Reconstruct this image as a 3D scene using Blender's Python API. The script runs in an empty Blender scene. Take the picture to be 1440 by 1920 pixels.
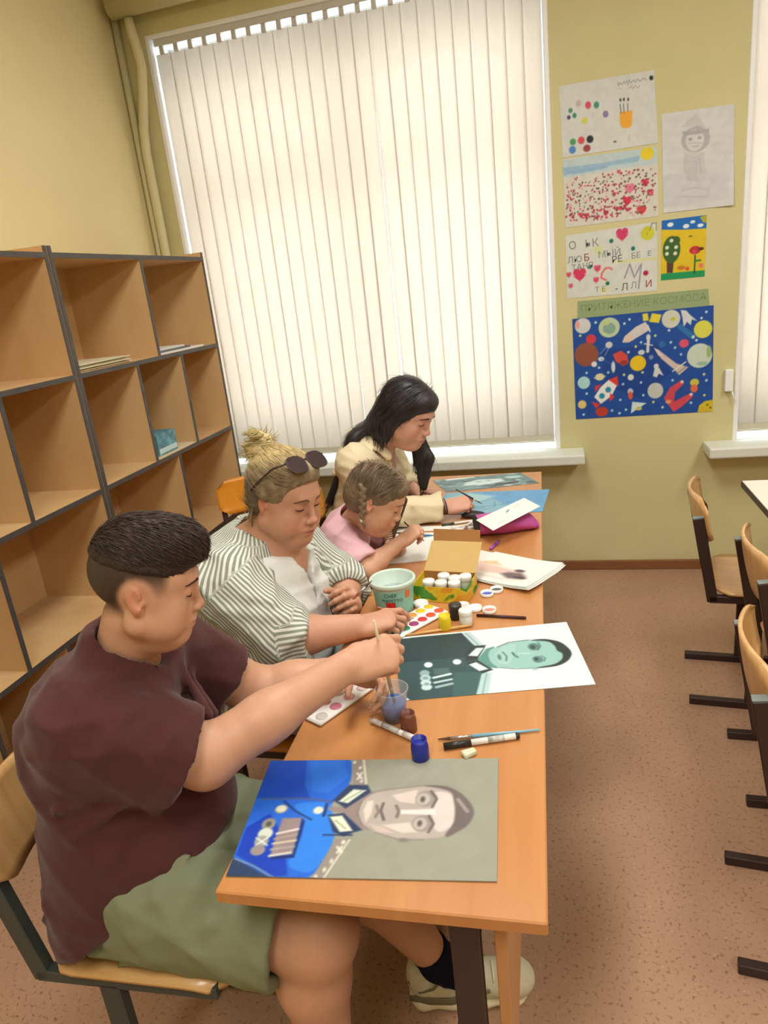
import bpy, bmesh, math, random
import numpy as np
from mathutils import Vector, Matrix

C = bpy.context.scene.collection
SC = bpy.context.scene
PI = math.pi

def lin(c):
    """sRGB 0-255 -> linear"""
    r = []
    for v in c[:3]:
        v = v / 255.0
        r.append(v / 12.92 if v <= 0.04045 else ((v + 0.055) / 1.055) ** 2.4)
    return (r[0], r[1], r[2], 1.0)

# ------------------------------------------------------------------ camera
cd = bpy.data.cameras.new('camera')
cam = bpy.data.objects.new('camera', cd)
C.objects.link(cam)
SC.camera = cam
cd.sensor_fit = 'HORIZONTAL'
cd.sensor_width = 36.0
cd.lens = 36.0 * 1300.0 / 1440.0
cd.clip_start = 0.05
cam.matrix_world = Matrix(((0.96876292, 0.02990143, 0.24617942, 0.0),
                           (0.22363335, 0.3236874, -0.91935553, 0.0),
                           (-0.10717522, 0.94569148, 0.3068894, 1.6),
                           (0, 0, 0, 1)))

# ------------------------------------------------------------------ light
W = bpy.data.worlds.new('overcast_sky')
SC.world = W
W.use_nodes = True
bgn = W.node_tree.nodes['Background']
bgn.inputs['Color'].default_value = (0.90, 0.95, 1.0, 1)
bgn.inputs['Strength'].default_value = 7.4

def area(name, loc, size, power, color=(1, 0.985, 0.96), rot=(0, 0, 0)):
    l = bpy.data.lights.new(name, 'AREA')
    l.shape = 'RECTANGLE'
    l.size, l.size_y = size
    l.energy = power
    l.color = color
    o = bpy.data.objects.new(name, l)
    o.location = loc
    o.rotation_euler = rot
    C.objects.link(o)
    return o

for i, (x, y) in enumerate(((-0.4, 1.7), (1.7, 1.7), (-0.4, -0.6), (1.7, -0.6))):
    area('ceiling_fill', (x, y, 3.12), (0.6, 1.2), 37.0)  # added fill lights, out of view, lift the room behind the closed blinds

SC.view_settings.view_transform = 'Standard'
SC.view_settings.look = 'None'
SC.view_settings.gamma = 1.0
SC.view_settings.use_curve_mapping = False
SC.view_settings.exposure = 0.0

# ------------------------------------------------------------------ materials
def mat(name, col, rough=0.5, spec=0.5, metallic=0.0, vary=0.0, vscale=6.0, stretch=(1, 1, 1), bump=0.0, bscale=200.0,
        col2=None, trans=0.0, alpha=1.0, sss=0.0, attr=None, coat=0.0, sheen=0.0):
    m = bpy.data.materials.new(name)
    m.use_nodes = True
    nt = m.node_tree
    b = nt.nodes['Principled BSDF']
    b.inputs['Base Color'].default_value = lin(col)
    b.inputs['Roughness'].default_value = rough
    b.inputs['Specular IOR Level'].default_value = spec
    b.inputs['Metallic'].default_value = metallic
    b.inputs['Transmission Weight'].default_value = trans
    b.inputs['Alpha'].default_value = alpha
    b.inputs['Coat Weight'].default_value = coat
    b.inputs['Sheen Weight'].default_value = sheen
    if sss:
        b.inputs['Subsurface Weight'].default_value = sss
        b.inputs['Subsurface Radius'].default_value = (0.012, 0.005, 0.003)
        b.inputs['Subsurface Scale'].default_value = 0.6
    tc = mp = None
    if vary or bump:
        tc = nt.nodes.new('ShaderNodeTexCoord')
        mp = nt.nodes.new('ShaderNodeMapping')
        mp.inputs['Scale'].default_value = stretch
        nt.links.new(tc.outputs['Object'], mp.inputs['Vector'])
    if attr:
        a = nt.nodes.new('ShaderNodeAttribute')
        a.attribute_name = attr
        nt.links.new(a.outputs['Color'], b.inputs['Base Color'])
    if vary:
        n = nt.nodes.new('ShaderNodeTexNoise')
        n.inputs['Scale'].default_value = vscale
        n.inputs['Detail'].default_value = 4.0
        n.inputs['Roughness'].default_value = 0.6
        nt.links.new(mp.outputs['Vector'], n.inputs['Vector'])
        if attr:
            r = nt.nodes.new('ShaderNodeMapRange')
            r.inputs['From Min'].default_value = 0.3
            r.inputs['From Max'].default_value = 0.7
            r.inputs['To Min'].default_value = 1 - vary
            r.inputs['To Max'].default_value = 1 + vary
            nt.links.new(n.outputs['Fac'], r.inputs['Value'])
            mx = nt.nodes.new('ShaderNodeVectorMath')
            mx.operation = 'SCALE'
            nt.links.new(a.outputs['Color'], mx.inputs[0])
            nt.links.new(r.outputs['Result'], mx.inputs['Scale'])
            nt.links.new(mx.outputs['Vector'], b.inputs['Base Color'])
        else:
            cr = nt.nodes.new('ShaderNodeValToRGB')
            c1 = lin(col)
            c2 = lin(col2) if col2 else tuple(v * (1 - vary) for v in c1[:3]) + (1,)
            cr.color_ramp.elements[0].position = 0.33
            cr.color_ramp.elements[1].position = 0.67
            cr.color_ramp.elements[0].color = c2
            cr.color_ramp.elements[1].color = c1
            nt.links.new(n.outputs['Fac'], cr.inputs['Fac'])
            nt.links.new(cr.outputs['Color'], b.inputs['Base Color'])
    if bump:
        n2 = nt.nodes.new('ShaderNodeTexNoise')
        n2.inputs['Scale'].default_value = bscale
        n2.inputs['Detail'].default_value = 3.0
        nt.links.new(mp.outputs['Vector'], n2.inputs['Vector'])
        bp = nt.nodes.new('ShaderNodeBump')
        bp.inputs['Strength'].default_value = bump
        bp.inputs['Distance'].default_value = 0.002
        nt.links.new(n2.outputs['Fac'], bp.inputs['Height'])
        nt.links.new(bp.outputs['Normal'], b.inputs['Normal'])
    return m

def glassy(name, tint, amount):
    """thin clear sheet: mostly see-through with a little gloss"""
    m = bpy.data.materials.new(name)
    m.use_nodes = True
    nt = m.node_tree
    for n in list(nt.nodes):
        nt.nodes.remove(n)
    out = nt.nodes.new('ShaderNodeOutputMaterial')
    t = nt.nodes.new('ShaderNodeBsdfTransparent')
    t.inputs['Color'].default_value = tint
    g = nt.nodes.new('ShaderNodeBsdfPrincipled')
    g.inputs['Base Color'].default_value = (0.8, 0.82, 0.85, 1)
    g.inputs['Roughness'].default_value = 0.08
    mx = nt.nodes.new('ShaderNodeMixShader')
    mx.inputs['Fac'].default_value = amount
    nt.links.new(t.outputs[0], mx.inputs[1])
    nt.links.new(g.outputs[0], mx.inputs[2])
    nt.links.new(mx.outputs[0], out.inputs['Surface'])
    return m

# ------------------------------------------------------------------ mesh helpers
INV = {}

def tag(o, label=None, cat=None, group=None, kind=None):
    if label: o['label'] = label
    if cat: o['category'] = cat
    if group: o['group'] = group
    if kind: o['kind'] = kind
    return o

def thing(name, label, cat, loc=(0, 0, 0), rotz=0.0, group=None):
    o = bpy.data.objects.new(name, None)
    o.empty_display_size = 0.05
    o.location = loc
    o.rotation_euler = (0, 0, rotz)
    C.objects.link(o)
    tag(o, label, cat, group)
    INV[o.name] = (Matrix.Translation(loc) @ Matrix.Rotation(rotz, 4, 'Z')).inverted()
    return o

def link(name, me, m=None, parent=None, world=False, smooth=None):
    o = bpy.data.objects.new(name, me)
    C.objects.link(o)
    if m is not None:
        me.materials.append(m)
    if parent is not None:
        o.parent = parent
        if world and parent.name in INV:
            o.matrix_parent_inverse = INV[parent.name]
    if smooth is not None:
        me.polygons.foreach_set('use_smooth', [smooth] * len(me.polygons))
    return o

def obj(name, bm, m=None, parent=None, world=False, smooth=False, auto=None):
    me = bpy.data.meshes.new(name)
    bm.normal_update()
    if auto is not None:
        for e in bm.edges:
            if len(e.link_faces) == 2 and e.calc_face_angle(0) > math.radians(auto):
                e.smooth = False
        smooth = True
    bm.to_mesh(me)
    bm.free()
    return link(name, me, m, parent, world, smooth)

def box_bm(lo, hi, bev=0.0, bm=None):
    """box between two corners, optionally with bevelled edges"""
    b = bmesh.new()
    vs = [b.verts.new((x, y, z)) for x in (lo[0], hi[0]) for y in (lo[1], hi[1]) for z in (lo[2], hi[2])]
    for f in ((0, 1, 3, 2), (4, 6, 7, 5), (0, 4, 5, 1), (2, 3, 7, 6), (0, 2, 6, 4), (1, 5, 7, 3)):
        b.faces.new([vs[i] for i in f])
    if bev:
        bmesh.ops.bevel(b, geom=b.edges[:], offset=bev, segments=1 if bev < 0.004 else 2, affect='EDGES', profile=0.5)
    return b

def box(name, lo, hi, m, parent=None, bev=0.0, world=False, rot=None, at=None):
    b = box_bm(lo, hi, bev)
    if rot is not None:
        bmesh.ops.transform(b, matrix=rot, verts=b.verts)
    if at is not None:
        bmesh.ops.translate(b, vec=at, verts=b.verts)
    return obj(name, b, m, parent, world)

def frame_of(d):
    d = Vector(d).normalized()
    u = d.cross(Vector((0, 0, 1)))
    if u.length < 1e-3:
        u = Vector((1, 0, 0))
    u.normalize()
    return u, d.cross(u).normalized()

def tube_bm(pts, rad, n=10, caps=True, flat=None, up=None):
    """sweep of a circle (or ellipse: flat=(a,b)) along a polyline; rad a number or one per point"""
    b = bmesh.new()
    pts = [Vector(p) for p in pts]
    rs = rad if isinstance(rad, (list, tuple)) else [rad] * len(pts)
    rings = []
    uu = None
    for i, p in enumerate(pts):
        d = (pts[min(i + 1, len(pts) - 1)] - pts[max(i - 1, 0)]).normalized()
        if uu is None:
            if up is not None:
                uu = Vector(up)
            else:
                uu = frame_of(d)[0]
        uu = (uu - d * uu.dot(d)).normalized()
        vv = d.cross(uu)
        fa, fb = flat if flat else (1, 1)
        rings.append([b.verts.new(p + (uu * math.cos(2 * PI * k / n) * fa + vv * math.sin(2 * PI * k / n) * fb) * rs[i]) for k in range(n)])
    for i in range(len(rings) - 1):
        for k in range(n):
            b.faces.new((rings[i][k], rings[i][(k + 1) % n], rings[i + 1][(k + 1) % n], rings[i + 1][k]))
    if caps:
        b.faces.new(rings[0][::-1])
        b.faces.new(rings[-1])
    return b

def lathe_bm(prof, n=28, cap0=True, cap1=True):
    """profile [(r, z)...] turned round the z axis"""
    b = bmesh.new()
    rings = []
    for r, z in prof:
        rings.append([b.verts.new((r * math.cos(2 * PI * k / n), r * math.sin(2 * PI * k / n), z)) for k in range(n)])
    for i in range(len(rings) - 1):
        for k in range(n):
            b.faces.new((rings[i][k], rings[i][(k + 1) % n], rings[i + 1][(k + 1) % n], rings[i + 1][k]))
    if cap0: b.faces.new(rings[0][::-1])
    if cap1: b.faces.new(rings[-1])
    return b

def bar_bm(a, c, w, h, up=(0, 0, 1), bev=0.002):
    """rectangular bar from a to c, w wide, h along up"""
    a, c = Vector(a), Vector(c)
    d = c - a
    L = d.length
    d.normalize()
    upv = Vector(up)
    s = d.cross(upv).normalized()
    t = s.cross(d).normalized()
    b = box_bm((-w / 2, 0, -h / 2), (w / 2, L, h / 2), bev)
    M = Matrix((s, d, t)).transposed().to_4x4()
    M.translation = a
    bmesh.ops.transform(b, matrix=M, verts=b.verts)
    return b

def curved_sheet_bm(fn, nu, nv, t):
    """sheet of thickness t: fn(u, v) -> (point, normal), u and v in 0..1"""
    b = bmesh.new()
    top, bot = [], []
    for j in range(nv + 1):
        rt, rb = [], []
        for i in range(nu + 1):
            p, n = fn(i / nu, j / nv)
            rt.append(b.verts.new(Vector(p) + Vector(n) * t / 2))
            rb.append(b.verts.new(Vector(p) - Vector(n) * t / 2))
        top.append(rt)
        bot.append(rb)
    for j in range(nv):
        for i in range(nu):
            b.faces.new((top[j][i], top[j][i + 1], top[j + 1][i + 1], top[j + 1][i]))
            b.faces.new((bot[j][i], bot[j + 1][i], bot[j + 1][i + 1], bot[j][i + 1]))
    for i in range(nu):
        b.faces.new((top[0][i], bot[0][i], bot[0][i + 1], top[0][i + 1]))
        b.faces.new((top[nv][i + 1], bot[nv][i + 1], bot[nv][i], top[nv][i]))
    for j in range(nv):
        b.faces.new((top[j + 1][0], bot[j + 1][0], bot[j][0], top[j][0]))
        b.faces.new((top[j][nu], bot[j][nu], bot[j + 1][nu], top[j + 1][nu]))
    return b

def text_obj(name, body, size, m, parent, M, world=True, extrude=0.0001, spacing=1.0):
    cu = bpy.data.curves.new(name, 'FONT')
    cu.body = body
    cu.size = size
    cu.align_x = 'CENTER'
    cu.align_y = 'CENTER'
    cu.extrude = extrude
    cu.space_character = spacing
    cu.resolution_u = 2
    t = bpy.data.objects.new(name, cu)
    C.objects.link(t)
    dg = bpy.context.evaluated_depsgraph_get()
    me = bpy.data.meshes.new_from_object(t.evaluated_get(dg))
    bpy.data.objects.remove(t)
    me.transform(M)
    o = link(name, me, m, parent, world)
    o['kind'] = 'stuff'
    return o

def dup(root, loc, rotz, label=None, group=None):
    r = root.copy()
    C.objects.link(r)
    r.location = loc
    r.rotation_euler = (0, 0, rotz)
    if label: r['label'] = label
    if group: r['group'] = group
    for ch in list(root.children):
        c = ch.copy()
        C.objects.link(c)
        c.parent = r
        for g in ch.children:
            d = g.copy()
            C.objects.link(d)
            d.parent = c
    return r
# ------------------------------------------------------------------ the room
YW = 3.69
X0, X1, Y0, ZC = -2.1, 4.2, -2.6, 3.2
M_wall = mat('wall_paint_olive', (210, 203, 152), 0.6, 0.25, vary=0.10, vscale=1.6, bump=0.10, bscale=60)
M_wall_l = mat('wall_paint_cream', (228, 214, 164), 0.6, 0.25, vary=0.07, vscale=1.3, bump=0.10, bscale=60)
M_ceil = mat('ceiling_white', (235, 232, 222), 0.8, 0.2)
M_white = mat('white_plastic', (238, 240, 240), 0.35, 0.5)
M_pipe = mat('pipe_paint', (208, 200, 156), 0.42, 0.5)
M_base = mat('baseboard_brown', (140, 92, 58), 0.5, 0.4, vary=0.2, vscale=14, stretch=(1, 1, 6))

def floor_mat():
    m = mat('speckled_linoleum', (176, 140, 112), 0.38, 0.5)
    nt = m.node_tree
    b = nt.nodes['Principled BSDF']
    tc = nt.nodes.new('ShaderNodeTexCoord')
    def noise(s, d=2.0):
        n = nt.nodes.new('ShaderNodeTexNoise')
        n.inputs['Scale'].default_value = s
        n.inputs['Detail'].default_value = d
        nt.links.new(tc.outputs['Object'], n.inputs['Vector'])
        return n
    def ramp(src, p0, p1, c0, c1):
        r = nt.nodes.new('ShaderNodeValToRGB')
        r.color_ramp.elements[0].position = p0
        r.color_ramp.elements[1].position = p1
        r.color_ramp.elements[0].color = c0
        r.color_ramp.elements[1].color = c1
        nt.links.new(src, r.inputs['Fac'])
        return r
    def mix(f, a, c):
        x = nt.nodes.new('ShaderNodeMix')
        x.data_type = 'RGBA'
        nt.links.new(f, x.inputs[0])
        for s, k in ((a, 6), (c, 7)):
            if isinstance(s, tuple): x.inputs[k].default_value = s
            else: nt.links.new(s, x.inputs[k])
        return x.outputs[2]
    base = ramp(noise(2.2, 5).outputs['Fac'], 0.3, 0.7, lin((166, 130, 104)), lin((180, 144, 114)))
    dark = ramp(noise(95, 3).outputs['Fac'], 0.57, 0.69, (0, 0, 0, 1), (1, 1, 1, 1))
    c = mix(dark.outputs['Color'], base.outputs['Color'], lin((138, 99, 73)))
    lite = ramp(noise(120, 2).outputs['Fac'], 0.27, 0.33, (1, 1, 1, 1), (0, 0, 0, 1))
    c = mix(lite.outputs['Color'], c, lin((194, 160, 128)))
    nt.links.new(c, b.inputs['Base Color'])
    return m

M_floor = floor_mat()
def struct(name, lo, hi, m, bev=0.0):
    return tag(box(name, lo, hi, m, bev=bev), kind='structure')

struct('floor', (X0 - .3, Y0 - .3, -0.1), (X1 + .3, YW + .4, 0), M_floor)
struct('ceiling', (X0 - .3, Y0 - .3, ZC), (X1 + .3, YW + .4, ZC + .1), M_ceil)
struct('wall_left', (X0 - .3, Y0, 0), (X0, YW, ZC), M_wall_l)
struct('wall_right', (X1, Y0, 0), (X1 + .3, YW, ZC), M_wall_l)
struct('wall_front', (X0 - .3, Y0 - .3, 0), (X1 + .3, Y0, ZC), M_wall_l)

# window wall with three openings (two in the picture, the third further right)
OPEN = [(-1.945, 0.012), (0.842, 2.80)]
ZB, ZT = 0.69, 2.915
wb = bmesh.new()
xs = [X0 - .3] + [v for o in OPEN for v in o] + [X1 + .3]
def addbox(b, lo, hi):
    t = box_bm(lo, hi)
    me = bpy.data.meshes.new('tmp')
    t.to_mesh(me)
    t.free()
    b.from_mesh(me)
    bpy.data.meshes.remove(me)
D = 0.34
# one closed shell: front and back faces cut in a grid, reveals between
zs = [0, ZB, ZT, ZC]
holes = {(1, 1), (3, 1)}
g = {}
for s, y in ((0, YW), (1, YW + D)):
    for i, x in enumerate(xs):
        for j, z in enumerate(zs):
            g[s, i, j] = wb.verts.new((x, y, z))
for i in range(len(xs) - 1):
    for j in range(3):
        if (i, j) in holes:
            for (p, q) in (((i, j), (i + 1, j)), ((i + 1, j), (i + 1, j + 1)), ((i + 1, j + 1), (i, j + 1)), ((i, j + 1), (i, j))):
                wb.faces.new((g[0, p[0], p[1]], g[0, q[0], q[1]], g[1, q[0], q[1]], g[1, p[0], p[1]]))
        else:
            wb.faces.new((g[0, i, j], g[0, i + 1, j], g[0, i + 1, j + 1], g[0, i, j + 1]))
            wb.faces.new((g[1, i, j], g[1, i, j + 1], g[1, i + 1, j + 1], g[1, i + 1, j]))
for i in range(len(xs) - 1):
    for j in (0, 3):
        wb.faces.new((g[0, i, j], g[1, i, j], g[1, i + 1, j], g[0, i + 1, j]))
for j in range(3):
    for i in (0, len(xs) - 1):
        wb.faces.new((g[0, i, j], g[0, i, j + 1], g[1, i, j + 1], g[1, i, j]))
bmesh.ops.recalc_face_normals(wb, faces=wb.faces)
wall_back = tag(obj('wall_back', wb, M_wall), kind='structure')

M_glass = glassy('window_glass', (0.95, 0.97, 0.97, 1), 0.06)
M_metal = mat('white_rail_metal', (205, 205, 200), 0.35, 0.5, metallic=0.2)

def fabric_mat(name, col):
    """blind cloth: daylight comes through it"""
    m = bpy.data.materials.new(name)
    m.use_nodes = True
    nt = m.node_tree
    for n in list(nt.nodes):
        nt.nodes.remove(n)
    out = nt.nodes.new('ShaderNodeOutputMaterial')
    d = nt.nodes.new('ShaderNodeBsdfDiffuse')
    t = nt.nodes.new('ShaderNodeBsdfTranslucent')
    mx = nt.nodes.new('ShaderNodeMixShader')
    mx.inputs['Fac'].default_value = 0.5
    tc = nt.nodes.new('ShaderNodeTexCoord')
    w = nt.nodes.new('ShaderNodeTexNoise')
    w.inputs['Scale'].default_value = 35
    w.inputs['Detail'].default_value = 3
    mp = nt.nodes.new('ShaderNodeMapping')
    mp.inputs['Scale'].default_value = (6, 6, 0.25)
    nt.links.new(tc.outputs['Object'], mp.inputs['Vector'])
    nt.links.new(mp.outputs['Vector'], w.inputs['Vector'])
    cr = nt.nodes.new('ShaderNodeValToRGB')
    c = lin(col)
    cr.color_ramp.elements[0].color = tuple(v * 0.93 for v in c[:3]) + (1,)
    cr.color_ramp.elements[1].color = c
    nt.links.new(w.outputs['Fac'], cr.inputs['Fac'])
    nt.links.new(cr.outputs['Color'], d.inputs['Color'])
    nt.links.new(cr.outputs['Color'], t.inputs['Color'])
    nt.links.new(d.outputs[0], mx.inputs[1])
    nt.links.new(t.outputs[0], mx.inputs[2])
    nt.links.new(mx.outputs[0], out.inputs['Surface'])
    return m

M_slat = fabric_mat('blind_fabric_cream', (232, 224, 214))
M_pocket = mat('blind_weight_pocket', (196, 190, 168), 0.7, 0.3)

def window(n, xa, xb):
    t = tag(thing('window_%d' % n, None, None, ((xa + xb) / 2, YW, ZB)), kind='structure')
    # white plastic lining of the reveal
    for nm, lo, hi in (('lining', (xa, YW - .004, ZB), (xa + .022, YW + .26, ZT)), ('lining', (xb - .022, YW - .004, ZB), (xb, YW + .26, ZT)),
                       ('lining', (xa + .022, YW - .004, ZT - .02), (xb - .022, YW + .26, ZT))):
        box(nm, lo, hi, M_white, t, 0.003, True)
    # outer frame, mullions, transom and panes
    fy0, fy1 = YW + .20, YW + .262
    a, b = xa + .022, xb - .022
    zt, zb = ZT - .02, ZB + .012
    fw = 0.06
    for lo, hi in (((a, fy0, zb), (a + fw, fy1, zt)), ((b - fw, fy0, zb), (b, fy1, zt)), ((a + fw, fy0, zb), (b - fw, fy1, zb + fw)), ((a + fw, fy0, zt - fw), (b - fw, fy1, zt))):
        box('frame', lo, hi, M_white, t, 0.004, True)
    m1 = a + (b - a) / 2
    zz = 2.18
    box('mullion', (m1 - .035, fy0, zb + fw), (m1 + .035, fy1, zt - fw), M_white, t, 0.004, True)
    box('transom', (a + fw, fy0 + .002, zz - .035), (m1 - .035, fy1 - .002, zz + .035), M_white, t, 0.004, True)
    box('transom', (m1 + .035, fy0 + .002, zz - .035), (b - fw, fy1 - .002, zz + .035), M_white, t, 0.004, True)
    for (pa, pb) in ((a + fw, m1 - .035), (m1 + .035, b - fw)):
        for (qa, qb) in ((zb + fw, zz - .035), (zz + .035, zt - fw)):
            box('pane', (pa, fy0 + .028, qa), (pb, fy0 + .034, qb), M_glass, t, 0, True)
    # sill board
    sb = box_bm((xa - (.118 if n == 1 else .135), YW - .17, ZB - .048), (xb + .118, YW, ZB + .004), 0.008)
    tag(obj('windowsill_%d' % n, sb, M_sill, None), kind='structure')
    box('sill_inner', (xa, YW, ZB - .02), (xb, YW + .262, ZB + .004), M_sill, t, 0, True)
    return t

M_sill = mat('sill_plastic', (222, 226, 215), 0.35, 0.5, vary=0.05, vscale=5)
w1 = window(1, *OPEN[0])
w2 = window(2, *OPEN[1])

def blind(xa, xb, label, pitch, seed, zbot=0.725, ztop=2.835):
    rnd = random.Random(seed)
    t = thing('vertical_blind', label, 'blind', ((xa + xb) / 2, YW + .03, zbot), 0, 'vertical blinds over the two windows')
    yb = YW + 0.035
    box('headrail', (xa + .005, yb - .022, ztop + .03), (xb - .005, yb + .022, ztop + .065), M_metal, t, 0.003, True)
    n = int(round((xb - xa) / pitch))
    wslat = pitch * 1.045
    gap = 13 if seed == 3 else None
    for k in range(n):
        cx = xa + pitch * (k + .5)
        ang = math.radians(2.2 + rnd.uniform(-1.4, 1.4))
        tw = math.radians(rnd.uniform(-2, 2))
        lean = rnd.uniform(-.003, .003)
        if gap is not None and k == gap: lean = -.009
        if gap is not None and k == gap + 1: lean = .006
        def fn(u, v, cx=cx, ang=ang, tw=tw, lean=lean):
            a = ang + tw * (1 - v)
            q = (u - .5) * wslat
            bow = 0.0009 * (1 - (2 * u - 1) ** 2)
            x = cx + q * math.cos(a) + bow * math.sin(a) + lean * (1 - v)
            y = yb - q * math.sin(a) - bow * math.cos(a)
            return (x, y, zbot + .035 + v * (ztop - zbot - .035)), (math.sin(a), math.cos(a), 0)
        o = obj('slat', curved_sheet_bm(fn, 4, 6, 0.0006), M_slat, t, True, True)
        def fn2(u, v, fn=fn):
            p, nn = fn(u, 0)
            return (p[0], p[1], zbot + v * .036), nn
        obj('weight_pocket', curved_sheet_bm(fn2, 4, 1, 0.003), M_pocket, o)
        h = box_bm((cx - .012, yb - .016, ztop - .004), (cx + .012, yb + .016, ztop + .030), 0.002)
        obj('hanger', h, M_metal, o)
    # bead chain linking the weights
    pts = []
    for k in range(n * 4 + 1):
        x = xa + (xb - xa) * k / (n * 4)
        pts.append((x, yb - .014, zbot + .012 - .006 * math.sin(PI * ((k % 4) / 4))))
    obj('bead_chain', tube_bm(pts, 0.0014, 5), M_white, t, True)
    return t

blind(-1.915, -0.018, 'cream vertical blind covering the whole large window behind the painters', 0.0790, 3)
blind(0.868, 2.78, 'cream vertical blind at the window cut off by the right edge', 0.0797, 7)

# baseboards
tag(box('baseboard_back', (X0, YW - .018, 0), (X1, YW, .052), M_base, bev=.004), kind='structure')
tag(box('baseboard_left', (X0, Y0, 0), (X0 + .018, YW - .018, .052), M_base, bev=.004), kind='structure')

# heating pipes in the corner, painted like the wall
tp = thing('heating_pipe', 'thick horizontal heating pipe painted wall colour under the ceiling', 'pipe', (-1.0, YW - .08, 3.0))
obj('pipe_run', tube_bm([(X0 + .045, YW - .085, 3.03), (-1.0, YW - .085, 3.045), (0.6, YW - .085, 3.06)], 0.052, 16), M_pipe, tp, True, True)
tp2 = thing('riser_pipe', 'bent heating riser pipe painted yellow in the room corner', 'pipe', (X0 + .09, YW - .06, 0))
obj('pipe_run', tube_bm([(-1.975, YW - .07, 2.975), (-1.972, YW - .07, 2.93), (-1.955, YW - .075, 2.82), (-1.95, YW - .075, 2.76), (-1.985, YW - .06, 2.62), (-2.02, YW - .045, 2.50),
                         (-2.032, YW - .04, 2.40), (-2.032, YW - .04, 1.2), (-2.032, YW - .04, 0.0)], 0.024, 12), M_pipe, tp2, True, True)
tp3 = thing('riser_pipe', 'thin straight riser pipe tight in the room corner', 'pipe', (X0 + .03, YW - .03, 0))
obj('pipe_run', tube_bm([(-2.078, YW - .024, 3.19), (-2.078, YW - .024, 0.0)], 0.018, 10), M_pipe, tp3, True, True)

# ------------------------------------------------------------------ pigeonhole shelving
M_shelf = mat('birch_laminate', (216, 182, 132), 0.42, 0.4, vary=0.12, vscale=4.0, stretch=(1, 1, 0.25), col2=(204, 164, 112))
M_edge = mat('graphite_edge_band', (74, 70, 68), 0.5, 0.4, vary=0.15, vscale=40)

def edged(name, lo, hi, parent, edge):
    """panel whose long front edge carries a dark band (a sub-part)"""
    p = box(name, lo, hi, M_shelf, parent, 0, True)
    xf = hi[0]
    box('edge_band', (xf, lo[1], lo[2]), (xf + .0025, hi[1], hi[2]), M_edge, p)
    return p

def shelving(ya, yb, label):
    xb_, xf = -2.085, -1.7025
    t = thing('shelving_unit', label, 'shelf', ((xb_ + xf) / 2, (ya + yb) / 2, 0), 0, 'open shelving along the left wall')
    T = 0.018
    top = 1.862
    edged('side_panel', (xb_, ya, 0), (xf, ya + T, top), t, 1)
    edged('side_panel', (xb_, yb - T, 0), (xf, yb, top), t, 1)
    box('back_panel', (xb_, ya + T, 0.05), (xb_ + .006, yb - T, top - .02), M_shelf, t, 0, True)
    zsh = [0.08, 0.535, 0.985, 1.418, top - .022]
    x0_ = xb_ + .006
    for i, z in enumerate(zsh):
        edged('top_board' if i == 4 else 'shelf_board', (x0_, ya + T, z - T), (xf, yb - T, z), t, 0)
    box('plinth', (xf - .05, ya + T, 0), (xf - .034, yb - T, zsh[0] - T), M_shelf, t, 0, True)
    inner = (ya + T, yb - T)
    for i in range(4):
        k = 3 if i in (0, 2) else 2
        for q in range(1, k):
            y = inner[0] + (inner[1] - inner[0]) * q / k
            edged('divider', (x0_, y - T / 2, zsh[i]), (xf, y + T / 2, zsh[i + 1] - T), t, 1)
    return t

shelving(2.252, 3.412, 'birch pigeonhole shelving next to the window, with papers and a blue box')
shelving(1.085, 2.245, 'empty birch pigeonhole shelving behind the boy in maroon')

# ------------------------------------------------------------------ desks
M_beech = mat('orange_beech_laminate', (194, 136, 82), 0.30, 0.5, vary=0.16, vscale=3.0, stretch=(6, 0.5, 1), col2=(182, 121, 67))
M_beech_e = mat('beech_edge', (196, 142, 90), 0.4, 0.5, vary=0.1, vscale=6, stretch=(4, 1, 1))
M_leg = mat('dark_brown_enamel', (52, 34, 30), 0.42, 0.5, vary=0.1, vscale=20)
M_green = mat('dark_green_enamel', (62, 70, 66), 0.45, 0.5, vary=0.15, vscale=20)
ZTBL = 0.74

def desk(c, rotz, label, L=1.168, Wd=0.505, topm=None, legm=None, edge=None, z=ZTBL, group=None, foot0=.04):
    """school desk: origin at the floor under its centre; long side along local y, sitter at -x"""
    t = thing('school_desk', label, 'desk', c, rotz, group)
    topm = topm or M_beech
    tb = box('desktop', (-Wd / 2, -L / 2, z - .024), (Wd / 2, L / 2, z), topm, t, 0.0025)
    lm = legm or M_leg
    for s in (-1, 1):
        y = s * (L / 2 - .045)
        xl = Wd / 2 - .125
        obj('leg', bar_bm((xl, y, .03), (xl, y, z - .024), .024, .046, up=(1, 0, 0)), lm, t)
        obj('foot', bar_bm((-Wd / 2 + foot0, y, .018), (Wd / 2 - .03, y, .018), .028, .036), lm, t)
        obj('support_arm', bar_bm((-Wd / 2 + .05, y, z - .040), (Wd / 2 - .05, y, z - .040), .024, .03), lm, t)
    obj('stretcher', bar_bm((Wd / 2 - .16, -L / 2 + .055, .30), (Wd / 2 - .16, L / 2 - .055, .30), .024, .04), lm, t)
    box('modesty_panel', (Wd / 2 - .082, -L / 2 + .05, .30), (Wd / 2 - .064, L / 2 - .05, z - .026), M_beech_e if not edge else edge, t, 0.001)
    return t

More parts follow.
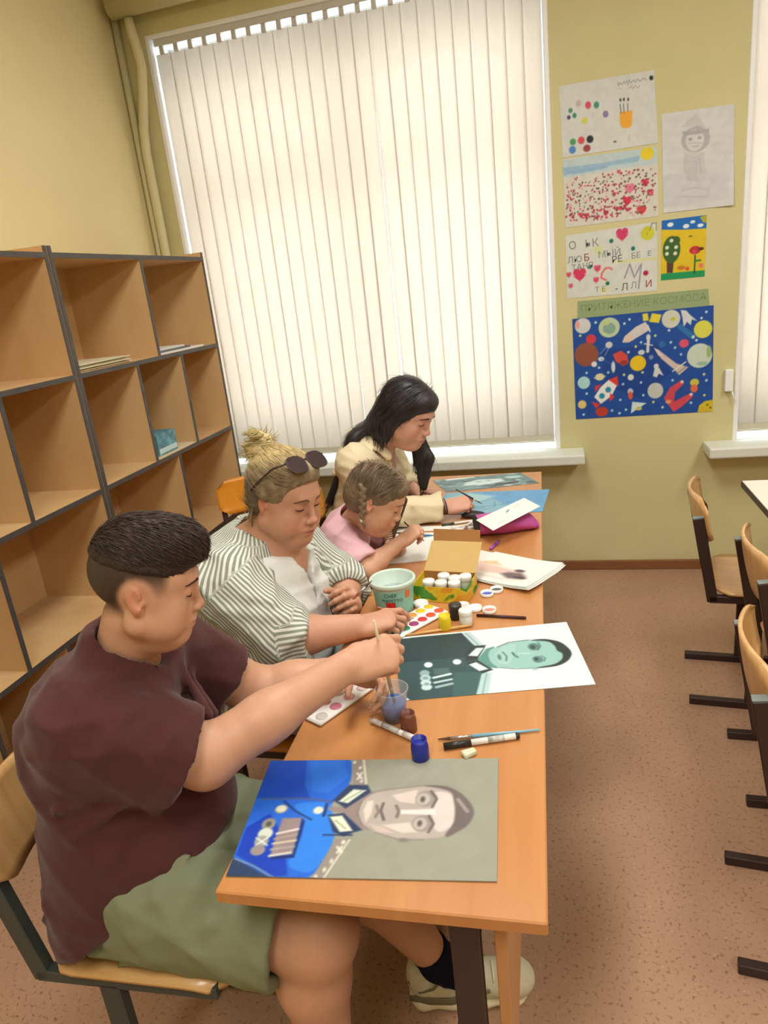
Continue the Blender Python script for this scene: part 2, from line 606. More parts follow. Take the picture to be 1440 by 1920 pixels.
# two desks end to end; their right edges follow a slight turn
A1 = Vector((-0.0335, 0.748, 0)); B1 = Vector((-0.0555, 1.915, 0)); B2 = Vector((-0.0755, 3.085, 0))
def desk_on(a, b, label, **k):
    d = (b - a)
    ang = math.atan2(d.y, d.x) - PI / 2
    c = (a + b) / 2 + Vector((-math.cos(ang), -math.sin(ang), 0)) * .2525
    return desk(tuple(c), ang, label, L=d.length - .004, **k)
desk_on(A1, B1, 'near orange-beech school desk with the grey and blue soldier portrait', group='beech desks the painters sit at')
desk_on(B1, B2, 'far orange-beech school desk by the window with the pink pencil case', group='beech desks the painters sit at')
M_wtop = mat('white_desk_laminate', (226, 222, 208), 0.35, 0.5)
M_dedge = mat('dark_desk_edge', (70, 66, 56), 0.5, 0.4)
rd = desk((0.93, 2.165, 0), math.radians(0.0), 'white-topped school desk at the right edge', L=1.19, Wd=0.52, topm=M_wtop, z=0.76, edge=M_wtop, foot0=.30)
for s in (-1, 1):
    box('edge_band', (s * .2602 - .0012, -.595, .736), (s * .2602 + .0012, .595, .7595), M_dedge, rd)

# ------------------------------------------------------------------ school chairs
M_ply = mat('bent_beech_plywood', (210, 168, 112), 0.32, 0.5, vary=0.14, vscale=5, stretch=(1, 6, 1), col2=(194, 146, 88), coat=0.2)
M_ply_o = mat('orange_varnished_plywood', (226, 148, 44), 0.28, 0.5, vary=0.1, vscale=5, stretch=(1, 5, 1), coat=0.3)
M_cap = mat('grey_green_plastic_cap', (128, 140, 136), 0.5, 0.4)

def chair(loc, rotz, label, ply=None, metal=None, group=None, zs=0.455, zpost=0.735, zback=0.80):
    """school chair facing local +x, origin under the rear of its seat"""
    t = thing('school_chair', label, 'chair', loc, rotz, group)
    ply = ply or M_ply
    metal = metal or M_leg
    hw = 0.165
    for s in (-1, 1):
        y = s * hw
        obj('foot_bar', bar_bm((-.065, y, .014), (.350, y, .014), .026, .028), metal, t)
        obj('leg', bar_bm((.140, y, .028), (.140, y, zs - .024), .024, .042, up=(1, 0, 0)), metal, t)
        obj('seat_rail', bar_bm((-.012, y, zs - .022), (.36, y, zs - .018), .024, .026), metal, t)
        p = obj('back_post', bar_bm((0.0, y, zs - .03), (-.055, y, zpost), .024, .036, up=(1, 0, 0)), metal, t)
        c_ = bar_bm((-.055, y, zpost), (-.0556, y, zpost + .004), .023, .035, up=(1, 0, 0), bev=.001)
        obj('end_cap', c_, M_cap, p)
    obj('cross_bar', bar_bm((.14, -hw + .013, zs - .06), (.14, hw - .013, zs - .06), .02, .03), metal, t)
    def seat(u, v):
        x = .005 + u * .385
        y = (v - .5) * .37
        # rounded corners by pulling the rim in
        k = max(0, abs(2 * u - 1) - .78) / .22
        y *= 1 - .16 * k * k
        kk = max(0, abs(2 * v - 1) - .78) / .22
        x = .1975 + (x - .1975) * (1 - .10 * kk * kk)
        z = zs + .002 - .012 * math.sin(PI * u) * (1 - (2 * v - 1) ** 2) - (.02 * max(0, u - .85) / .15)
        return (x, y, z), (0, 0, 1)
    obj('seat', curved_sheet_bm(seat, 14, 12, .009), ply, t, False, True)
    zb0 = zback - .165
    def back(u, v):
        y = (u - .5) * .38
        k = max(0, abs(2 * v - 1) - .55) / .45
        y *= 1 - .14 * k ** 3
        kk = max(0, abs(2 * u - 1) - .75) / .25
        vv = .5 + (v - .5) * (1 - .22 * kk * kk)
        z = zb0 + vv * .165
        x0 = -.055 * (z - zs) / (zpost - zs) + .022
        bow = -.042 * (1 - (2 * u - 1) ** 2) + .010
        x = x0 + bow - .004 * math.sin(PI * v)
        nx = Vector((1, -.17 * (2 * u - 1) * -1, 0.2)).normalized()
        return (x, y, z), nx
    obj('backrest', curved_sheet_bm(back, 14, 8, .009), ply, t, False, True)
    return t

G_R = 'school chairs along the right-hand desk'
G_P = 'school chairs of the painters'
ch1 = chair((0.532, 2.580, 0), math.radians(-6.5), 'school chair nearest the window wall, seat fully in view', group=G_R)
dup(ch1, (0.593, 2.052, 0), math.radians(-3.0), 'middle chair of the right-hand row with curved pale backrest')
dup(ch1, (0.455, 1.487, 0), math.radians(-7.0), 'chair nearest the camera in the right-hand row, cut by the frame')
chair((-0.985, 0.955, 0), math.radians(2), 'dark green-framed school chair the boy in maroon sits on', M_ply, M_green, G_P, zpost=.70, zback=.80)
chb = chair((-1.03, 1.62, 0), math.radians(0), 'school chair the woman in the striped shirt sits on', M_ply_o, M_leg, G_P)
dup(chb, (-0.98, 2.17, 0), math.radians(0), 'school chair the little girl in pink sits on')
dup(chb, (-1.03, 2.70, 0), math.radians(0), 'school chair the young woman with long hair sits on')
chx = dup(chb, (-1.42, 2.98, 0), math.radians(-58), 'empty chair with glossy orange backrest in front of the shelving')
chx['group'] = ''
del chx['group']
# drawings: shapes in millimetres on the sheet (ellipse, heart, polygon, line)
ART = {
 'G': [('p',[(-34,331),(153,315),(167,222),(146,179),(131,143),(163,80),(141,-7),(78,-15),(-29,-18),(-38,187)],(34,98,205)),('p',[(-36,182),(-33,325),(68,317),(80,222),(99,181)],(20,72,180)),('p',[(78,286),(141,291),(157,238),(129,195),(99,200)],(42,110,214)),('p',[(3,45),(3,107),(36,142),(75,83),(100,3),(75,0)],(17,60,176)),('p',[(66,168),(140,173),(150,128),(163,80),(142,4),(90,20),(106,79),(99,132)],(44,124,222)),('p',[(0,38),(75,-3),(-9,-5)],(40,62,95)),('l',[(4,36),(40,21),(77,-1)],1.8,(150,160,160)),('l',[(11,180),(88,181),(140,173)],3.1,(88,84,112)),('p',[(157,297),(178,296),(195,216),(172,213)],(140,130,125)),('l',[(178,293),(193,221)],3.2,(218,218,198)),('e',163,282,2.6,4.2,(220,220,205)),('e',176,266,2.6,4.1,(220,220,205)),('l',[(173,250),(183,235)],3.6,(220,220,205)),('l',[(181,251),(176,233)],3.6,(220,220,205)),('e',184,227,2.2,3.4,(220,220,205)),('p',[(135,159),(163,158),(193,194),(216,202),(229,103),(203,103),(166,143),(141,147)],(140,125,120)),('p',[(163,217),(197,216),(206,197),(167,155),(141,176)],(45,60,90)),('p',[(173,205),(196,202),(169,168),(152,173)],(207,216,192)),('l',[(161,174),(188,200)],1.9,(130,145,130)),('p',[(139,139),(166,143),(204,103),(190,97),(175,88),(155,98)],(40,55,90)),('p',[(143,134),(164,137),(188,101),(167,98)],(216,222,192)),('l',[(155,125),(175,106)],2.3,(130,145,120)),('p',[(163,82),(189,85),(162,-4),(140,-4)],(140,132,125)),('l',[(186,80),(159,-2)],2.6,(218,218,198)),('e',177,75,3.0,4.2,(222,222,205)),('l',[(169,64),(178,53)],3.4,(220,220,205)),('l',[(176,65),(171,52)],3.4,(220,220,205)),('e',165,34,2.2,4.0,(220,220,205)),('e',157,16,2.2,3.9,(220,220,205)),('e',146,2,2.2,3.0,(220,220,205)),('l',[(54,173),(81,147),(112,127)],3.0,(22,42,90)),('l',[(141,91),(188,91)],3.1,(30,45,80)),('l',[(132,166),(132,137)],4.8,(28,44,88)),('e',53,153,11.1,11.1,(150,150,140)),('e',53,154,8.9,8.5,(210,210,188)),('e',120,150,8.7,9.3,(212,212,190)),('p',[(61,130),(95,132),(98,47),(61,40),(60,93)],(142,126,126)),('p',[(98,47),(96,130),(102,122),(102,40),(66,36),(61,40)],(20,40,100)),('l',[(60,93),(94,104)],4.2,(216,210,200)),('l',[(59,81),(94,91)],3.7,(165,150,135)),('l',[(59,70),(96,78)],3.6,(205,200,165)),('l',[(59,57),(96,64)],3.6,(160,160,150)),('l',[(60,43),(93,51)],4.0,(206,210,200)),('e',40,116,11.9,14.2,(142,136,126)),('e',40,116,4.9,6.1,(80,80,75)),('e',40,93,12.8,13.3,(202,207,188)),('e',38,75,12.0,13.0,(152,156,150)),('l',[(27,83),(50,66)],2.3,(225,225,215)),('l',[(46,83),(31,66)],2.3,(225,225,215)),('e',37,55,12.5,11.8,(146,136,136)),('p',[(190,143),(192,173),(213,197),(247,205),(295,213),(336,209),(364,186),(386,151),(376,115),(349,91),(305,83),(267,83),(227,97),(200,118)],(172,163,154)),('p',[(289,215),(336,215),(367,191),(389,151),(380,116),(346,87),(340,92),(354,119),(348,163),(350,194),(329,206)],(106,96,93)),('l',[(358,178),(375,148)],6.1,(150,142,138)),('p',[(316,200),(347,194),(355,153),(354,115),(330,95),(315,126),(320,151),(315,179)],(206,194,188)),('p',[(260,151),(321,154),(323,139),(264,142)],(222,211,206)),('p',[(244,189),(287,203),(285,167),(258,172)],(208,194,184)),('p',[(234,115),(281,121),(295,99),(272,97)],(208,194,184)),('e',304,180,18.1,20.4,(150,140,132)),('e',299,179,11.4,14.8,(182,174,166)),('e',298,178,4.0,7.2,(84,78,74)),('l',[(311,199),(322,179),(316,159)],4.1,(92,84,80)),('e',303,119,18.1,18.9,(150,140,132)),('e',299,119,11.0,13.8,(182,174,166)),('e',298,119,3.9,6.7,(84,78,74)),('l',[(312,137),(321,118),(314,99)],3.8,(92,84,80)),('l',[(231,168),(229,149),(237,127)],4.1,(86,76,76)),('l',[(220,162),(225,148),(222,134)],4.6,(122,110,104)),('p',[(199,150),(203,173),(213,175),(214,143),(207,121)],(214,198,188)),('l',[(254,162),(260,148),(258,134)],4.5,(108,98,92)),('e',275,81,8.3,4.1,(120,110,104)),('p',[(214,118),(238,110),(256,97),(230,98)],(196,178,168)),('l',[(192,173),(189,143),(201,116)],2.3,(120,112,105)),('l',[(227,97),(267,82),(306,82)],2.1,(130,121,114)),('l',[(206,197),(247,206),(295,214)],2.4,(130,121,114))],
 'T': [('p',[(-18,281),(169,284),(191,211),(217,206),(198,167),(189,148),(218,96),(194,87),(165,-9),(-9,-17)],(40,74,78)),('p',[(-18,281),(169,283),(188,215),(158,167),(-11,166)],(35,60,66)),('p',[(130,98),(194,87),(165,-6),(112,-7)],(48,90,90)),('l',[(-7,166),(161,165)],2.2,(20,40,44)),('p',[(169,284),(190,284),(214,212),(191,211)],(178,202,202)),('l',[(178,280),(200,215)],3.0,(122,152,154)),('p',[(190,84),(213,84),(191,-7),(164,-7)],(172,202,200)),('l',[(201,82),(178,-5)],3.0,(125,155,155)),('p',[(215,192),(236,200),(228,99),(209,105),(189,144)],(84,138,130)),('p',[(184,212),(218,210),(189,146),(162,142),(162,174)],(24,45,48)),('p',[(193,200),(211,198),(191,160),(170,167)],(202,224,222)),('p',[(161,136),(188,141),(218,94),(190,82)],(24,45,48)),('p',[(166,126),(184,134),(208,99),(186,93)],(206,226,223)),('p',[(216,163),(224,186),(242,195),(272,213),(313,217),(355,209),(383,181),(386,132),(368,94),(315,85),(269,92),(228,102),(216,129)],(142,186,178)),('p',[(231,161),(256,198),(287,203),(276,152),(255,109),(234,119)],(152,194,186)),('p',[(319,213),(340,216),(363,213),(393,192),(408,141),(392,105),(363,85),(315,83),(316,88),(359,94),(379,114),(385,139),(374,153),(375,177),(364,202)],(28,44,46)),('l',[(242,195),(272,213),(320,216)],2.7,(48,74,74)),('l',[(222,104),(268,89),(315,85)],2.6,(60,96,92)),('e',326,181,13.7,17.2,(78,120,116)),('e',323,180,5.5,9.7,(36,62,62)),('l',[(339,202),(342,182),(332,163)],2.7,(62,98,96)),('e',324,122,12.1,15.2,(82,124,120)),('e',321,124,4.8,7.3,(40,66,66)),('l',[(335,136),(342,125),(336,111)],2.6,(66,102,100)),('l',[(273,163),(275,150),(281,139)],4.3,(52,86,84)),('l',[(286,157),(310,152)],4.8,(168,208,200)),('l',[(251,169),(257,149),(253,128)],3.2,(58,94,92)),('e',240,147,4.2,12.1,(74,114,110)),('e',310,80,7.5,3.8,(142,186,178)),('e',74,141,9.7,12.1,(226,238,236)),('e',141,143,9.6,12.1,(226,238,236)),('e',69,-7,5.0,5.4,(222,234,232)),('e',62,105,11.5,14.3,(136,168,168)),('e',62,84,12.4,14.1,(172,200,200)),('e',61,64,12.3,12.6,(190,215,214)),('e',61,45,12.2,12.4,(192,217,216)),('e',62,84,6.5,6.4,(120,155,155)),('e',62,58,6.5,6.3,(130,165,165)),('p',[(83,123),(119,120),(119,96),(84,95)],(64,100,100)),('l',[(81,82),(119,92)],8.8,(204,222,220)),('l',[(81,61),(119,69)],7.7,(184,208,206)),('l',[(83,42),(118,51)],9.0,(152,182,180))],
 'S': [('p',[(130,335),(395,346),(459,206),(326,78),(159,160)],(26,66,142)),('e',49,463,38.0,36.7,(204,207,207)),('e',24,471,10.9,20.4,(225,160,150)),('e',174,443,49.9,47.2,(186,206,172)),('e',174,439,30.0,26.9,(134,168,150)),('e',160,468,16.7,13.4,(190,205,140)),('e',460,456,42.0,42.0,(202,206,192)),('e',469,455,11.5,9.2,(190,195,80)),('e',604,395,41.2,40.6,(212,212,84)),('e',86,395,24.4,23.2,(204,62,72)),('e',62,322,57.3,58.2,(142,82,62)),('e',98,272,13.7,13.9,(212,216,212)),('e',306,260,37.6,37.6,(226,192,34)),('e',589,273,56.7,57.4,(196,211,196)),('e',631,289,11.3,27.8,(150,180,120)),('e',602,235,25.3,10.0,(150,185,160)),('e',45,184,30.4,31.1,(170,215,215)),('e',123,207,22.5,17.5,(216,211,162)),('l',[(96,203),(150,209)],4.2,(215,215,190)),('e',271,194,14.7,15.2,(212,216,212)),('e',386,120,36.8,38.8,(192,196,192)),('e',33,74,20.9,21.5,(222,196,124)),('e',128,31,31.0,24.3,(182,62,48)),('e',519,337,21.6,19.9,(216,82,112)),('e',419,342,15.5,16.0,(42,102,172)),('p',[(581,-1),(588,33),(613,52),(657,59),(658,-6)],(206,182,44)),('e',626,34,4.5,4.8,(90,85,30)),('e',640,19,4.5,4.8,(90,85,30)),('e',604,18,3.8,4.1,(225,140,40)),('p',[(235,367),(245,393),(298,435),(344,454),(365,416),(317,390),(264,364)],(206,202,202)),('p',[(235,367),(245,393),(272,414),(291,377),(264,364)],(216,196,182)),('l',[(354,436),(364,406)],5.4,(225,228,228)),('p',[(382,327),(408,311),(485,244),(539,223),(497,188),(472,219),(414,274)],(207,187,177)),('p',[(382,327),(404,315),(424,287),(402,288)],(220,205,200)),('l',[(468,209),(526,248)],6.1,(214,218,208)),('l',[(484,194),(529,227)],3.4,(110,130,110)),('p',[(93,108),(125,155),(167,191),(207,163),(178,109),(126,71)],(226,229,229)),('p',[(165,189),(208,205),(211,152)],(216,60,56)),('p',[(98,164),(131,169),(98,132)],(216,60,56)),('p',[(80,86),(124,70),(101,49)],(216,60,56)),('p',[(171,124),(193,100),(166,80)],(216,60,56)),('e',131,111,13.7,14.1,(42,142,172)),('e',162,140,13.6,14.1,(42,142,172)),('p',[(425,78),(455,131),(510,165),(518,144),(478,105),(472,60),(549,97),(560,77),(507,31),(471,8)],(202,72,88)),('e',446,61,13.1,9.7,(225,150,110)),('e',510,154,7.7,6.8,(225,210,200)),('e',552,90,7.7,6.8,(225,210,200)),('p',[(330,492),(354,493),(359,459),(333,458)],(216,206,72)),('p',[(360,452),(374,491),(417,480),(405,443)],(222,207,62)),('p',[(504,493),(529,488),(548,464),(578,436),(554,445),(549,419),(532,436),(517,413),(512,454)],(207,212,212)),('e',356,380,9.8,14.7,(206,212,210)),('l',[(356,366),(352,313)],13.6,(206,212,210)),('l',[(338,351),(375,340)],5.4,(206,212,210)),('e',391,239,11.8,12.2,(206,212,210)),('p',[(375,192),(384,232),(404,231),(425,190),(403,202),(393,184)],(206,212,210)),('e',189,251,9.4,27.6,(206,213,213)),('e',132,295,14.9,11.0,(200,212,214)),('l',[(132,295),(179,266)],2.1,(90,130,190)),('p',[(189,313),(227,327),(257,304),(261,263),(236,252),(201,278)],(206,78,68)),('e',239,268,18.7,12.3,(150,60,45)),('e',171,360,16.8,15.7,(202,207,207)),('l',[(157,350),(130,322)],2.8,(150,180,200)),('l',[(171,346),(150,310)],2.8,(150,180,200)),('e',323,311,15.8,12.2,(200,210,214)),('e',368,284,10.5,10.8,(120,140,190)),('p',[(276,72),(344,61),(268,13)],(202,226,226)),('e',307,36,14.8,9.9,(200,195,110)),('e',268,124,13.4,15.4,(190,200,210)),('e',268,104,10.8,19.6,(220,90,60)),('e',567,147,20.4,17.7,(200,190,70)),('e',565,118,16.7,19.1,(222,110,70)),('l',[(501,416),(554,368)],25.4,(42,112,172)),('e',560,363,7.6,7.9,(190,215,225)),('e',270,472,5.9,6.0,(190,220,225)),('e',111,473,6.1,6.1,(190,220,225)),('e',246,455,5.9,6.0,(190,220,225)),('e',35,417,6.2,6.1,(205,215,130)),('e',451,404,5.8,5.9,(190,220,225)),('e',388,385,5.8,6.0,(205,215,130)),('e',322,359,5.9,6.0,(170,205,220)),('e',459,347,5.8,6.0,(170,205,220)),('e',478,320,5.8,6.0,(170,205,220)),('e',505,286,5.8,6.0,(170,205,220)),('e',575,347,5.7,5.9,(190,220,225)),('e',262,317,6.0,6.1,(190,220,225)),('e',164,226,6.1,6.2,(170,205,220)),('e',60,232,6.2,6.3,(170,205,220)),('e',239,209,6.0,6.2,(205,215,130)),('e',327,214,6.0,6.2,(205,215,130)),('e',319,165,6.0,6.2,(170,205,220)),('e',234,163,6.1,6.3,(170,205,220)),('e',57,128,6.2,6.4,(170,205,220)),('e',219,85,6.1,6.3,(170,205,220)),('e',178,34,6.2,6.4,(170,205,220)),('e',245,34,6.1,6.4,(170,205,220)),('e',214,18,6.1,6.4,(190,220,225)),('e',39,22,6.3,6.5,(170,205,220)),('e',376,64,6.0,6.3,(205,215,130)),('e',419,35,5.9,6.3,(190,220,225)),('e',466,165,5.8,6.1,(170,205,220)),('e',610,183,5.7,6.1,(205,215,130)),('e',621,153,5.7,6.1,(190,220,225)),('e',551,49,5.8,6.2,(170,205,220)),('e',612,82,5.7,6.1,(205,215,130)),('e',329,101,6.0,6.3,(170,205,220)),('e',618,473,5.6,5.8,(190,220,225)),('e',597,447,5.6,5.8,(190,220,225)),('e',121,253,6.1,6.2,(170,205,220)),('e',152,415,6.0,6.1,(205,215,130)),('e',297,341,5.9,6.1,(205,215,130))],
 'P1': [('e',84,216,11.9,14.1,(190,176,176)),('e',126,201,13.2,15.3,(206,76,106)),('e',163,196,11.7,14.0,(72,142,122)),('e',46,191,9.8,10.3,(92,142,122)),('e',63,168,9.1,10.9,(72,137,112)),('e',37,164,8.4,9.0,(82,82,112)),('e',107,140,13.9,12.8,(206,206,92)),('e',201,153,12.4,14.0,(132,122,172)),('e',144,155,11.1,12.7,(205,196,202)),('e',49,60,13.9,14.0,(82,152,96)),('e',87,61,15.2,15.9,(207,82,92)),('e',126,60,15.2,15.8,(46,46,52)),('e',45,27,15.3,16.5,(82,132,202)),('e',110,24,16.6,15.2,(152,72,76)),('p',[(262,150),(318,150),(313,93),(300,81),(270,84),(262,103)],(230,167,56)),('l',[(269,147),(266,183)],2.7,(70,70,72)),('l',[(282,148),(281,183)],2.7,(70,70,72)),('l',[(298,149),(300,180)],2.7,(70,70,72)),('e',269,200,4.1,6.3,(60,62,62)),('e',284,200,4.1,6.3,(60,62,62)),('e',303,197,4.1,6.3,(60,62,62)),('e',235,33,6.1,3.8,(70,72,72)),('e',407,267,8.7,9.5,(40,50,48)),('l',[(297,51),(294,29)],2.0,(160,165,160)),('l',[(262,273),(264,258),(272,270),(278,259),(289,272),(293,261),(303,273),(305,254),(313,274),(319,261),(330,270),(339,260),(347,272),(359,262),(374,271),(386,262)],2.1,(120,128,128)),('l',[(256,245),(270,249),(277,242)],1.4,(165,170,168)),('l',[(304,240),(318,248),(327,238),(338,248),(348,237),(355,244)],2.0,(145,150,150))],
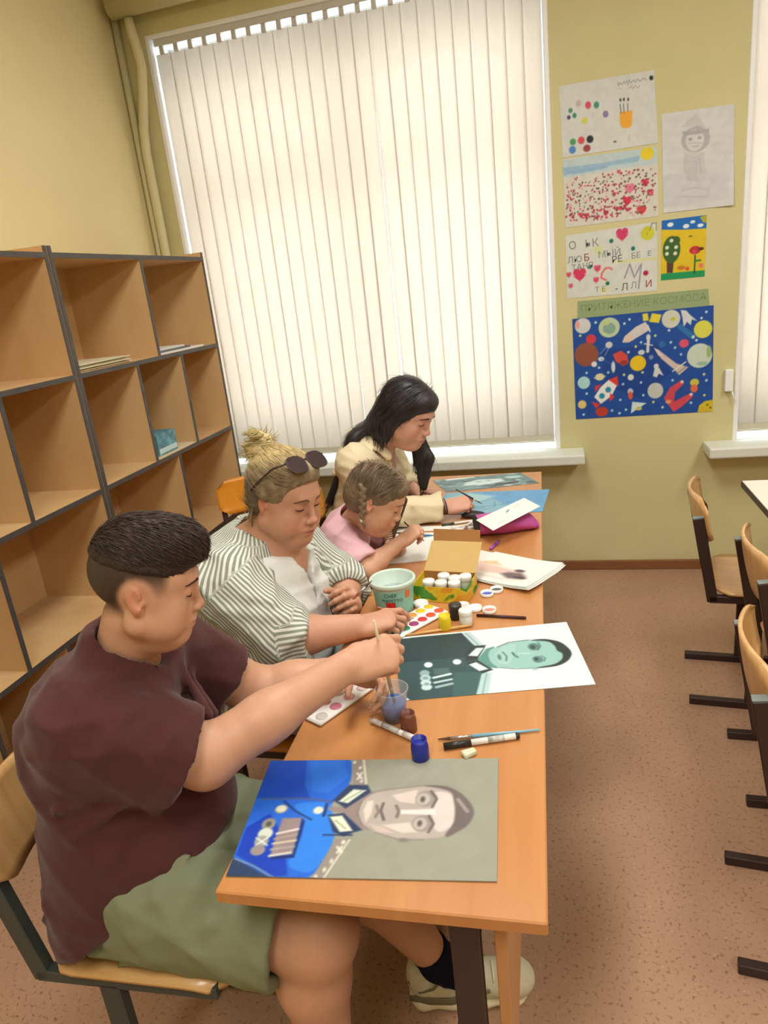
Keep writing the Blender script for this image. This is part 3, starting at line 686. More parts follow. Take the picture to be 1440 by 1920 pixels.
 'P2': [('p',[(-14,292),(332,304),(429,305),(427,226),(247,225),(122,220),(4,216)],(186,204,206)),('p',[(-8,261),(192,260),(345,269),(338,246),(192,244),(53,237),(4,223)],(150,184,206)),('p',[(-2,240),(192,247),(205,236),(53,227)],(140,178,206)),('e',377,276,28.6,27.9,(226,202,42)),('h',296,136,26.6,(216,122,142)),('h',284,84,23.8,(202,52,72)),('h',346,36,25.3,(216,62,66)),('h',364,153,21.0,(190,48,76)),('h',386,107,18.2,(202,60,80)),('h',226,119,11.9,(190,70,90)),('h',250,214,10.5,(200,80,100)),('h',187,43,14.0,(170,40,60)),('h',101,43,12.6,(210,60,80)),('h',67,52,9.8,(215,80,95)),('h',252,54,11.2,(215,80,100)),('h',23,90,15.4,(215,160,165)),('e',304,93,5.0,5.2,(110,120,100)),('e',216,87,5.1,4.7,(120,75,80)),('e',369,88,2.8,3.8,(120,75,80)),('e',42,139,3.2,4.5,(95,90,85)),('e',377,160,4.9,2.8,(215,150,160)),('e',256,200,3.8,2.7,(215,150,160)),('e',320,213,5.5,2.8,(120,75,80)),('e',396,158,4.1,4.4,(120,75,80)),('e',399,179,3.1,5.2,(95,90,85)),('e',149,156,3.0,2.8,(150,60,75)),('e',337,150,4.3,4.1,(110,120,100)),('e',128,148,5.0,3.8,(200,90,110)),('e',196,178,3.0,3.1,(150,60,75)),('e',144,29,3.7,4.0,(95,90,85)),('e',238,143,2.5,2.5,(120,75,80)),('e',391,93,2.8,3.1,(215,150,160)),('e',138,30,3.6,4.0,(215,150,160)),('e',242,124,4.9,3.5,(200,90,110)),('e',391,207,2.7,3.4,(190,60,80)),('e',62,143,3.3,4.5,(150,60,75)),('e',131,153,3.0,2.6,(120,75,80)),('e',125,73,4.0,4.5,(150,60,75)),('e',216,22,3.7,3.1,(190,60,80)),('e',103,147,4.5,2.8,(110,120,100)),('e',205,207,5.1,2.7,(110,120,100)),('e',54,104,5.3,3.6,(120,75,80)),('e',61,129,5.1,3.2,(95,90,85)),('e',252,34,3.0,4.0,(95,90,85)),('e',129,80,3.3,3.8,(120,75,80)),('e',340,192,4.1,2.9,(95,90,85)),('e',71,45,4.0,3.9,(190,60,80)),('e',146,45,4.9,4.7,(110,120,100)),('e',13,99,3.4,4.0,(110,120,100)),('e',201,159,4.9,4.4,(200,90,110)),('e',136,27,3.0,5.0,(95,90,85)),('e',102,107,4.6,3.7,(215,150,160)),('e',276,117,3.6,3.2,(200,90,110)),('e',339,71,3.6,4.9,(215,150,160)),('e',182,45,3.6,3.4,(120,75,80)),('e',68,111,5.1,5.2,(95,90,85)),('e',34,158,4.5,3.6,(190,60,80)),('e',237,62,4.6,3.6,(190,60,80)),('e',356,107,3.3,5.4,(120,75,80)),('e',183,183,4.5,3.0,(110,120,100)),('e',297,179,5.5,5.3,(120,75,80)),('e',58,203,3.4,2.9,(120,75,80)),('e',170,107,3.6,4.4,(150,60,75)),('e',97,99,5.3,2.4,(95,90,85)),('e',349,29,5.2,4.5,(190,60,80)),('e',15,141,4.4,2.6,(190,60,80)),('e',391,115,3.4,3.4,(120,75,80)),('e',334,133,4.5,3.5,(120,75,80)),('e',159,183,3.9,2.9,(120,75,80)),('e',143,95,5.3,2.4,(150,60,75)),('e',377,151,4.1,3.3,(190,60,80)),('e',178,141,3.2,3.2,(110,120,100)),('e',395,140,5.3,4.1,(200,90,110)),('e',122,70,3.2,2.4,(200,90,110)),('e',117,118,3.9,2.7,(190,60,80)),('e',97,27,2.6,2.8,(95,90,85)),('e',221,211,3.3,5.1,(215,150,160)),('e',204,206,5.1,4.5,(200,90,110)),('e',251,157,3.9,4.3,(190,60,80)),('e',366,43,2.5,2.7,(200,90,110)),('e',137,110,3.4,3.9,(95,90,85)),('e',281,146,5.0,2.7,(150,60,75)),('e',188,165,5.3,5.0,(190,60,80)),('e',178,176,5.0,4.1,(110,120,100)),('e',258,76,4.0,5.1,(95,90,85)),('e',280,121,4.7,5.1,(95,90,85)),('e',24,52,5.1,4.5,(95,90,85)),('e',266,101,3.9,3.3,(120,75,80)),('e',225,121,4.0,3.3,(120,75,80)),('e',223,131,2.6,4.6,(200,90,110)),('e',323,55,4.6,2.4,(110,120,100)),('e',28,130,3.7,3.8,(150,60,75)),('e',87,50,4.5,5.2,(110,120,100)),('e',406,40,4.7,3.7,(120,75,80)),('e',169,95,3.0,4.2,(150,60,75)),('e',271,106,4.8,3.2,(190,60,80)),('e',304,102,5.2,2.8,(95,90,85)),('e',284,196,4.0,3.4,(110,120,100)),('e',24,141,4.6,2.8,(110,120,100)),('e',118,82,5.4,4.0,(120,75,80)),('e',228,163,3.2,4.6,(190,60,80)),('e',329,24,5.2,3.7,(95,90,85)),('e',295,179,4.5,2.6,(110,120,100)),('e',357,207,4.0,3.7,(95,90,85)),('e',195,43,3.5,4.8,(150,60,75)),('e',157,108,5.1,5.2,(95,90,85)),('e',90,81,2.8,5.3,(110,120,100)),('e',87,118,4.6,3.5,(215,150,160)),('e',138,168,4.4,3.4,(95,90,85)),('e',297,140,3.6,3.2,(110,120,100)),('e',350,130,4.1,4.1,(190,60,80)),('e',76,172,2.6,2.4,(120,75,80)),('e',18,174,5.2,3.8,(215,150,160)),('e',176,146,3.4,5.2,(95,90,85)),('e',191,151,3.0,4.3,(150,60,75)),('e',159,141,5.2,2.8,(200,90,110)),('e',338,192,4.8,4.4,(150,60,75)),('e',13,120,5.3,3.5,(150,60,75)),('e',275,80,3.9,5.2,(150,60,75)),('e',131,61,3.9,3.1,(120,75,80)),('e',296,207,4.2,4.3,(190,60,80)),('e',400,136,3.6,3.3,(95,90,85)),('e',28,143,5.6,3.8,(215,150,160)),('e',277,167,5.4,4.3,(95,90,85)),('e',109,72,3.9,3.7,(110,120,100)),('e',19,134,4.2,5.3,(190,60,80)),('e',386,104,4.7,3.1,(215,150,160)),('e',384,119,2.6,3.1,(150,60,75)),('e',321,117,2.6,4.9,(95,90,85)),('e',22,154,2.6,5.3,(120,75,80)),('e',262,79,3.0,3.1,(200,90,110)),('e',33,60,5.5,2.8,(150,60,75)),('e',85,47,2.5,4.0,(95,90,85)),('e',316,132,4.1,2.7,(150,60,75)),('e',123,36,3.9,4.9,(120,75,80)),('e',56,106,4.0,4.7,(200,90,110)),('e',126,54,2.9,2.6,(120,75,80)),('e',327,78,5.5,4.4,(200,90,110)),('e',290,202,2.6,2.9,(200,90,110)),('e',362,42,2.7,4.7,(95,90,85)),('e',227,68,5.3,4.3,(215,150,160)),('e',14,188,2.9,4.4,(215,150,160)),('e',296,28,4.7,3.2,(215,150,160)),('e',229,57,3.5,3.3,(120,75,80)),('e',279,163,3.3,2.5,(215,150,160)),('e',9,70,2.8,5.3,(215,150,160)),('e',354,145,5.4,4.2,(120,75,80)),('e',51,111,3.1,3.4,(120,75,80)),('e',339,100,4.7,2.6,(190,60,80)),('e',258,96,2.9,4.7,(95,90,85)),('e',46,59,3.4,5.1,(95,90,85)),('e',69,98,2.6,4.4,(120,75,80)),('e',398,111,4.3,2.7,(215,150,160)),('e',279,48,3.1,2.4,(190,60,80)),('e',291,168,3.6,3.7,(120,75,80)),('e',84,160,4.2,3.4,(215,150,160)),('e',148,61,5.0,4.8,(110,120,100)),('e',347,51,4.4,3.6,(120,75,80)),('e',100,186,3.6,2.6,(95,90,85)),('e',297,195,5.3,2.9,(215,150,160)),('e',194,67,3.9,4.0,(150,60,75)),('e',152,58,2.5,3.9,(190,60,80)),('e',333,93,2.5,4.4,(190,60,80)),('e',158,153,3.9,4.5,(95,90,85)),('e',324,127,4.3,5.2,(190,60,80)),('e',219,84,5.0,3.5,(190,60,80)),('e',319,210,3.1,3.2,(150,60,75)),('e',149,197,4.3,4.6,(110,120,100)),('e',398,134,2.5,5.2,(120,75,80)),('e',312,200,4.5,5.2,(200,90,110)),('e',343,80,4.8,4.2,(120,75,80)),('e',38,120,2.8,3.4,(215,150,160)),('e',161,108,2.5,3.5,(120,75,80)),('e',215,68,3.1,4.4,(200,90,110)),('e',45,138,4.6,4.0,(110,120,100)),('e',98,22,2.8,3.3,(215,150,160)),('e',257,162,5.3,2.8,(110,120,100)),('e',76,133,4.5,4.1,(110,120,100)),('e',359,53,4.8,3.6,(95,90,85)),('e',245,120,3.2,3.6,(150,60,75)),('e',397,96,3.0,2.4,(150,60,75)),('e',229,156,4.2,3.6,(200,90,110)),('e',265,98,4.6,4.6,(150,60,75)),('e',53,28,4.1,2.6,(120,75,80)),('e',263,48,5.4,3.1,(110,120,100)),('e',327,94,5.1,2.4,(110,120,100)),('e',40,183,2.9,4.2,(150,60,75)),('e',180,102,3.5,4.7,(120,75,80)),('e',379,75,5.5,4.3,(215,150,160)),('e',45,193,2.6,3.0,(200,90,110)),('e',368,180,5.6,4.6,(120,75,80)),('e',224,135,3.6,2.7,(190,60,80)),('e',51,26,2.5,3.5,(200,90,110)),('e',26,30,4.8,4.6,(200,90,110)),('e',335,211,5.6,4.6,(120,75,80)),('e',154,35,3.4,3.9,(110,120,100)),('e',34,65,2.8,3.6,(215,150,160)),('e',180,201,3.1,5.3,(200,90,110)),('e',29,84,3.3,2.6,(95,90,85)),('e',74,130,5.1,4.9,(120,75,80)),('e',149,196,5.0,2.3,(215,150,160)),('e',335,187,2.5,4.0,(95,90,85)),('e',29,45,5.5,2.9,(215,150,160)),('e',194,128,2.7,3.2,(215,150,160)),('e',207,80,2.6,3.5,(215,150,160)),('e',353,117,5.4,4.3,(190,60,80)),('e',13,90,2.5,4.7,(95,90,85)),('e',337,56,3.8,5.1,(150,60,75)),('e',308,19,5.3,2.8,(215,150,160)),('e',344,177,2.7,3.4,(95,90,85)),('e',111,132,3.9,3.2,(110,120,100)),('e',315,91,4.8,2.6,(110,120,100)),('e',369,140,5.2,2.9,(150,60,75)),('e',201,68,3.5,3.7,(95,90,85)),('e',379,168,5.4,2.4,(120,75,80)),('e',32,55,2.9,4.3,(200,90,110)),('e',60,63,4.1,5.3,(110,120,100)),('e',116,105,2.8,3.6,(200,90,110)),('e',197,142,4.3,5.3,(120,75,80)),('e',54,26,2.5,2.4,(95,90,85)),('e',200,188,4.7,2.4,(215,150,160)),('e',97,172,4.7,3.0,(200,90,110)),('e',208,203,2.6,3.5,(200,90,110)),('e',227,63,3.8,2.7,(150,60,75)),('e',149,34,4.1,4.5,(190,60,80)),('e',404,29,3.4,2.9,(110,120,100)),('e',187,199,4.7,3.9,(95,90,85)),('e',213,194,5.0,3.5,(95,90,85)),('e',146,187,4.0,4.0,(120,75,80)),('e',16,103,4.8,2.7,(120,75,80)),('e',140,141,5.0,3.8,(120,75,80)),('e',106,69,5.1,4.3,(95,90,85)),('e',326,182,4.7,4.1,(95,90,85)),('e',341,36,4.3,4.1,(110,120,100)),('e',51,144,3.9,4.4,(190,60,80)),('e',358,118,2.6,4.1,(150,60,75)),('e',218,134,3.8,4.1,(190,60,80)),('e',42,29,2.7,4.4,(150,60,75)),('e',296,205,3.4,3.9,(190,60,80)),('e',26,73,4.5,4.9,(150,60,75)),('e',126,135,3.9,3.2,(215,150,160)),('e',271,151,4.0,3.5,(110,120,100)),('e',110,171,5.4,3.0,(150,60,75)),('e',410,185,4.5,3.7,(190,60,80)),('e',70,87,2.9,3.8,(110,120,100)),('e',384,117,3.5,2.4,(95,90,85)),('e',204,162,4.1,5.0,(190,60,80)),('e',71,167,4.2,3.1,(200,90,110)),('e',45,156,3.3,3.4,(190,60,80)),('e',260,162,4.5,5.2,(150,60,75)),('e',44,79,2.7,5.0,(200,90,110)),('e',237,50,2.6,5.3,(95,90,85)),('e',139,180,4.8,2.6,(215,150,160)),('e',40,149,2.6,4.5,(95,90,85)),('e',164,19,2.7,2.6,(150,60,75)),('e',322,30,5.3,3.9,(150,60,75)),('e',29,124,3.8,5.2,(190,60,80)),('e',46,157,4.0,5.1,(150,60,75)),('e',42,123,4.9,2.7,(190,60,80)),('e',271,195,4.5,3.5,(150,60,75)),('e',227,161,5.5,3.6,(120,75,80)),('e',401,42,2.9,4.4,(120,75,80)),('e',131,35,5.0,4.0,(120,75,80)),('e',353,155,4.5,3.3,(190,60,80)),('e',233,35,4.0,3.2,(110,120,100)),('e',186,92,3.7,4.5,(150,60,75)),('e',86,187,4.6,4.5,(150,60,75)),('e',96,127,3.2,4.3,(110,120,100)),('e',255,127,5.1,2.8,(110,120,100)),('e',122,120,5.2,4.2,(110,120,100)),('e',298,204,2.8,4.6,(200,90,110)),('e',197,102,5.1,5.0,(190,60,80)),('e',113,35,3.5,5.0,(120,75,80)),('e',120,112,3.6,4.7,(200,90,110)),('e',310,87,4.8,2.4,(120,75,80)),('e',351,153,4.5,3.6,(215,150,160)),('e',188,99,5.3,3.9,(200,90,110)),('e',251,76,5.0,2.8,(95,90,85)),('e',220,87,4.0,3.8,(200,90,110)),('e',222,205,3.9,2.7,(120,75,80)),('e',72,181,4.0,4.3,(95,90,85)),('e',157,87,4.5,3.0,(200,90,110)),('e',81,35,3.2,2.6,(190,60,80)),('e',240,141,3.1,2.6,(190,60,80)),('e',311,98,3.9,4.4,(150,60,75)),('e',215,40,2.5,3.7,(95,90,85)),('e',317,211,2.8,3.7,(95,90,85)),('e',190,39,3.4,2.6,(215,150,160)),('e',313,59,4.4,4.9,(190,60,80)),('e',373,97,5.1,3.0,(110,120,100)),('e',405,42,3.1,2.6,(200,90,110)),('e',221,175,5.2,2.9,(95,90,85)),('e',179,213,3.4,4.5,(95,90,85)),('e',317,138,2.8,3.5,(120,75,80)),('e',167,171,3.9,3.6,(150,60,75)),('e',217,161,3.1,4.4,(215,150,160)),('e',312,81,5.2,5.1,(215,150,160)),('e',337,56,5.3,4.1,(215,150,160)),('e',180,75,3.1,3.3,(200,90,110)),('e',355,75,2.6,4.8,(215,150,160)),('e',262,182,4.7,3.6,(215,150,160)),('e',120,186,2.5,2.8,(95,90,85)),('e',302,29,4.7,3.8,(215,150,160)),('e',131,51,5.4,2.6,(120,75,80)),('e',407,143,4.7,3.5,(95,90,85)),('e',236,162,5.2,3.3,(190,60,80)),('e',162,134,4.2,5.3,(150,60,75)),('e',123,169,5.0,2.6,(190,60,80)),('e',34,119,4.5,3.3,(150,60,75)),('e',165,72,3.5,5.0,(215,150,160)),('e',261,206,4.9,5.1,(150,60,75)),('e',356,65,4.6,2.6,(95,90,85)),('e',192,114,3.8,2.8,(200,90,110)),('e',234,94,5.5,3.9,(200,90,110)),('e',240,52,2.7,3.5,(95,90,85)),('e',144,195,5.4,2.6,(200,90,110)),('e',143,44,2.8,3.3,(215,150,160)),('e',132,46,4.6,3.7,(215,150,160)),('e',242,33,5.3,3.3,(95,90,85)),('e',204,54,3.5,3.9,(215,150,160)),('e',362,115,3.8,2.9,(110,120,100)),('e',175,135,2.9,3.7,(150,60,75)),('e',151,154,4.3,4.1,(120,75,80)),('e',62,211,3.4,4.0,(190,60,80)),('e',371,67,2.7,2.6,(110,120,100)),('e',178,157,3.2,3.6,(200,90,110)),('e',138,182,4.6,3.9,(215,150,160)),('e',192,137,3.9,2.5,(200,90,110)),('e',131,121,4.4,2.7,(200,90,110)),('e',322,142,5.4,5.2,(95,90,85)),('e',185,136,3.3,2.8,(215,150,160)),('e',186,72,3.3,2.9,(95,90,85)),('e',283,212,3.4,2.9,(120,75,80)),('e',252,129,3.9,3.2,(150,60,75)),('e',81,176,3.7,4.4,(190,60,80)),('e',9,84,2.8,4.0,(150,60,75)),('e',252,148,3.0,5.2,(150,60,75)),('e',16,175,3.9,3.0,(120,75,80)),('e',132,20,3.4,3.5,(150,60,75)),('e',53,207,3.0,5.3,(200,90,110)),('e',371,191,4.4,4.7,(110,120,100)),('e',378,101,3.6,3.4,(95,90,85)),('e',113,181,2.6,2.9,(110,120,100)),('e',342,26,4.9,3.8,(120,75,80)),('e',297,48,4.8,5.1,(190,60,80)),('e',275,171,2.7,3.8,(110,120,100)),('h',80,48,4.6,(205,60,80)),('h',275,53,5.1,(150,45,60)),('h',146,25,6.8,(150,45,60)),('h',281,41,5.5,(185,50,70)),('h',189,23,7.0,(185,50,70)),('h',136,34,6.3,(205,60,80)),('h',72,74,5.3,(205,60,80)),('h',73,52,6.5,(205,60,80)),('h',86,32,4.9,(205,60,80)),('h',38,41,6.7,(150,45,60)),('h',179,60,5.7,(185,50,70)),('h',207,68,4.9,(185,50,70)),('h',238,34,6.6,(150,45,60)),('h',105,46,6.0,(205,60,80)),('h',92,42,6.3,(150,45,60)),('h',235,50,7.1,(150,45,60)),('h',182,53,4.9,(150,45,60)),('h',169,62,4.6,(205,60,80)),('h',272,61,6.1,(205,60,80)),('h',84,65,5.6,(185,50,70)),('h',27,55,6.6,(150,45,60)),('h',75,40,7.5,(185,50,70)),('h',134,58,5.9,(185,50,70)),('h',291,48,7.3,(185,50,70)),('h',280,68,7.7,(185,50,70)),('h',184,70,6.0,(150,45,60)),('h',79,45,4.8,(185,50,70)),('h',184,37,6.6,(185,50,70)),('h',211,31,6.7,(205,60,80)),('h',169,28,6.5,(185,50,70)),('h',225,59,5.9,(150,45,60)),('h',254,61,7.1,(185,50,70)),('h',279,46,6.2,(205,60,80)),('h',98,33,7.6,(205,60,80)),('h',40,49,5.8,(150,45,60)),('h',235,22,4.7,(185,50,70)),('h',208,33,4.7,(205,60,80)),('h',239,24,4.4,(185,50,70)),('h',134,63,4.6,(205,60,80)),('h',101,30,6.1,(150,45,60)),('h',156,30,5.4,(205,60,80)),('h',288,43,5.9,(150,45,60)),('h',266,53,6.9,(150,45,60)),('h',97,45,4.3,(205,60,80)),('h',165,58,7.6,(205,60,80)),('h',242,58,6.5,(150,45,60)),('h',148,20,5.0,(185,50,70)),('h',80,53,4.2,(205,60,80)),('h',236,58,5.2,(205,60,80)),('h',280,51,5.1,(185,50,70)),('h',34,43,5.1,(150,45,60)),('h',158,57,4.7,(205,60,80)),('h',34,58,4.7,(205,60,80)),('h',96,20,4.4,(150,45,60)),('h',129,73,5.1,(150,45,60)),('h',213,30,7.1,(205,60,80)),('h',96,42,4.7,(150,45,60)),('h',271,63,7.7,(150,45,60)),('h',258,55,5.7,(150,45,60)),('h',6,48,6.8,(185,50,70))],
 'P3': [('h',263,265,33.6,(202,60,106)),('h',63,108,36.6,(206,56,92)),('h',11,113,15.4,(206,70,100)),('h',147,127,19.7,(208,76,106)),('h',140,75,16.6,(208,70,104)),('h',19,59,14.1,(208,86,110)),('l',[(214,116),(202,125),(183,123),(167,103),(164,82),(186,70)],8.2,(216,102,112)),('e',213,243,9.2,9.5,(26,112,86)),('e',312,197,8.9,9.4,(26,112,86)),('e',111,138,9.0,8.6,(26,112,86)),('e',193,54,9.4,9.2,(26,112,86)),('e',378,254,30.1,30.1,(200,200,52)),('e',376,252,3.5,6.3,(170,170,50)),('e',369,83,11.6,11.2,(172,26,72)),('p',[(221,151),(421,147),(421,137),(221,142)],(212,214,150)),('p',[(135,229),(172,227),(172,188),(134,195)],(208,214,160)),('p',[(157,39),(195,39),(194,14),(156,15)],(212,210,150)),('l',[(272,71),(296,131),(317,69),(349,125),(336,17)],6.2,(140,140,160)),('l',[(387,267),(399,294),(393,284)],4.2,(120,125,120)),('l',[(396,294),(417,294),(417,263)],4.2,(130,135,125))],
 'PN': [('p',[(80,356),(144,404),(182,342)],(195,196,195)),('e',140,297,59.2,52.9,(175,176,176)),('e',137,294,37.4,43.9,(206,206,205)),('e',118,301,8.4,6.4,(158,159,160)),('e',156,302,8.4,6.4,(158,159,160)),('l',[(112,285),(169,280)],2.7,(175,176,176)),('l',[(128,269),(150,269)],4.1,(158,159,160)),('p',[(83,336),(195,334),(195,318),(93,319)],(169,170,171)),('p',[(92,251),(176,241),(182,149),(188,55),(84,64),(94,159)],(199,199,199)),('l',[(98,225),(101,126)],20.5,(191,192,192)),('l',[(156,217),(163,111)],9.5,(189,190,190)),('l',[(13,166),(104,158)],2.8,(192,193,193)),('p',[(0,168),(278,140),(279,31),(-3,24)],(200,201,202)),('l',[(78,88),(130,95),(195,81),(188,48),(84,64)],4.2,(183,184,185)),('p',[(101,218),(150,211),(150,120),(101,126)],(192,193,193)),('l',[(92,245),(131,220),(176,237)],2.7,(180,181,181))],
 'YE': [('p',[(-12,268),(198,271),(200,208),(99,214),(-12,227)],(30,104,186)),('e',38,243,13.9,9.5,(225,232,235)),('e',107,228,13.7,9.4,(225,232,235)),('e',135,243,10.9,6.7,(225,232,235)),('e',169,224,13.5,8.0,(225,232,235)),('p',[(165,259),(198,268),(199,229),(179,237)],(170,170,60)),('p',[(-8,30),(104,29),(206,27),(208,-30),(-8,-9)],(26,146,86)),('p',[(25,79),(56,76),(52,29),(26,31)],(88,62,52)),('e',45,133,39.1,59.5,(62,98,48)),('e',62,171,20.8,19.1,(62,98,48)),('e',44,173,8.4,8.2,(216,224,206)),('e',25,144,8.4,8.3,(216,224,206)),('e',65,142,8.4,8.2,(216,224,206)),('e',25,117,8.4,8.3,(216,224,206)),('e',62,115,8.4,8.3,(216,224,206)),('l',[(150,96),(149,18)],6.5,(40,86,44)),('l',[(151,72),(174,73)],8.7,(60,130,50)),('e',149,120,24.6,17.7,(186,44,52)),('e',175,123,12.2,6.8,(80,44,40)),('e',146,114,10.9,9.5,(206,70,80)),('e',90,48,18.1,9.7,(190,120,40)),('e',178,49,9.5,11.0,(220,120,110)),('e',127,182,8.2,3.4,(110,90,30)),('e',117,42,9.7,8.3,(200,90,60))],
}
# ------------------------------------------------------------------ drawings and sheets
class Canvas:
    """colour field over a w x h sheet (metres), sampled on a grid of points"""
    def __init__(s, w, h, step, bg, blur=1.0):
        s.nx, s.ny = max(2, int(round(w / step)) + 1), max(2, int(round(h / step)) + 1)
        s.w, s.h, s.soft = w, h, step * 0.75 * blur
        s.U, s.V = np.meshgrid(np.linspace(0, w, s.nx), np.linspace(0, h, s.ny))
        s.c = np.zeros((s.ny, s.nx, 3)) + np.array(bg[:3], float)
    def put(s, d, col, soft=None):
        a = np.clip(0.5 - d / (2 * (soft or s.soft)), 0, 1)[..., None]
        s.c = s.c * (1 - a) + np.array(col[:3], float) * a
    def ell(s, x, y, a, b, col, soft=None):
        q = np.sqrt(((s.U - x) / a) ** 2 + ((s.V - y) / b) ** 2)
        s.put((q - 1) * min(a, b), col, soft)
    def heart(s, x, y, r, col):
        u, v = (s.U - x) / r, (s.V - y) / r + 0.1
        q = (u * u + v * v - 0.55) ** 3 * 1.6 - u * u * v ** 3
        s.put(np.where(q < 0, -1, 1) * np.abs(q) ** .5 * r * .5, col)
    def dseg(s, p, q):
        px, py = s.U - p[0], s.V - p[1]
        bx, by = q[0] - p[0], q[1] - p[1]
        t = np.clip((px * bx + py * by) / (bx * bx + by * by + 1e-12), 0, 1)
        return np.hypot(px - bx * t, py - by * t)
    def line(s, pts, w, col):
        d = None
        for a, b in zip(pts[:-1], pts[1:]):
            e = s.dseg(a, b)
            d = e if d is None else np.minimum(d, e)
        s.put(d - w / 2, col)
    def poly(s, pts, col, soft=None):
        ins = np.zeros(s.U.shape, bool)
        d = None
        for a, b in zip(pts, pts[1:] + pts[:1]):
            e = s.dseg(a, b)
            d = e if d is None else np.minimum(d, e)
            if a[1] != b[1]:
                cr = (a[1] > s.V) != (b[1] > s.V)
                ins ^= cr & (s.U < (b[0] - a[0]) * (s.V - a[1]) / (b[1] - a[1]) + a[0])
        s.put(np.where(ins, -d, d), col, soft)
    def art(s, shapes, rounded=False):
        for k in shapes:
            if k[0] == 'e': s.ell(k[1] / 1e3, k[2] / 1e3, max(k[3], .8) / 1e3, max(k[4], .8) / 1e3, k[5])
            elif k[0] == 'h': s.heart(k[1] / 1e3, k[2] / 1e3, k[3] / 1e3, k[4])
            elif k[0] == 'p':
                pts = [(a / 1e3, b / 1e3) for a, b in k[1]]
                for _ in range(2 if len(pts) > 7 and rounded else 0):        # round the corners of drawn outlines
                    pts = [q for a, b in zip(pts, pts[1:] + pts[:1]) for q in ((a[0] * .78 + b[0] * .22, a[1] * .78 + b[1] * .22), (a[0] * .22 + b[0] * .78, a[1] * .22 + b[1] * .78))]
                s.poly(pts, k[2])
            else: s.line([(a / 1e3, b / 1e3) for a, b in k[1]], k[2] / 1e3, k[3])
        return s
    def grain(s, seed, amp, n=40):
        r = np.random.RandomState(seed)
        f = np.zeros(s.U.shape)
        for _ in range(n):
            kx, ky, ph = r.normal(0, 90), r.normal(0, 90), r.uniform(0, 7)
            f += np.sin(kx * s.U + ky * s.V + ph)
        s.c *= (1 + amp * f / math.sqrt(n))[..., None]
        return s

def col_attr(me, rgb255):
    a = np.clip(np.asarray(rgb255, float).reshape(-1, 3) / 255.0, 0, 1)
    l = np.where(a <= 0.04045, a / 12.92, ((a + 0.055) / 1.055) ** 2.4)
    at = me.color_attributes.new('Col', 'FLOAT_COLOR', 'POINT')
    at.data.foreach_set('color', np.concatenate([l, np.ones((len(l), 1))], 1).astype(np.float32).ravel())

def grid_mesh(name, P, N, t):
    """sheet of thickness t under the grid of points P (ny,nx,3); the under face shares the rim"""
    ny, nx = P.shape[:2]
    top = P.reshape(-1, 3)
    bot = (P - N * t).reshape(-1, 3)
    n = nx * ny
    idx = np.arange(n).reshape(ny, nx)
    q1 = np.stack([idx[:-1, :-1], idx[:-1, 1:], idx[1:, 1:], idx[1:, :-1]], -1).reshape(-1, 4)
    # under side: coarse strips only
    step = max(1, nx // 8), max(1, ny // 8)
    ix = sorted(set(list(range(0, nx, step[0])) + [nx - 1]))
    iy = sorted(set(list(range(0, ny, step[1])) + [ny - 1]))
    sel = idx[np.ix_(iy, ix)]
    m = {int(v): n + i for i, v in enumerate(sel.ravel())}
    vb = bot[sel.ravel()]
    sb = np.arange(len(vb)).reshape(sel.shape) + n
    q2 = np.stack([sb[:-1, :-1], sb[1:, :-1], sb[1:, 1:], sb[:-1, 1:]], -1).reshape(-1, 4)
    polys = [list(map(int, f)) for f in q1] + [list(map(int, f)) for f in q2]
    def rim(tops, bots):
        tl = [int(v) for v in tops]
        bl = [m[int(v)] for v in bots]
        polys.append(tl + bl[::-1])
    for k in range(len(ix) - 1):
        a, b = ix[k], ix[k + 1]
        rim(idx[0, a:b + 1][::-1], [idx[0, b], idx[0, a]])
        rim(idx[-1, a:b + 1], [idx[-1, a], idx[-1, b]])
    for k in range(len(iy) - 1):
        a, b = iy[k], iy[k + 1]
        rim(idx[a:b + 1, 0], [idx[a, 0], idx[b, 0]])
        rim(idx[a:b + 1, -1][::-1], [idx[b, -1], idx[a, -1]])
    me = bpy.data.meshes.new(name)
    V = np.concatenate([top, vb])
    me.from_pydata(V.tolist(), [], polys)
    return me, V, sel.ravel()

M_paper = mat('paper_painted', (255, 255, 255), 0.6, 0.3, attr='Col')
M_gloss = mat('photo_print', (255, 255, 255), 0.35, 0.5, attr='Col')

def sheet(name, label, cat, quad, canvas, t=.0006, group=None, bend=None, m=None, parent=None):
    """quad: world corners TL, TR, BR, BL of the printed face"""
    q = [np.array(p, float) for p in quad]
    u = (canvas.U / canvas.w)[..., None]
    v = (canvas.V / canvas.h)[..., None]
    P = (q[0] * (1 - u) + q[1] * u) * v + (q[3] * (1 - u) + q[2] * u) * (1 - v)
    n = np.cross(q[2] - q[3], q[0] - q[3])
    n /= np.linalg.norm(n)
    if bend is not None:
        P = P + n * bend(u[..., 0], v[..., 0])[..., None]
    me, V, sel = grid_mesh(name, P, n, t)
    rgb = canvas.c.reshape(-1, 3)
    edge = np.zeros((len(sel), 3)) + np.median(rgb, axis=0)
    col_attr(me, np.concatenate([rgb, edge]))
    o = link(name, me, m or M_paper, parent, parent is not None, bend is not None)
    if label: tag(o, label, cat, group)
    return o

ZT_ = ZTBL + .0008
def flat(q, z=None, t=.0006):
    z = (ZT_ if z is None else z) + t
    return [(p[0], p[1], z) for p in q]

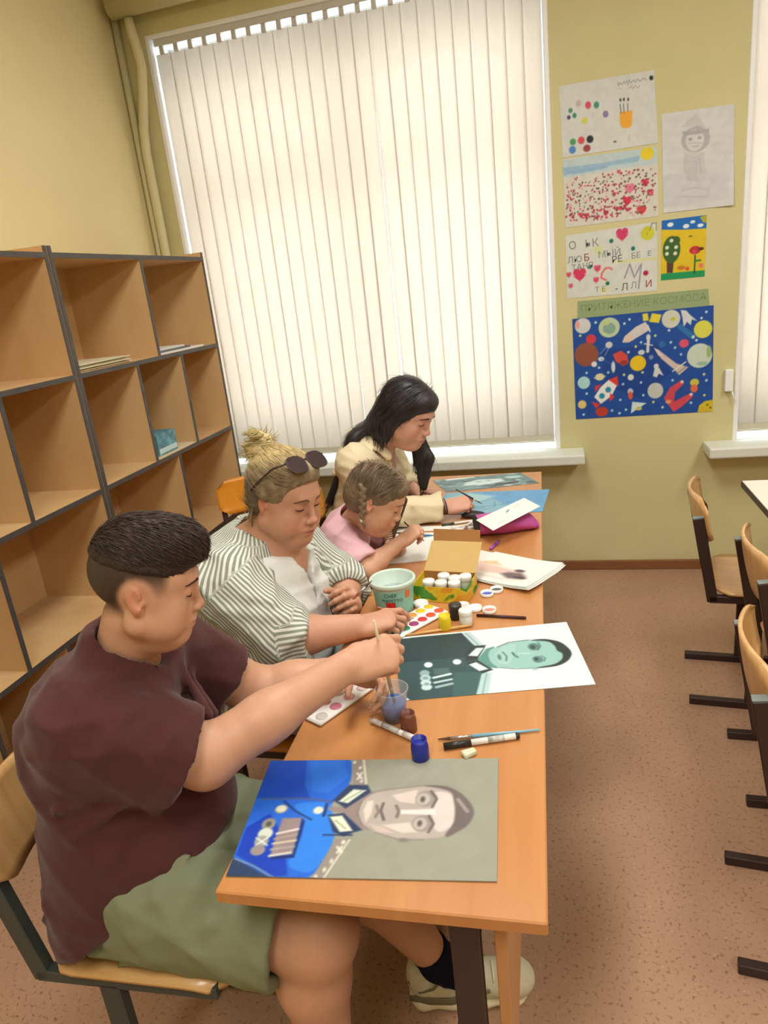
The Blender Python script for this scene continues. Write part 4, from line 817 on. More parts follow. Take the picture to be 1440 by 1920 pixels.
c = Canvas(.425, .29, .0016, (146, 147, 131), 1.9).art(ART['G'], True).grain(1, .012)
sheet('portrait_painting', 'unfinished gouache portrait of a soldier in blue on grey board', 'painting',
      flat([(-.566, 1.045), (-.126, 1.092), (-.108, .811), (-.531, .769)], t=.0022), c, .0022)
c = Canvas(.425, .29, .0018, (216, 229, 224), 1.5).art(ART['T'], True)
sheet('portrait_photograph', 'teal-toned printed photograph of a soldier with medals overhanging the desk edge', 'photograph',
      flat([(-.428, 1.544), (.007, 1.641), (.063, 1.356), (-.349, 1.267)]), c, .0006, m=M_gloss)

# watercolour pad, corners curling up
c = Canvas(.297, .21, .003, (226, 226, 216))
c.poly([(.05, .125), (.10, .155), (.135, .13), (.06, .115)], (228, 190, 150), .006)
c.poly([(.04, .06), (.12, .06), (.20, .085), (.22, .115), (.12, .12), (.04, .115)], (214, 184, 172), .010)
c.poly([(.165, .075), (.20, .052), (.25, .06), (.245, .085), (.22, .105), (.18, .095)], (112, 96, 98), .008)
c.ell(.205, .118, .016, .011, (92, 82, 84), .004)
c.ell(.235, .07, .02, .007, (70, 62, 64), .003)
c.poly([(.05, .035), (.20, .03), (.24, .045), (.06, .05)], (220, 205, 196), .008)
for k in range(3):
    z = .0012 + .0016 * k
    d = (0.004 * (2 - k), -.006 * (2 - k))
    q = [(-.361 + d[0], 1.963 + d[1], ZT_ + z), (-.262 + d[0], 2.136 + d[1], ZT_ + z), (.004 + d[0], 1.984 + d[1], ZT_ + z), (-.100 + d[0], 1.814 + d[1], ZT_ + z)]
    q = [q[1], q[2], q[3], q[0]]
    bend = lambda u, v: .010 * np.clip((u - .55) / .45, 0, 1) ** 2 + .004 * np.clip((.3 - v) / .3, 0, 1) ** 2 + .006 * np.clip((v - .7) / .3, 0, 1) ** 2 * (u > .2)
    if k == 2:
        wp = sheet('watercolor_sheet', 'white watercolour paper with pink wash and dark boat, corners curling', 'painting', q, c, .0008, bend=bend)
    else:
        bl = Canvas(.297, .21, .02, (222, 222, 212))
        sheet('blank_sheet', ('lowest' if k == 0 else 'middle') + ' blank sheet under the pink wash watercolour', 'paper', q, bl, .0008, bend=bend, group='blank sheets under the watercolour')

# the girl's open sketchbook
c = Canvas(.21, .27, .003, (228, 230, 222))
c.poly([(.11, .235), (.15, .252), (.20, .236), (.15, .222)], (48, 112, 150))
c.poly([(.02, .15), (.06, .20), (.09, .19), (.05, .13)], (170, 196, 205), .01)
c.poly([(.01, .24), (.10, .262), (.11, .225), (.03, .21)], (140, 178, 196), .01)
sheet('sketchbook_page', 'open sketchbook page with a blue paint stroke in front of the girl', 'paper',
      flat([(-.60, 2.305), (-.415, 2.315), (-.428, 2.056), (-.56, 2.03)], t=.004), c, .004)
c = Canvas(.21, .06, .01, (226, 228, 220))
sheet('loose_paper', 'narrow white paper lying beyond the girl\'s sketchbook', 'paper', flat([(-.60, 2.40), (-.315, 2.385), (-.312, 2.345), (-.60, 2.335)]), c, .001)

# blue sheet the young woman paints on
c = Canvas(.43, .285, .003, (104, 158, 198)).grain(3, .02)
c.poly([(.0, .0), (.24, .0), (.30, .05), (.27, .12), (.20, .20), (.10, .285), (0, .285)], (132, 176, 192), .012)
c.poly([(.05, .12), (.16, .15), (.22, .22), (.10, .27), (.03, .22)], (158, 196, 200), .012)
c.ell(.16, .07, .05, .03, (120, 162, 182), .008)
for p in ([(.14, .04), (.20, .09), (.27, .10)], [(.20, .03), (.24, .08), (.23, .14)], [(.26, .10), (.29, .14)], [(.12, .10), (.17, .14), (.21, .18)]):
    c.line(p, .0022, (70, 108, 132))
sheet('blue_painting', 'light blue sheet with a half painted pale face beside the young woman', 'painting',
      flat([(-.468, 2.80), (-.04, 2.801), (-.065, 2.519), (-.495, 2.52)]), c, .001)
# photo print at the window end
c = Canvas(.42, .29, .003, (86, 124, 128)).grain(8, .10, 60)
rr = random.Random(4)
for k in range(46):
    x, y = rr.uniform(0, .42), rr.uniform(0, .29)
    c.ell(x, y, rr.uniform(.008, .03), rr.uniform(.006, .02), rr.choice([(140, 172, 172), (60, 96, 104), (176, 202, 200), (48, 82, 90), (104, 146, 148)]), .006)
c.poly([(.10, .10), (.22, .08), (.30, .12), (.30, .19), (.20, .21), (.13, .17)], (196, 218, 216), .008)
c.ell(.19, .16, .012, .006, (60, 88, 92), .003)
c.ell(.235, .165, .012, .006, (60, 88, 92), .003)
c.poly([(.20, .02), (.34, .05), (.36, .10), (.25, .07)], (34, 48, 54), .004)
c.ell(.36, .20, .04, .03, (170, 204, 206), .008)
c.ell(.395, .05, .02, .02, (30, 52, 58), .004)
c.poly([(.06, .25), (.20, .27), (.20, .29), (.06, .29)], (214, 226, 224), .006)
sheet('photo_print', 'teal photo print of faces lying at the window end of the desks', 'photograph',
      flat([(-.56, 3.005), (-.17, 3.075), (-.082, 2.90), (-.47, 2.815)]), c, .0006, m=M_gloss)

# ------------------------------------------------------------------ drawings on the wall
YP = YW - .0015
def wallq(x0, z1, x1, z1b, x1b, z0b, x0b, z0, y=YP):
    return [(x0, y, z1), (x1, y, z1b), (x1b, y, z0b), (x0b, y, z0)]
GW = 'children\'s drawings on the wall between the windows'
def wall_sheet(key, w, h, bg, q, label, seed, step=.003, name='drawing', bend=None, gr=.012):
    c = Canvas(w, h, step, bg).art(ART[key]).grain(seed, gr)
    return sheet(name, label, 'drawing', q, c, .0008, GW, bend)
M_ink = mat('pencil_grey', (128, 134, 132), 0.7, 0.2)
M_ink2 = mat('pencil_dark', (92, 96, 100), 0.7, 0.2)
M_inkr = mat('pencil_red', (150, 60, 60), 0.7, 0.2)
M_inkg = mat('faint_green_pencil', (128, 146, 104), 0.7, 0.2)
p1 = wall_sheet('P1', .42, .297, (206, 209, 204), wallq(.052, 2.375, .456, 2.374, .478, 2.082, .061, 2.080), 'white drawing with paint dots and an orange pot of brushes', 11)
p2 = wall_sheet('P2', .42, .297, (208, 206, 196), wallq(.060, 2.074, .473, 2.066, .484, 1.775, .065, 1.775), 'drawing of a field of small red hearts under a blue sky', 12, .0022)
p3 = wall_sheet('P3', .42, .297, (208, 212, 204), wallq(.064, 1.740, .477, 1.751, .481, 1.443, .064, 1.449), 'drawing with pink hearts and big coloured letters', 13)
pn = wall_sheet('PN', .297, .42, (206, 208, 207), wallq(.490, 2.196, .788, 2.190, .801, 1.780, .503, 1.784), 'pale pencil drawing of a figure in a pointed hat', 14,
                bend=lambda u, v: .012 * np.clip((u - .6) / .4, 0, 1) ** 2 * np.clip((.5 - v) / .5, 0, 1))
ye = wall_sheet('YE', .195, .265, (216, 188, 36), wallq(.498, 1.753, .691, 1.754, .690, 1.486, .498, 1.488), 'small yellow painting of a tree and a red flower', 15, .0022)
gs = sheet('title_strip', 'narrow green paper title strip above the space poster', 'sign', wallq(.114, 1.431, .708, 1.429, .716, 1.3475, .112, 1.3475), Canvas(.6, .083, .01, (146, 164, 120)), .0008)
sp = wall_sheet('S', .65, .50, (30, 76, 156), wallq(.087, 1.349, .734, 1.351, .747, .842, .094, .844, YP - .001), 'large blue space poster with cut-out planets, rockets and astronauts', 16, .003, 'space_poster')

def wall_text(body, size, x, z, m, parent, rot=0.0, spacing=1.0):
    M = Matrix.Translation((x, YP - .0004, z)) @ Matrix.Rotation(PI / 2, 4, 'X') @ Matrix.Rotation(rot, 4, 'Z')
    return text_obj('lettering', body, size, m, parent, M, spacing=spacing)
wall_text('ПРИТЯЖЕНИЕ КОСМОСА', .046, .414, 1.392, M_inkg, gs)
for body, s, x, z, m_, r in (('О', .05, .096, 1.690, M_ink, .1), ('ЬК', .05, .185, 1.690, M_ink, .05), ('ЛЮ', .04, .105, 1.625, M_ink, 0), ('Б', .045, .160, 1.628, M_inkr, 0), ('МЫЙ', .042, .265, 1.635, M_ink, .05),
                           ('РЕ', .042, .300, 1.605, M_ink2, .05), ('БЕ', .036, .385, 1.612, M_ink, .05), ('Е', .032, .445, 1.615, M_ink, .0), ('ТАНЯ', .038, .140, 1.590, M_ink, .05),
                           ('Т Е', .034, .222, 1.475, M_ink, .0), ('- Л', .046, .320, 1.474, M_ink2, .0), ('Л', .04, .375, 1.478, M_ink, 0), ('И', .044, .443, 1.478, M_inkr, .0)):
    wall_text(body, s, x, z, m_, p3, r)

sb_ = thing('blind_holder', 'small white plastic box on the wall at the second window', 'box', (.81, YW - .015, .99))
box('housing', (.793, YW - .03, .94), (.830, YW, 1.045), M_white, sb_, .004, True)
obj('hook', tube_bm([(.826, YW - .02, .945), (.834, YW - .022, .915), (.840, YW - .02, .89)], .004, 8), M_white, sb_, True, True)

# ------------------------------------------------------------------ painting things on the desks
def pmat(name, col, rough=.35, **k): return mat(name, col, rough, .5, **k)
M_wplast = pmat('white_plastic_lid', (234, 234, 228), .4)
M_clear = glassy('clear_plastic', (0.93, 0.94, 0.95, 1), 0.28)

def jar(x, y, z, label, paint, capped, r=.0165, h=.038, capcol=None, body=None, group='gouache jars on the desks'):
    t = thing('gouache_jar', label, 'jar', (x, y, z), 0, group)
    mp_ = pmat('gouache_' + paint[0], paint[1], .4)
    obj('jar_body', lathe_bm([(.0008, 0), (r * .93, 0), (r, .002), (r, h * .68), (r * .90, h * .76), (r * .90, h), (r * .80, h), (r * .80, h * .72), (.0008, h * .70)], 24, True, True), body or mp_, t, False, True)
    if capped:
        cm = pmat('cap_' + paint[0], capcol, .4) if capcol else M_wplast
        obj('cap', lathe_bm([(r * 1.0, h * .74), (r * 1.06, h * .76), (r * 1.06, h * 1.04), (r * .98, h * 1.10), (.0008, h * 1.11)], 24, True, True), cm, t, False, True)
    else:
        rag = random.Random(int(x * 1000))
        obj('paint', lathe_bm([(r * .795, h * .75), (r * .5, h * .78), (.0008, h * .74)], 16, False, True), mp_, t, False, True)
    return t

jar(-.311, 1.166, ZT_, 'open brown gouache jar beside the cup of blue water', ('brown', (112, 62, 44)), False, .0165, .042)
jar(-.272, 1.081, ZT_, 'open dark blue gouache jar above the grey soldier portrait', ('ultramarine', (28, 40, 140)), False, .017, .044)
jar(-.299, 1.598, ZT_, 'open yellow gouache jar by the white paint tray', ('yellow', (222, 196, 24)), False, .0165, .040)
jar(-.279, 1.658, ZT_, 'black gouache jar behind the yellow one', ('black', (44, 38, 36)), True, .0165, .038, (58, 52, 48))
jar(-.247, 1.622, ZT_, 'clear gouache jar with white lid near the dark pencil', ('white', (226, 222, 214)), True, .0170, .040)

def lid(x, y, z, label, col, r=.0185):
    t = thing('jar_lid', label, 'lid', (x, y, z), 0, 'loose jar lids on the desk')
    obj('shell', lathe_bm([(.0008, 0), (r * .97, 0), (r, .002), (r, .010), (r * .93, .010), (r * .92, .003), (.0008, .003)], 24, True, True), M_wplast, t, False, True)
    if col: obj('paint', lathe_bm([(r * .88, .0032), (r * .6, .0052), (.0008, .005)], 18, False, True), pmat('paint_in_lid', col, .3), t, False, True)
lid(-.193, 1.697, ZT_, 'jar lid smeared with salmon paint', (226, 120, 104))
lid(-.232, 1.708, ZT_, 'clean white jar lid between the other lids', None)
lid(-.268, 1.722, ZT_, 'jar lid with a trace of pink paint', (224, 196, 196))
lid(-.208, 1.800, ZT_, 'jar lid full of bright blue paint', (44, 78, 176))
lid(-.183, 1.826, ZT_, 'jar lid with black paint beside the watercolour paper', (62, 60, 62))
lid(-.388, 1.735, ZT_, 'white jar lid in front of the yellow cardboard box', None, .021)

# cardboard box with open lid
bx = thing('cardboard_box', 'yellow and green cardboard box of paint jars with its kraft lid open', 'box', (-.336, 1.755, ZT_), math.radians(-8))
M_kraft = pmat('kraft_cardboard', (196, 164, 100), .8, vary=.06, vscale=20)
M_kraft_d = pmat('kraft_flap', (172, 122, 66), .8, vary=.08, vscale=20)
M_boxy = pmat('yellow_print', (222, 206, 40), .5)
def box_front_mat():
    m = pmat('box_front_print', (214, 150, 36), .5)
    nt = m.node_tree
    tc = nt.nodes.new('ShaderNodeTexCoord')
    n = nt.nodes.new('ShaderNodeTexNoise')
    n.inputs['Scale'].default_value = 16
    nt.links.new(tc.outputs['Object'], n.inputs['Vector'])
    cr = nt.nodes.new('ShaderNodeValToRGB')
    e = cr.color_ramp.elements
    e[0].position, e[0].color = .42, lin((74, 140, 40))
    e[1].position, e[1].color = .46, lin((222, 196, 40))
    x = e.new(.55); x.color = lin((216, 150, 34))
    nt.links.new(n.outputs['Fac'], cr.inputs['Fac'])
    nt.links.new(cr.outputs['Color'], nt.nodes['Principled BSDF'].inputs['Base Color'])
    return m
M_boxf = box_front_mat()
bw, bd, bh = .158, .108, .046
box('base', (-bw / 2, 0, 0), (bw / 2, bd, .0015), M_kraft, bx)
box('front_wall', (-bw / 2, -.0015, 0), (bw / 2, 0, bh), M_boxf, bx)
box('back_wall', (-bw / 2, bd, 0), (bw / 2, bd + .0015, bh), M_kraft_d, bx)
box('side_wall', (-bw / 2 - .0015, -.001, 0), (-bw / 2, bd + .001, bh), M_boxy, bx)
box('side_wall', (bw / 2, -.001, 0), (bw / 2 + .0015, bd + .001, bh), M_boxf, bx)
la = math.radians(32)
L1 = (0, bd + .001, bh)
def lidbox(name, lo, hi, m, ang, at, par):
    return box(name, lo, hi, m, par, 0, False, Matrix.Rotation(ang, 4, 'X'), at)
ld = lidbox('lid', (-bw / 2, 0, -.0015), (bw / 2, .112, 0), M_kraft, la, L1, bx)
L2 = (0, L1[1] + .112 * math.cos(la), L1[2] + .112 * math.sin(la))
lidbox('tuck_flap', (-bw / 2 + .006, 0, -.0015), (bw / 2 - .006, .036, 0), M_kraft_d, math.radians(75), L2, ld)
cr_, sr_ = math.cos(math.radians(-8)), math.sin(math.radians(-8))
for k, (u, v, cl, lab) in enumerate(((-.040, .030, (206, 190, 60), 'white-capped jar at the front left inside the yellow box'), (-.008, .075, (128, 28, 62), 'wine-red jar with white cap at the back of the yellow box'),
                                     (-.002, .026, (225, 205, 60), 'white-capped jar in the middle of the front row in the box'), (.028, .062, (216, 216, 208), 'white-capped jar in the centre of the yellow box'),
                                     (.036, .030, (208, 214, 206), 'white-capped jar at the front right inside the yellow box'), (.056, .078, (196, 214, 190), 'white-capped jar in the back right corner of the box'))):
    jar(-.336 + u * cr_ - v * sr_, 1.755 + u * sr_ + v * cr_, ZT_ + .002, lab, ('in_box_%s' % 'abcdef'[k], cl), True, .0170, .046)

# plastic tub
tb = thing('plastic_tub', 'pale mint plastic food tub with lettering, used for water', 'tub', (-.455, 1.705, ZT_))
M_tub = pmat('mint_tub_plastic', (196, 214, 200), .4)
obj('tub_body', lathe_bm([(.0008, 0), (.048, 0), (.050, .002), (.0575, .082), (.0575, .086), (.0635, .087), (.0650, .090), (.0650, .097), (.0630, .100), (.0585, .100), (.0555, .096), (.0475, .006), (.0008, .005)], 40), M_tub, tb, False, True)
obj('water', lathe_bm([(.0520, .058), (.0008, .0581)], 32, False, True), pmat('murky_water', (150, 166, 168), .1), tb, False, True)
M_lab = pmat('mint_label', (136, 196, 178), .5)
M_tubred = pmat('label_red', (206, 40, 40), .5)
M_tubtxt = pmat('label_dark_green', (54, 92, 80), .5)
def wrap(name, a0, a1, z0, z1, m, off, parent, n=14):
    b = bmesh.new()
    def R(z): return .050 + .0075 * (z - .002) / .080 + off
    vs = [[b.verts.new((R(z) * math.cos(a0 + (a1 - a0) * i / n), R(z) * math.sin(a0 + (a1 - a0) * i / n), z)) for i in range(n + 1)] for z in (z0, z1)]
    for i in range(n):
        b.faces.new((vs[0][i], vs[0][i + 1], vs[1][i + 1], vs[1][i]))
    return obj(name, b, m, parent, False, True)
lb = wrap('label', -PI * .98, PI * .98, .010, .078, M_lab, .0005, tb, 40)
wrap('red_badge', -1.78, -1.28, .030, .048, M_tubred, .0011, lb)
wrap('red_badge', -2.55, -2.0, .012, .030, pmat('label_coral', (226, 96, 70), .5), .0009, lb)
wrap('orange_badge', -.75, -.45, .055, .076, pmat('label_orange', (214, 120, 50), .5), .0009, lb)
def tub_text(body, a_mid, z, size):
    cu = bpy.data.curves.new('lettering', 'FONT')
    cu.body, cu.size, cu.align_x, cu.align_y = body, size, 'CENTER', 'CENTER'
    o = bpy.data.objects.new('lettering', cu)
    C.objects.link(o)
    me = bpy.data.meshes.new_from_object(o.evaluated_get(bpy.context.evaluated_depsgraph_get()))
    bpy.data.objects.remove(o)
    for v in me.vertices:
        zz = z + v.co.y
        R = .050 + .0075 * (zz - .002) / .080 + .0014
        a = a_mid + v.co.x / R
        v.co = (R * math.cos(a), R * math.sin(a), zz)
    o = link('lettering', me, M_tubtxt, lb)
    o['kind'] = 'stuff'
tub_text('CHEF', -1.50, .068, .015)
tub_text('PERFETTO', -1.42, .053, .013)

# water cup
cp = thing('plastic_cup', 'clear plastic cup of blue paint water by the boy\'s hand', 'cup', (-.349, 1.203, ZT_))
obj('cup_wall', lathe_bm([(.0008, 0), (.0225, 0), (.0335, .070), (.0352, .0715), (.0352, .0735), (.0330, .0735), (.0326, .071), (.0216, .0015), (.0008, .0015)], 36), M_clear, cp, False, True)
obj('water', lathe_bm([(.0008, .002), (.0212, .002), (.0278, .042), (.0008, .042)], 30), pmat('blue_water', (70, 132, 206), .08), cp, False, True)

# paint trays
def tray(cx, cy, ang, label, wells, L=.19, Wd=.078):
    t = thing('paint_tray', label, 'palette', (cx, cy, ZT_), ang, None)
    b = box_bm((-L / 2, -Wd / 2, 0), (L / 2, Wd / 2, .009), .003)
    obj('tray_body', b, M_wplast, t)
    n = len(wells)
    cols = (n + 1) // 2
    for k, cl in enumerate(wells):
        x = -L / 2 + L * (k % cols + .5) / cols
        y = (-.5 + k // cols) * Wd * .48
        m_ = pmat('watercolour_pan', cl, .3)
        b = lathe_bm([(.0135, .0088), (.0130, .0102), (.007, .0098), (.0008, .0096)], 18, True, True)
        bmesh.ops.translate(b, vec=(x, y, 0), verts=b.verts)
        obj('paint_pan', b, m_, t, False, True)
    return t
a_ = math.atan2(.113, .08)
ux, uy = math.cos(a_), math.sin(a_)
tray(-.405 + ux * .085 - uy * .042, 1.537 + uy * .085 + ux * .042, a_, 'white watercolour tray with bright pans under the woman\'s hand',
     [(60, 120, 150), (36, 130, 90), (150, 60, 110), (206, 60, 70), (222, 80, 50), (226, 90, 60), (60, 150, 140), (210, 120, 100), (228, 120, 60), (230, 150, 70), (232, 196, 40), (220, 190, 50)], .19, .082)
a2 = math.atan2(.107, .058)
ux, uy = math.cos(a2), math.sin(a2)
tray(-.487 + ux * .062 - uy * .036, 1.179 + uy * .062 + ux * .036, a2, 'white paint tray with pink pans below the boy\'s forearm',
     [(206, 206, 196), (196, 120, 140), (214, 160, 160), (220, 196, 196), (230, 220, 210), (190, 130, 120), (210, 190, 170), (226, 210, 200)], .17, .068)

# pens, brushes, eraser
def stick(name, label, cat, a, b, parts, group=None):
    """parts: [(part name, from, to, radius, radius, material)] along a->b (fractions)"""
    a, b = Vector(a), Vector(b)
    t = thing(name, label, cat, tuple(a), 0, group)
    for nm, f0, f1, r0, r1, m in parts:
        obj(nm, tube_bm([a.lerp(b, f0), a.lerp(b, f1)], [r0, r1], 12), m, t, True, True)
    return t
M_mk_w = pmat('marker_white', (232, 232, 224), .35)
M_mk_b = pmat('marker_black', (38, 36, 34), .35)
M_mk_g = pmat('marker_print_grey', (206, 206, 200), .4, vary=.5, vscale=90)
M_wood = pmat('brush_wood', (216, 168, 100), .45)
M_ferr = mat('brush_ferrule', (190, 190, 186), .3, .5, metallic=.8)
M_brist = pmat('bristle_brown', (86, 52, 36), .8)
M_lblue = pmat('brush_lacquer_blue', (130, 186, 206), .3)
M_pencil = pmat('pencil_brown', (62, 30, 26), .4)
z = ZT_
stick('marker', 'white felt-tip marker between the cup and the dark blue jar', 'marker', (-.395, 1.185, z + .0065), (-.270, 1.119, z + .0065),
      [('barrel', 0, .62, .0062, .0062, M_mk_w), ('cap', .62, .97, .0068, .0064, M_mk_w), ('cap_tip', .97, 1.0, .005, .004, M_mk_w), ('print_band', .22, .55, .0063, .0063, M_mk_g)])
stick('marker', 'white marker with a black cap next to the eraser', 'marker', (-.232, 1.112, z + .0065), (-.090, 1.157, z + .0065),
      [('cap', 0, .36, .0070, .0068, M_mk_b), ('barrel', .36, .95, .0062, .0062, M_mk_w), ('end_plug', .95, 1.0, .0064, .0058, M_mk_b), ('print_band', .58, .8, .0063, .0063, M_mk_g)])
stick('paint_brush', 'light blue paint brush lying behind the black-capped marker', 'brush', (-.247, 1.136, z + .004), (-.052, 1.182, z + .004),
      [('bristles', 0, .12, .0012, .003, M_brist), ('ferrule', .12, .34, .003, .0034, M_ferr), ('handle', .34, 1.0, .0038, .0020, M_lblue)])
er = thing('eraser', 'worn white eraser in front of the black-capped marker', 'eraser', (-.181, 1.098, z), math.radians(35))
b = box_bm((-.014, -.010, 0), (.014, .010, .011), .004)
for v in b.verts:
    if v.co.x > 0: v.co.y *= .72
obj('rubber', b, pmat('eraser_rubber', (206, 206, 176), .7), er)
stick('pencil', 'short dark brown pencil lying near the right desk edge', 'pencil', (-.224, 1.668, z + .004), (-.094, 1.655, z + .004), [('shaft', 0, .97, .004, .004, M_pencil), ('end', .97, 1, .0038, .003, M_mk_b)])
stick('paint_brush', 'wooden brush lying along the top edge of the teal photograph', 'brush', (-.400, 1.552, z + .004), (-.232, 1.611, z + .004),
      [('handle', 0, .8, .0022, .0045, M_wood), ('handle_end', .8, 1, .0045, .003, M_wood)])
stick('marker', 'purple felt pen beyond the watercolour paper', 'marker', (-.226, 2.14, z + .005), (-.204, 2.21, z + .005), [('barrel', 0, .6, .0045, .0045, pmat('violet_plastic', (150, 76, 190), .35)), ('cap', .6, 1, .005, .0045, pmat('violet_cap', (130, 60, 176), .35))])
for lab, a, b_, m1, m2 in (('white pen lying nearest the girl by the pencil case', (-.385, 2.352, z + .005), (-.285, 2.402, z + .005), M_mk_w, M_mk_w), ('white pen next to the pencil case opening', (-.372, 2.325, z + .005), (-.278, 2.372, z + .005), M_mk_w, M_mk_w),
                           ('pen with dark green cap in the young woman\'s reach', (-.425, 2.386, z + .005), (-.300, 2.432, z + .005), pmat('green_cap', (52, 66, 50), .4), M_mk_w),
                           ('pale pink pen crossing the white pens', (-.345, 2.296, z + .014), (-.300, 2.43, z + .014), pmat('pink_pen', (226, 190, 186), .4), M_mk_w)):
    stick('felt_pen', lab, 'pen', a, b_, [('cap', 0, .35, .0052, .005, m1), ('barrel', .35, 1, .0046, .004, m2)], 'pens beside the pencil case')
gc = thing('glasses_case', 'black soft case lying behind the white pens', 'case', (-.318, 2.475, z))
b = bmesh.new()
bmesh.ops.create_uvsphere(b, u_segments=20, v_segments=10, radius=1)
for v in b.verts:
    v.co = Vector((v.co.x * .046, v.co.y * .022, max(v.co.z, -.75) * .015 + .01125))
obj('shell', b, pmat('black_vinyl', (40, 32, 34), .5), gc, False, True)

# pink pencil case
pc = thing('pencil_case', 'pink fabric pencil case with an open black-lined end', 'case', (-.185, 2.335, z), math.radians(16))
M_pink = pmat('pink_fabric', (196, 84, 160), .7, vary=.12, vscale=14, bump=.3)
def pouch(u, v):
    x = -.105 + .215 * u
    prof = math.sin(PI * min(1, (u * .86 + .20))) ** .5
    a = 2 * PI * v
    r1, r2 = .062 * (.75 + .25 * prof), .036 * (.6 + .4 * prof)
    if u > .93: r1 *= 1 - (u - .93) * 7; r2 *= 1 - (u - .93) * 7
    wob = 1 + .05 * math.sin(9 * u + 3 * math.sin(a)) * math.sin(2 * a)
    zz = max(math.sin(a) * r2 * wob, -r2 * .85)
    return Vector((x, math.cos(a) * r1 * wob, zz + r2 * .86))
b = bmesh.new()
nu, nv = 20, 28
vs = [[b.verts.new(pouch(i / nu, j / nv)) for j in range(nv)] for i in range(nu + 1)]
for i in range(nu):
    for j in range(nv):
        b.faces.new((vs[i][j], vs[i + 1][j], vs[i + 1][(j + 1) % nv], vs[i][(j + 1) % nv]))
b.faces.new(vs[nu])
b.faces.new(vs[0][::-1])
obj('pouch', b, M_pink, pc, False, True)
lin_ = [pouch(0.0, j / 24) + Vector((-.003, 0, 0)) for j in range(24)]
b = bmesh.new()
b.faces.new([b.verts.new(p) for p in lin_])
obj('lining', b, pmat('black_lining', (24, 20, 24), .8), pc)
obj('zip_edge', tube_bm([pouch(0.0, j / 24) + Vector((-.002, 0, .001)) for j in range(25)], .0035, 6), pmat('black_zip', (30, 26, 30), .6), pc, False, True)
c = Canvas(.24, .12, .004, (224, 226, 222))
c.line([(.03, .02), (.06, .03), (.08, .02)], .002, (190, 160, 190))
c.line([(.12, .075), (.135, .085)], .006, (80, 110, 110))
c.line([(.16, .08), (.20, .085)], .003, (200, 190, 196))
sheet('paper_strip', 'white paper strip with faint drawing lying on the pink pencil case', 'paper',
      [(-.282, 2.261, .806), (-.125, 2.437, .824), (-.066, 2.335, .824), (-.215, 2.152, .806)], c, .0008)

# ------------------------------------------------------------------ on the shelves
M_sheet = pmat('old_paper', (216, 206, 172), .8)
M_sheetw = pmat('grey_white_paper', (222, 222, 218), .8)
rr = random.Random(9)
for k in range(7):
    w_, d_ = .36 - .03 * rr.random(), .30
    y0 = 2.285 + rr.uniform(0, .012)
    b = box_bm((-2.03 + rr.uniform(0, .03), y0, 1.4185 + .004 * k), (-1.712 - rr.uniform(0, .02) - .008 * (k % 3), y0 + w_, 1.4215 + .004 * k), 0)
    tag(obj('paper_sheet', b, M_sheet), ('lowest', 'second lowest', 'third', 'middle', 'fifth', 'second highest', 'topmost')[k] + ' yellowed sheet of the loose pile in the upper left pigeonhole', 'paper', 'paper pile in the upper left pigeonhole')
for k, (m_, lab, dy) in enumerate(((M_sheetw, 'white folder lowest in the upper right pigeonhole', .42), (pmat('dark_folder', (92, 96, 98), .6), 'dark grey folder between two white ones on the shelf', .30), (M_sheetw, 'white folder on top of the dark grey one', .26))):
    b = box_bm((-2.02, 2.850, 1.4185 + .0085 * k), (-1.71 - .008 * k, 2.850 + dy, 1.4265 + .0085 * k), 0)
    tag(obj('folder', b, m_), lab, 'folder')
bb = thing('card_box', 'small light blue printed box standing in a pigeonhole', 'box', (-1.785, 2.78, .986))
M_bb = pmat('blue_box_print', (110, 168, 182), .5, vary=.5, vscale=22, col2=(52, 104, 118))
box('carton', (-1.85, 2.70, .991), (-1.72, 2.86, 1.085), M_bb, bb, .001, True)
box('label_band', (-1.7202, 2.705, 1.0), (-1.719, 2.855, 1.022), pmat('box_label', (190, 212, 212), .5), bb, 0, True)
for k in range(2):
    b = box_bm((-2.0, 2.665, .9855 + .0027 * k), (-1.712 - .01 * k, 3.02 - .05 * k, .988 + .0027 * k), 0)
    tag(obj('paper_sheet', b, pmat('cream_sheet', (214, 200, 170), .8)), 'cream sheet lying under the small light blue box' if k == 0 else 'upper cream sheet directly beneath the light blue box', 'paper')
# ------------------------------------------------------------------ figures: smooth blended volumes turned into one skin
def nv(v):
    v = np.array(v, float)
    return v / (np.linalg.norm(v) + 1e-12)

class Fr:
    """frame: origin, rotation columns (forward, left, up), scale"""
    def __init__(s, o, R=np.eye(3), k=1.0):
        s.o, s.R, s.k = np.array(o, float), np.array(R, float), k
    def p(s, v): return s.o + s.R @ (np.array(v, float) * s.k)
    def inv(s, P): return ((P - s.o) @ s.R) / s.k

def ypr(yaw, pitch, roll=0.0):
    """yaw about z from +x, pitch up positive, roll about forward; degrees"""
    y, p, r = map(math.radians, (yaw, pitch, roll))
    f = np.array([math.cos(y) * math.cos(p), math.sin(y) * math.cos(p), math.sin(p)])
    l = np.array([-math.sin(y), math.cos(y), 0.0])
    u = np.cross(f, l)
    l2 = l * math.cos(r) + u * math.sin(r)
    return np.stack([f, l2, np.cross(f, l2)], 1)

def RC(a, b, ra, rb):
    a, b = np.array(a, float), np.array(b, float)
    ba = b - a
    L2 = float(ba @ ba) + 1e-12
    m = max(ra, rb)
    def d(X, Y, Z):
        px, py, pz = X - a[0], Y - a[1], Z - a[2]
        t = np.clip((px * ba[0] + py * ba[1] + pz * ba[2]) / L2, 0, 1)
        return np.sqrt((px - t * ba[0]) ** 2 + (py - t * ba[1]) ** 2 + (pz - t * ba[2]) ** 2) - (ra + (rb - ra) * t)
    return (np.minimum(a, b) - m, np.maximum(a, b) + m, d)

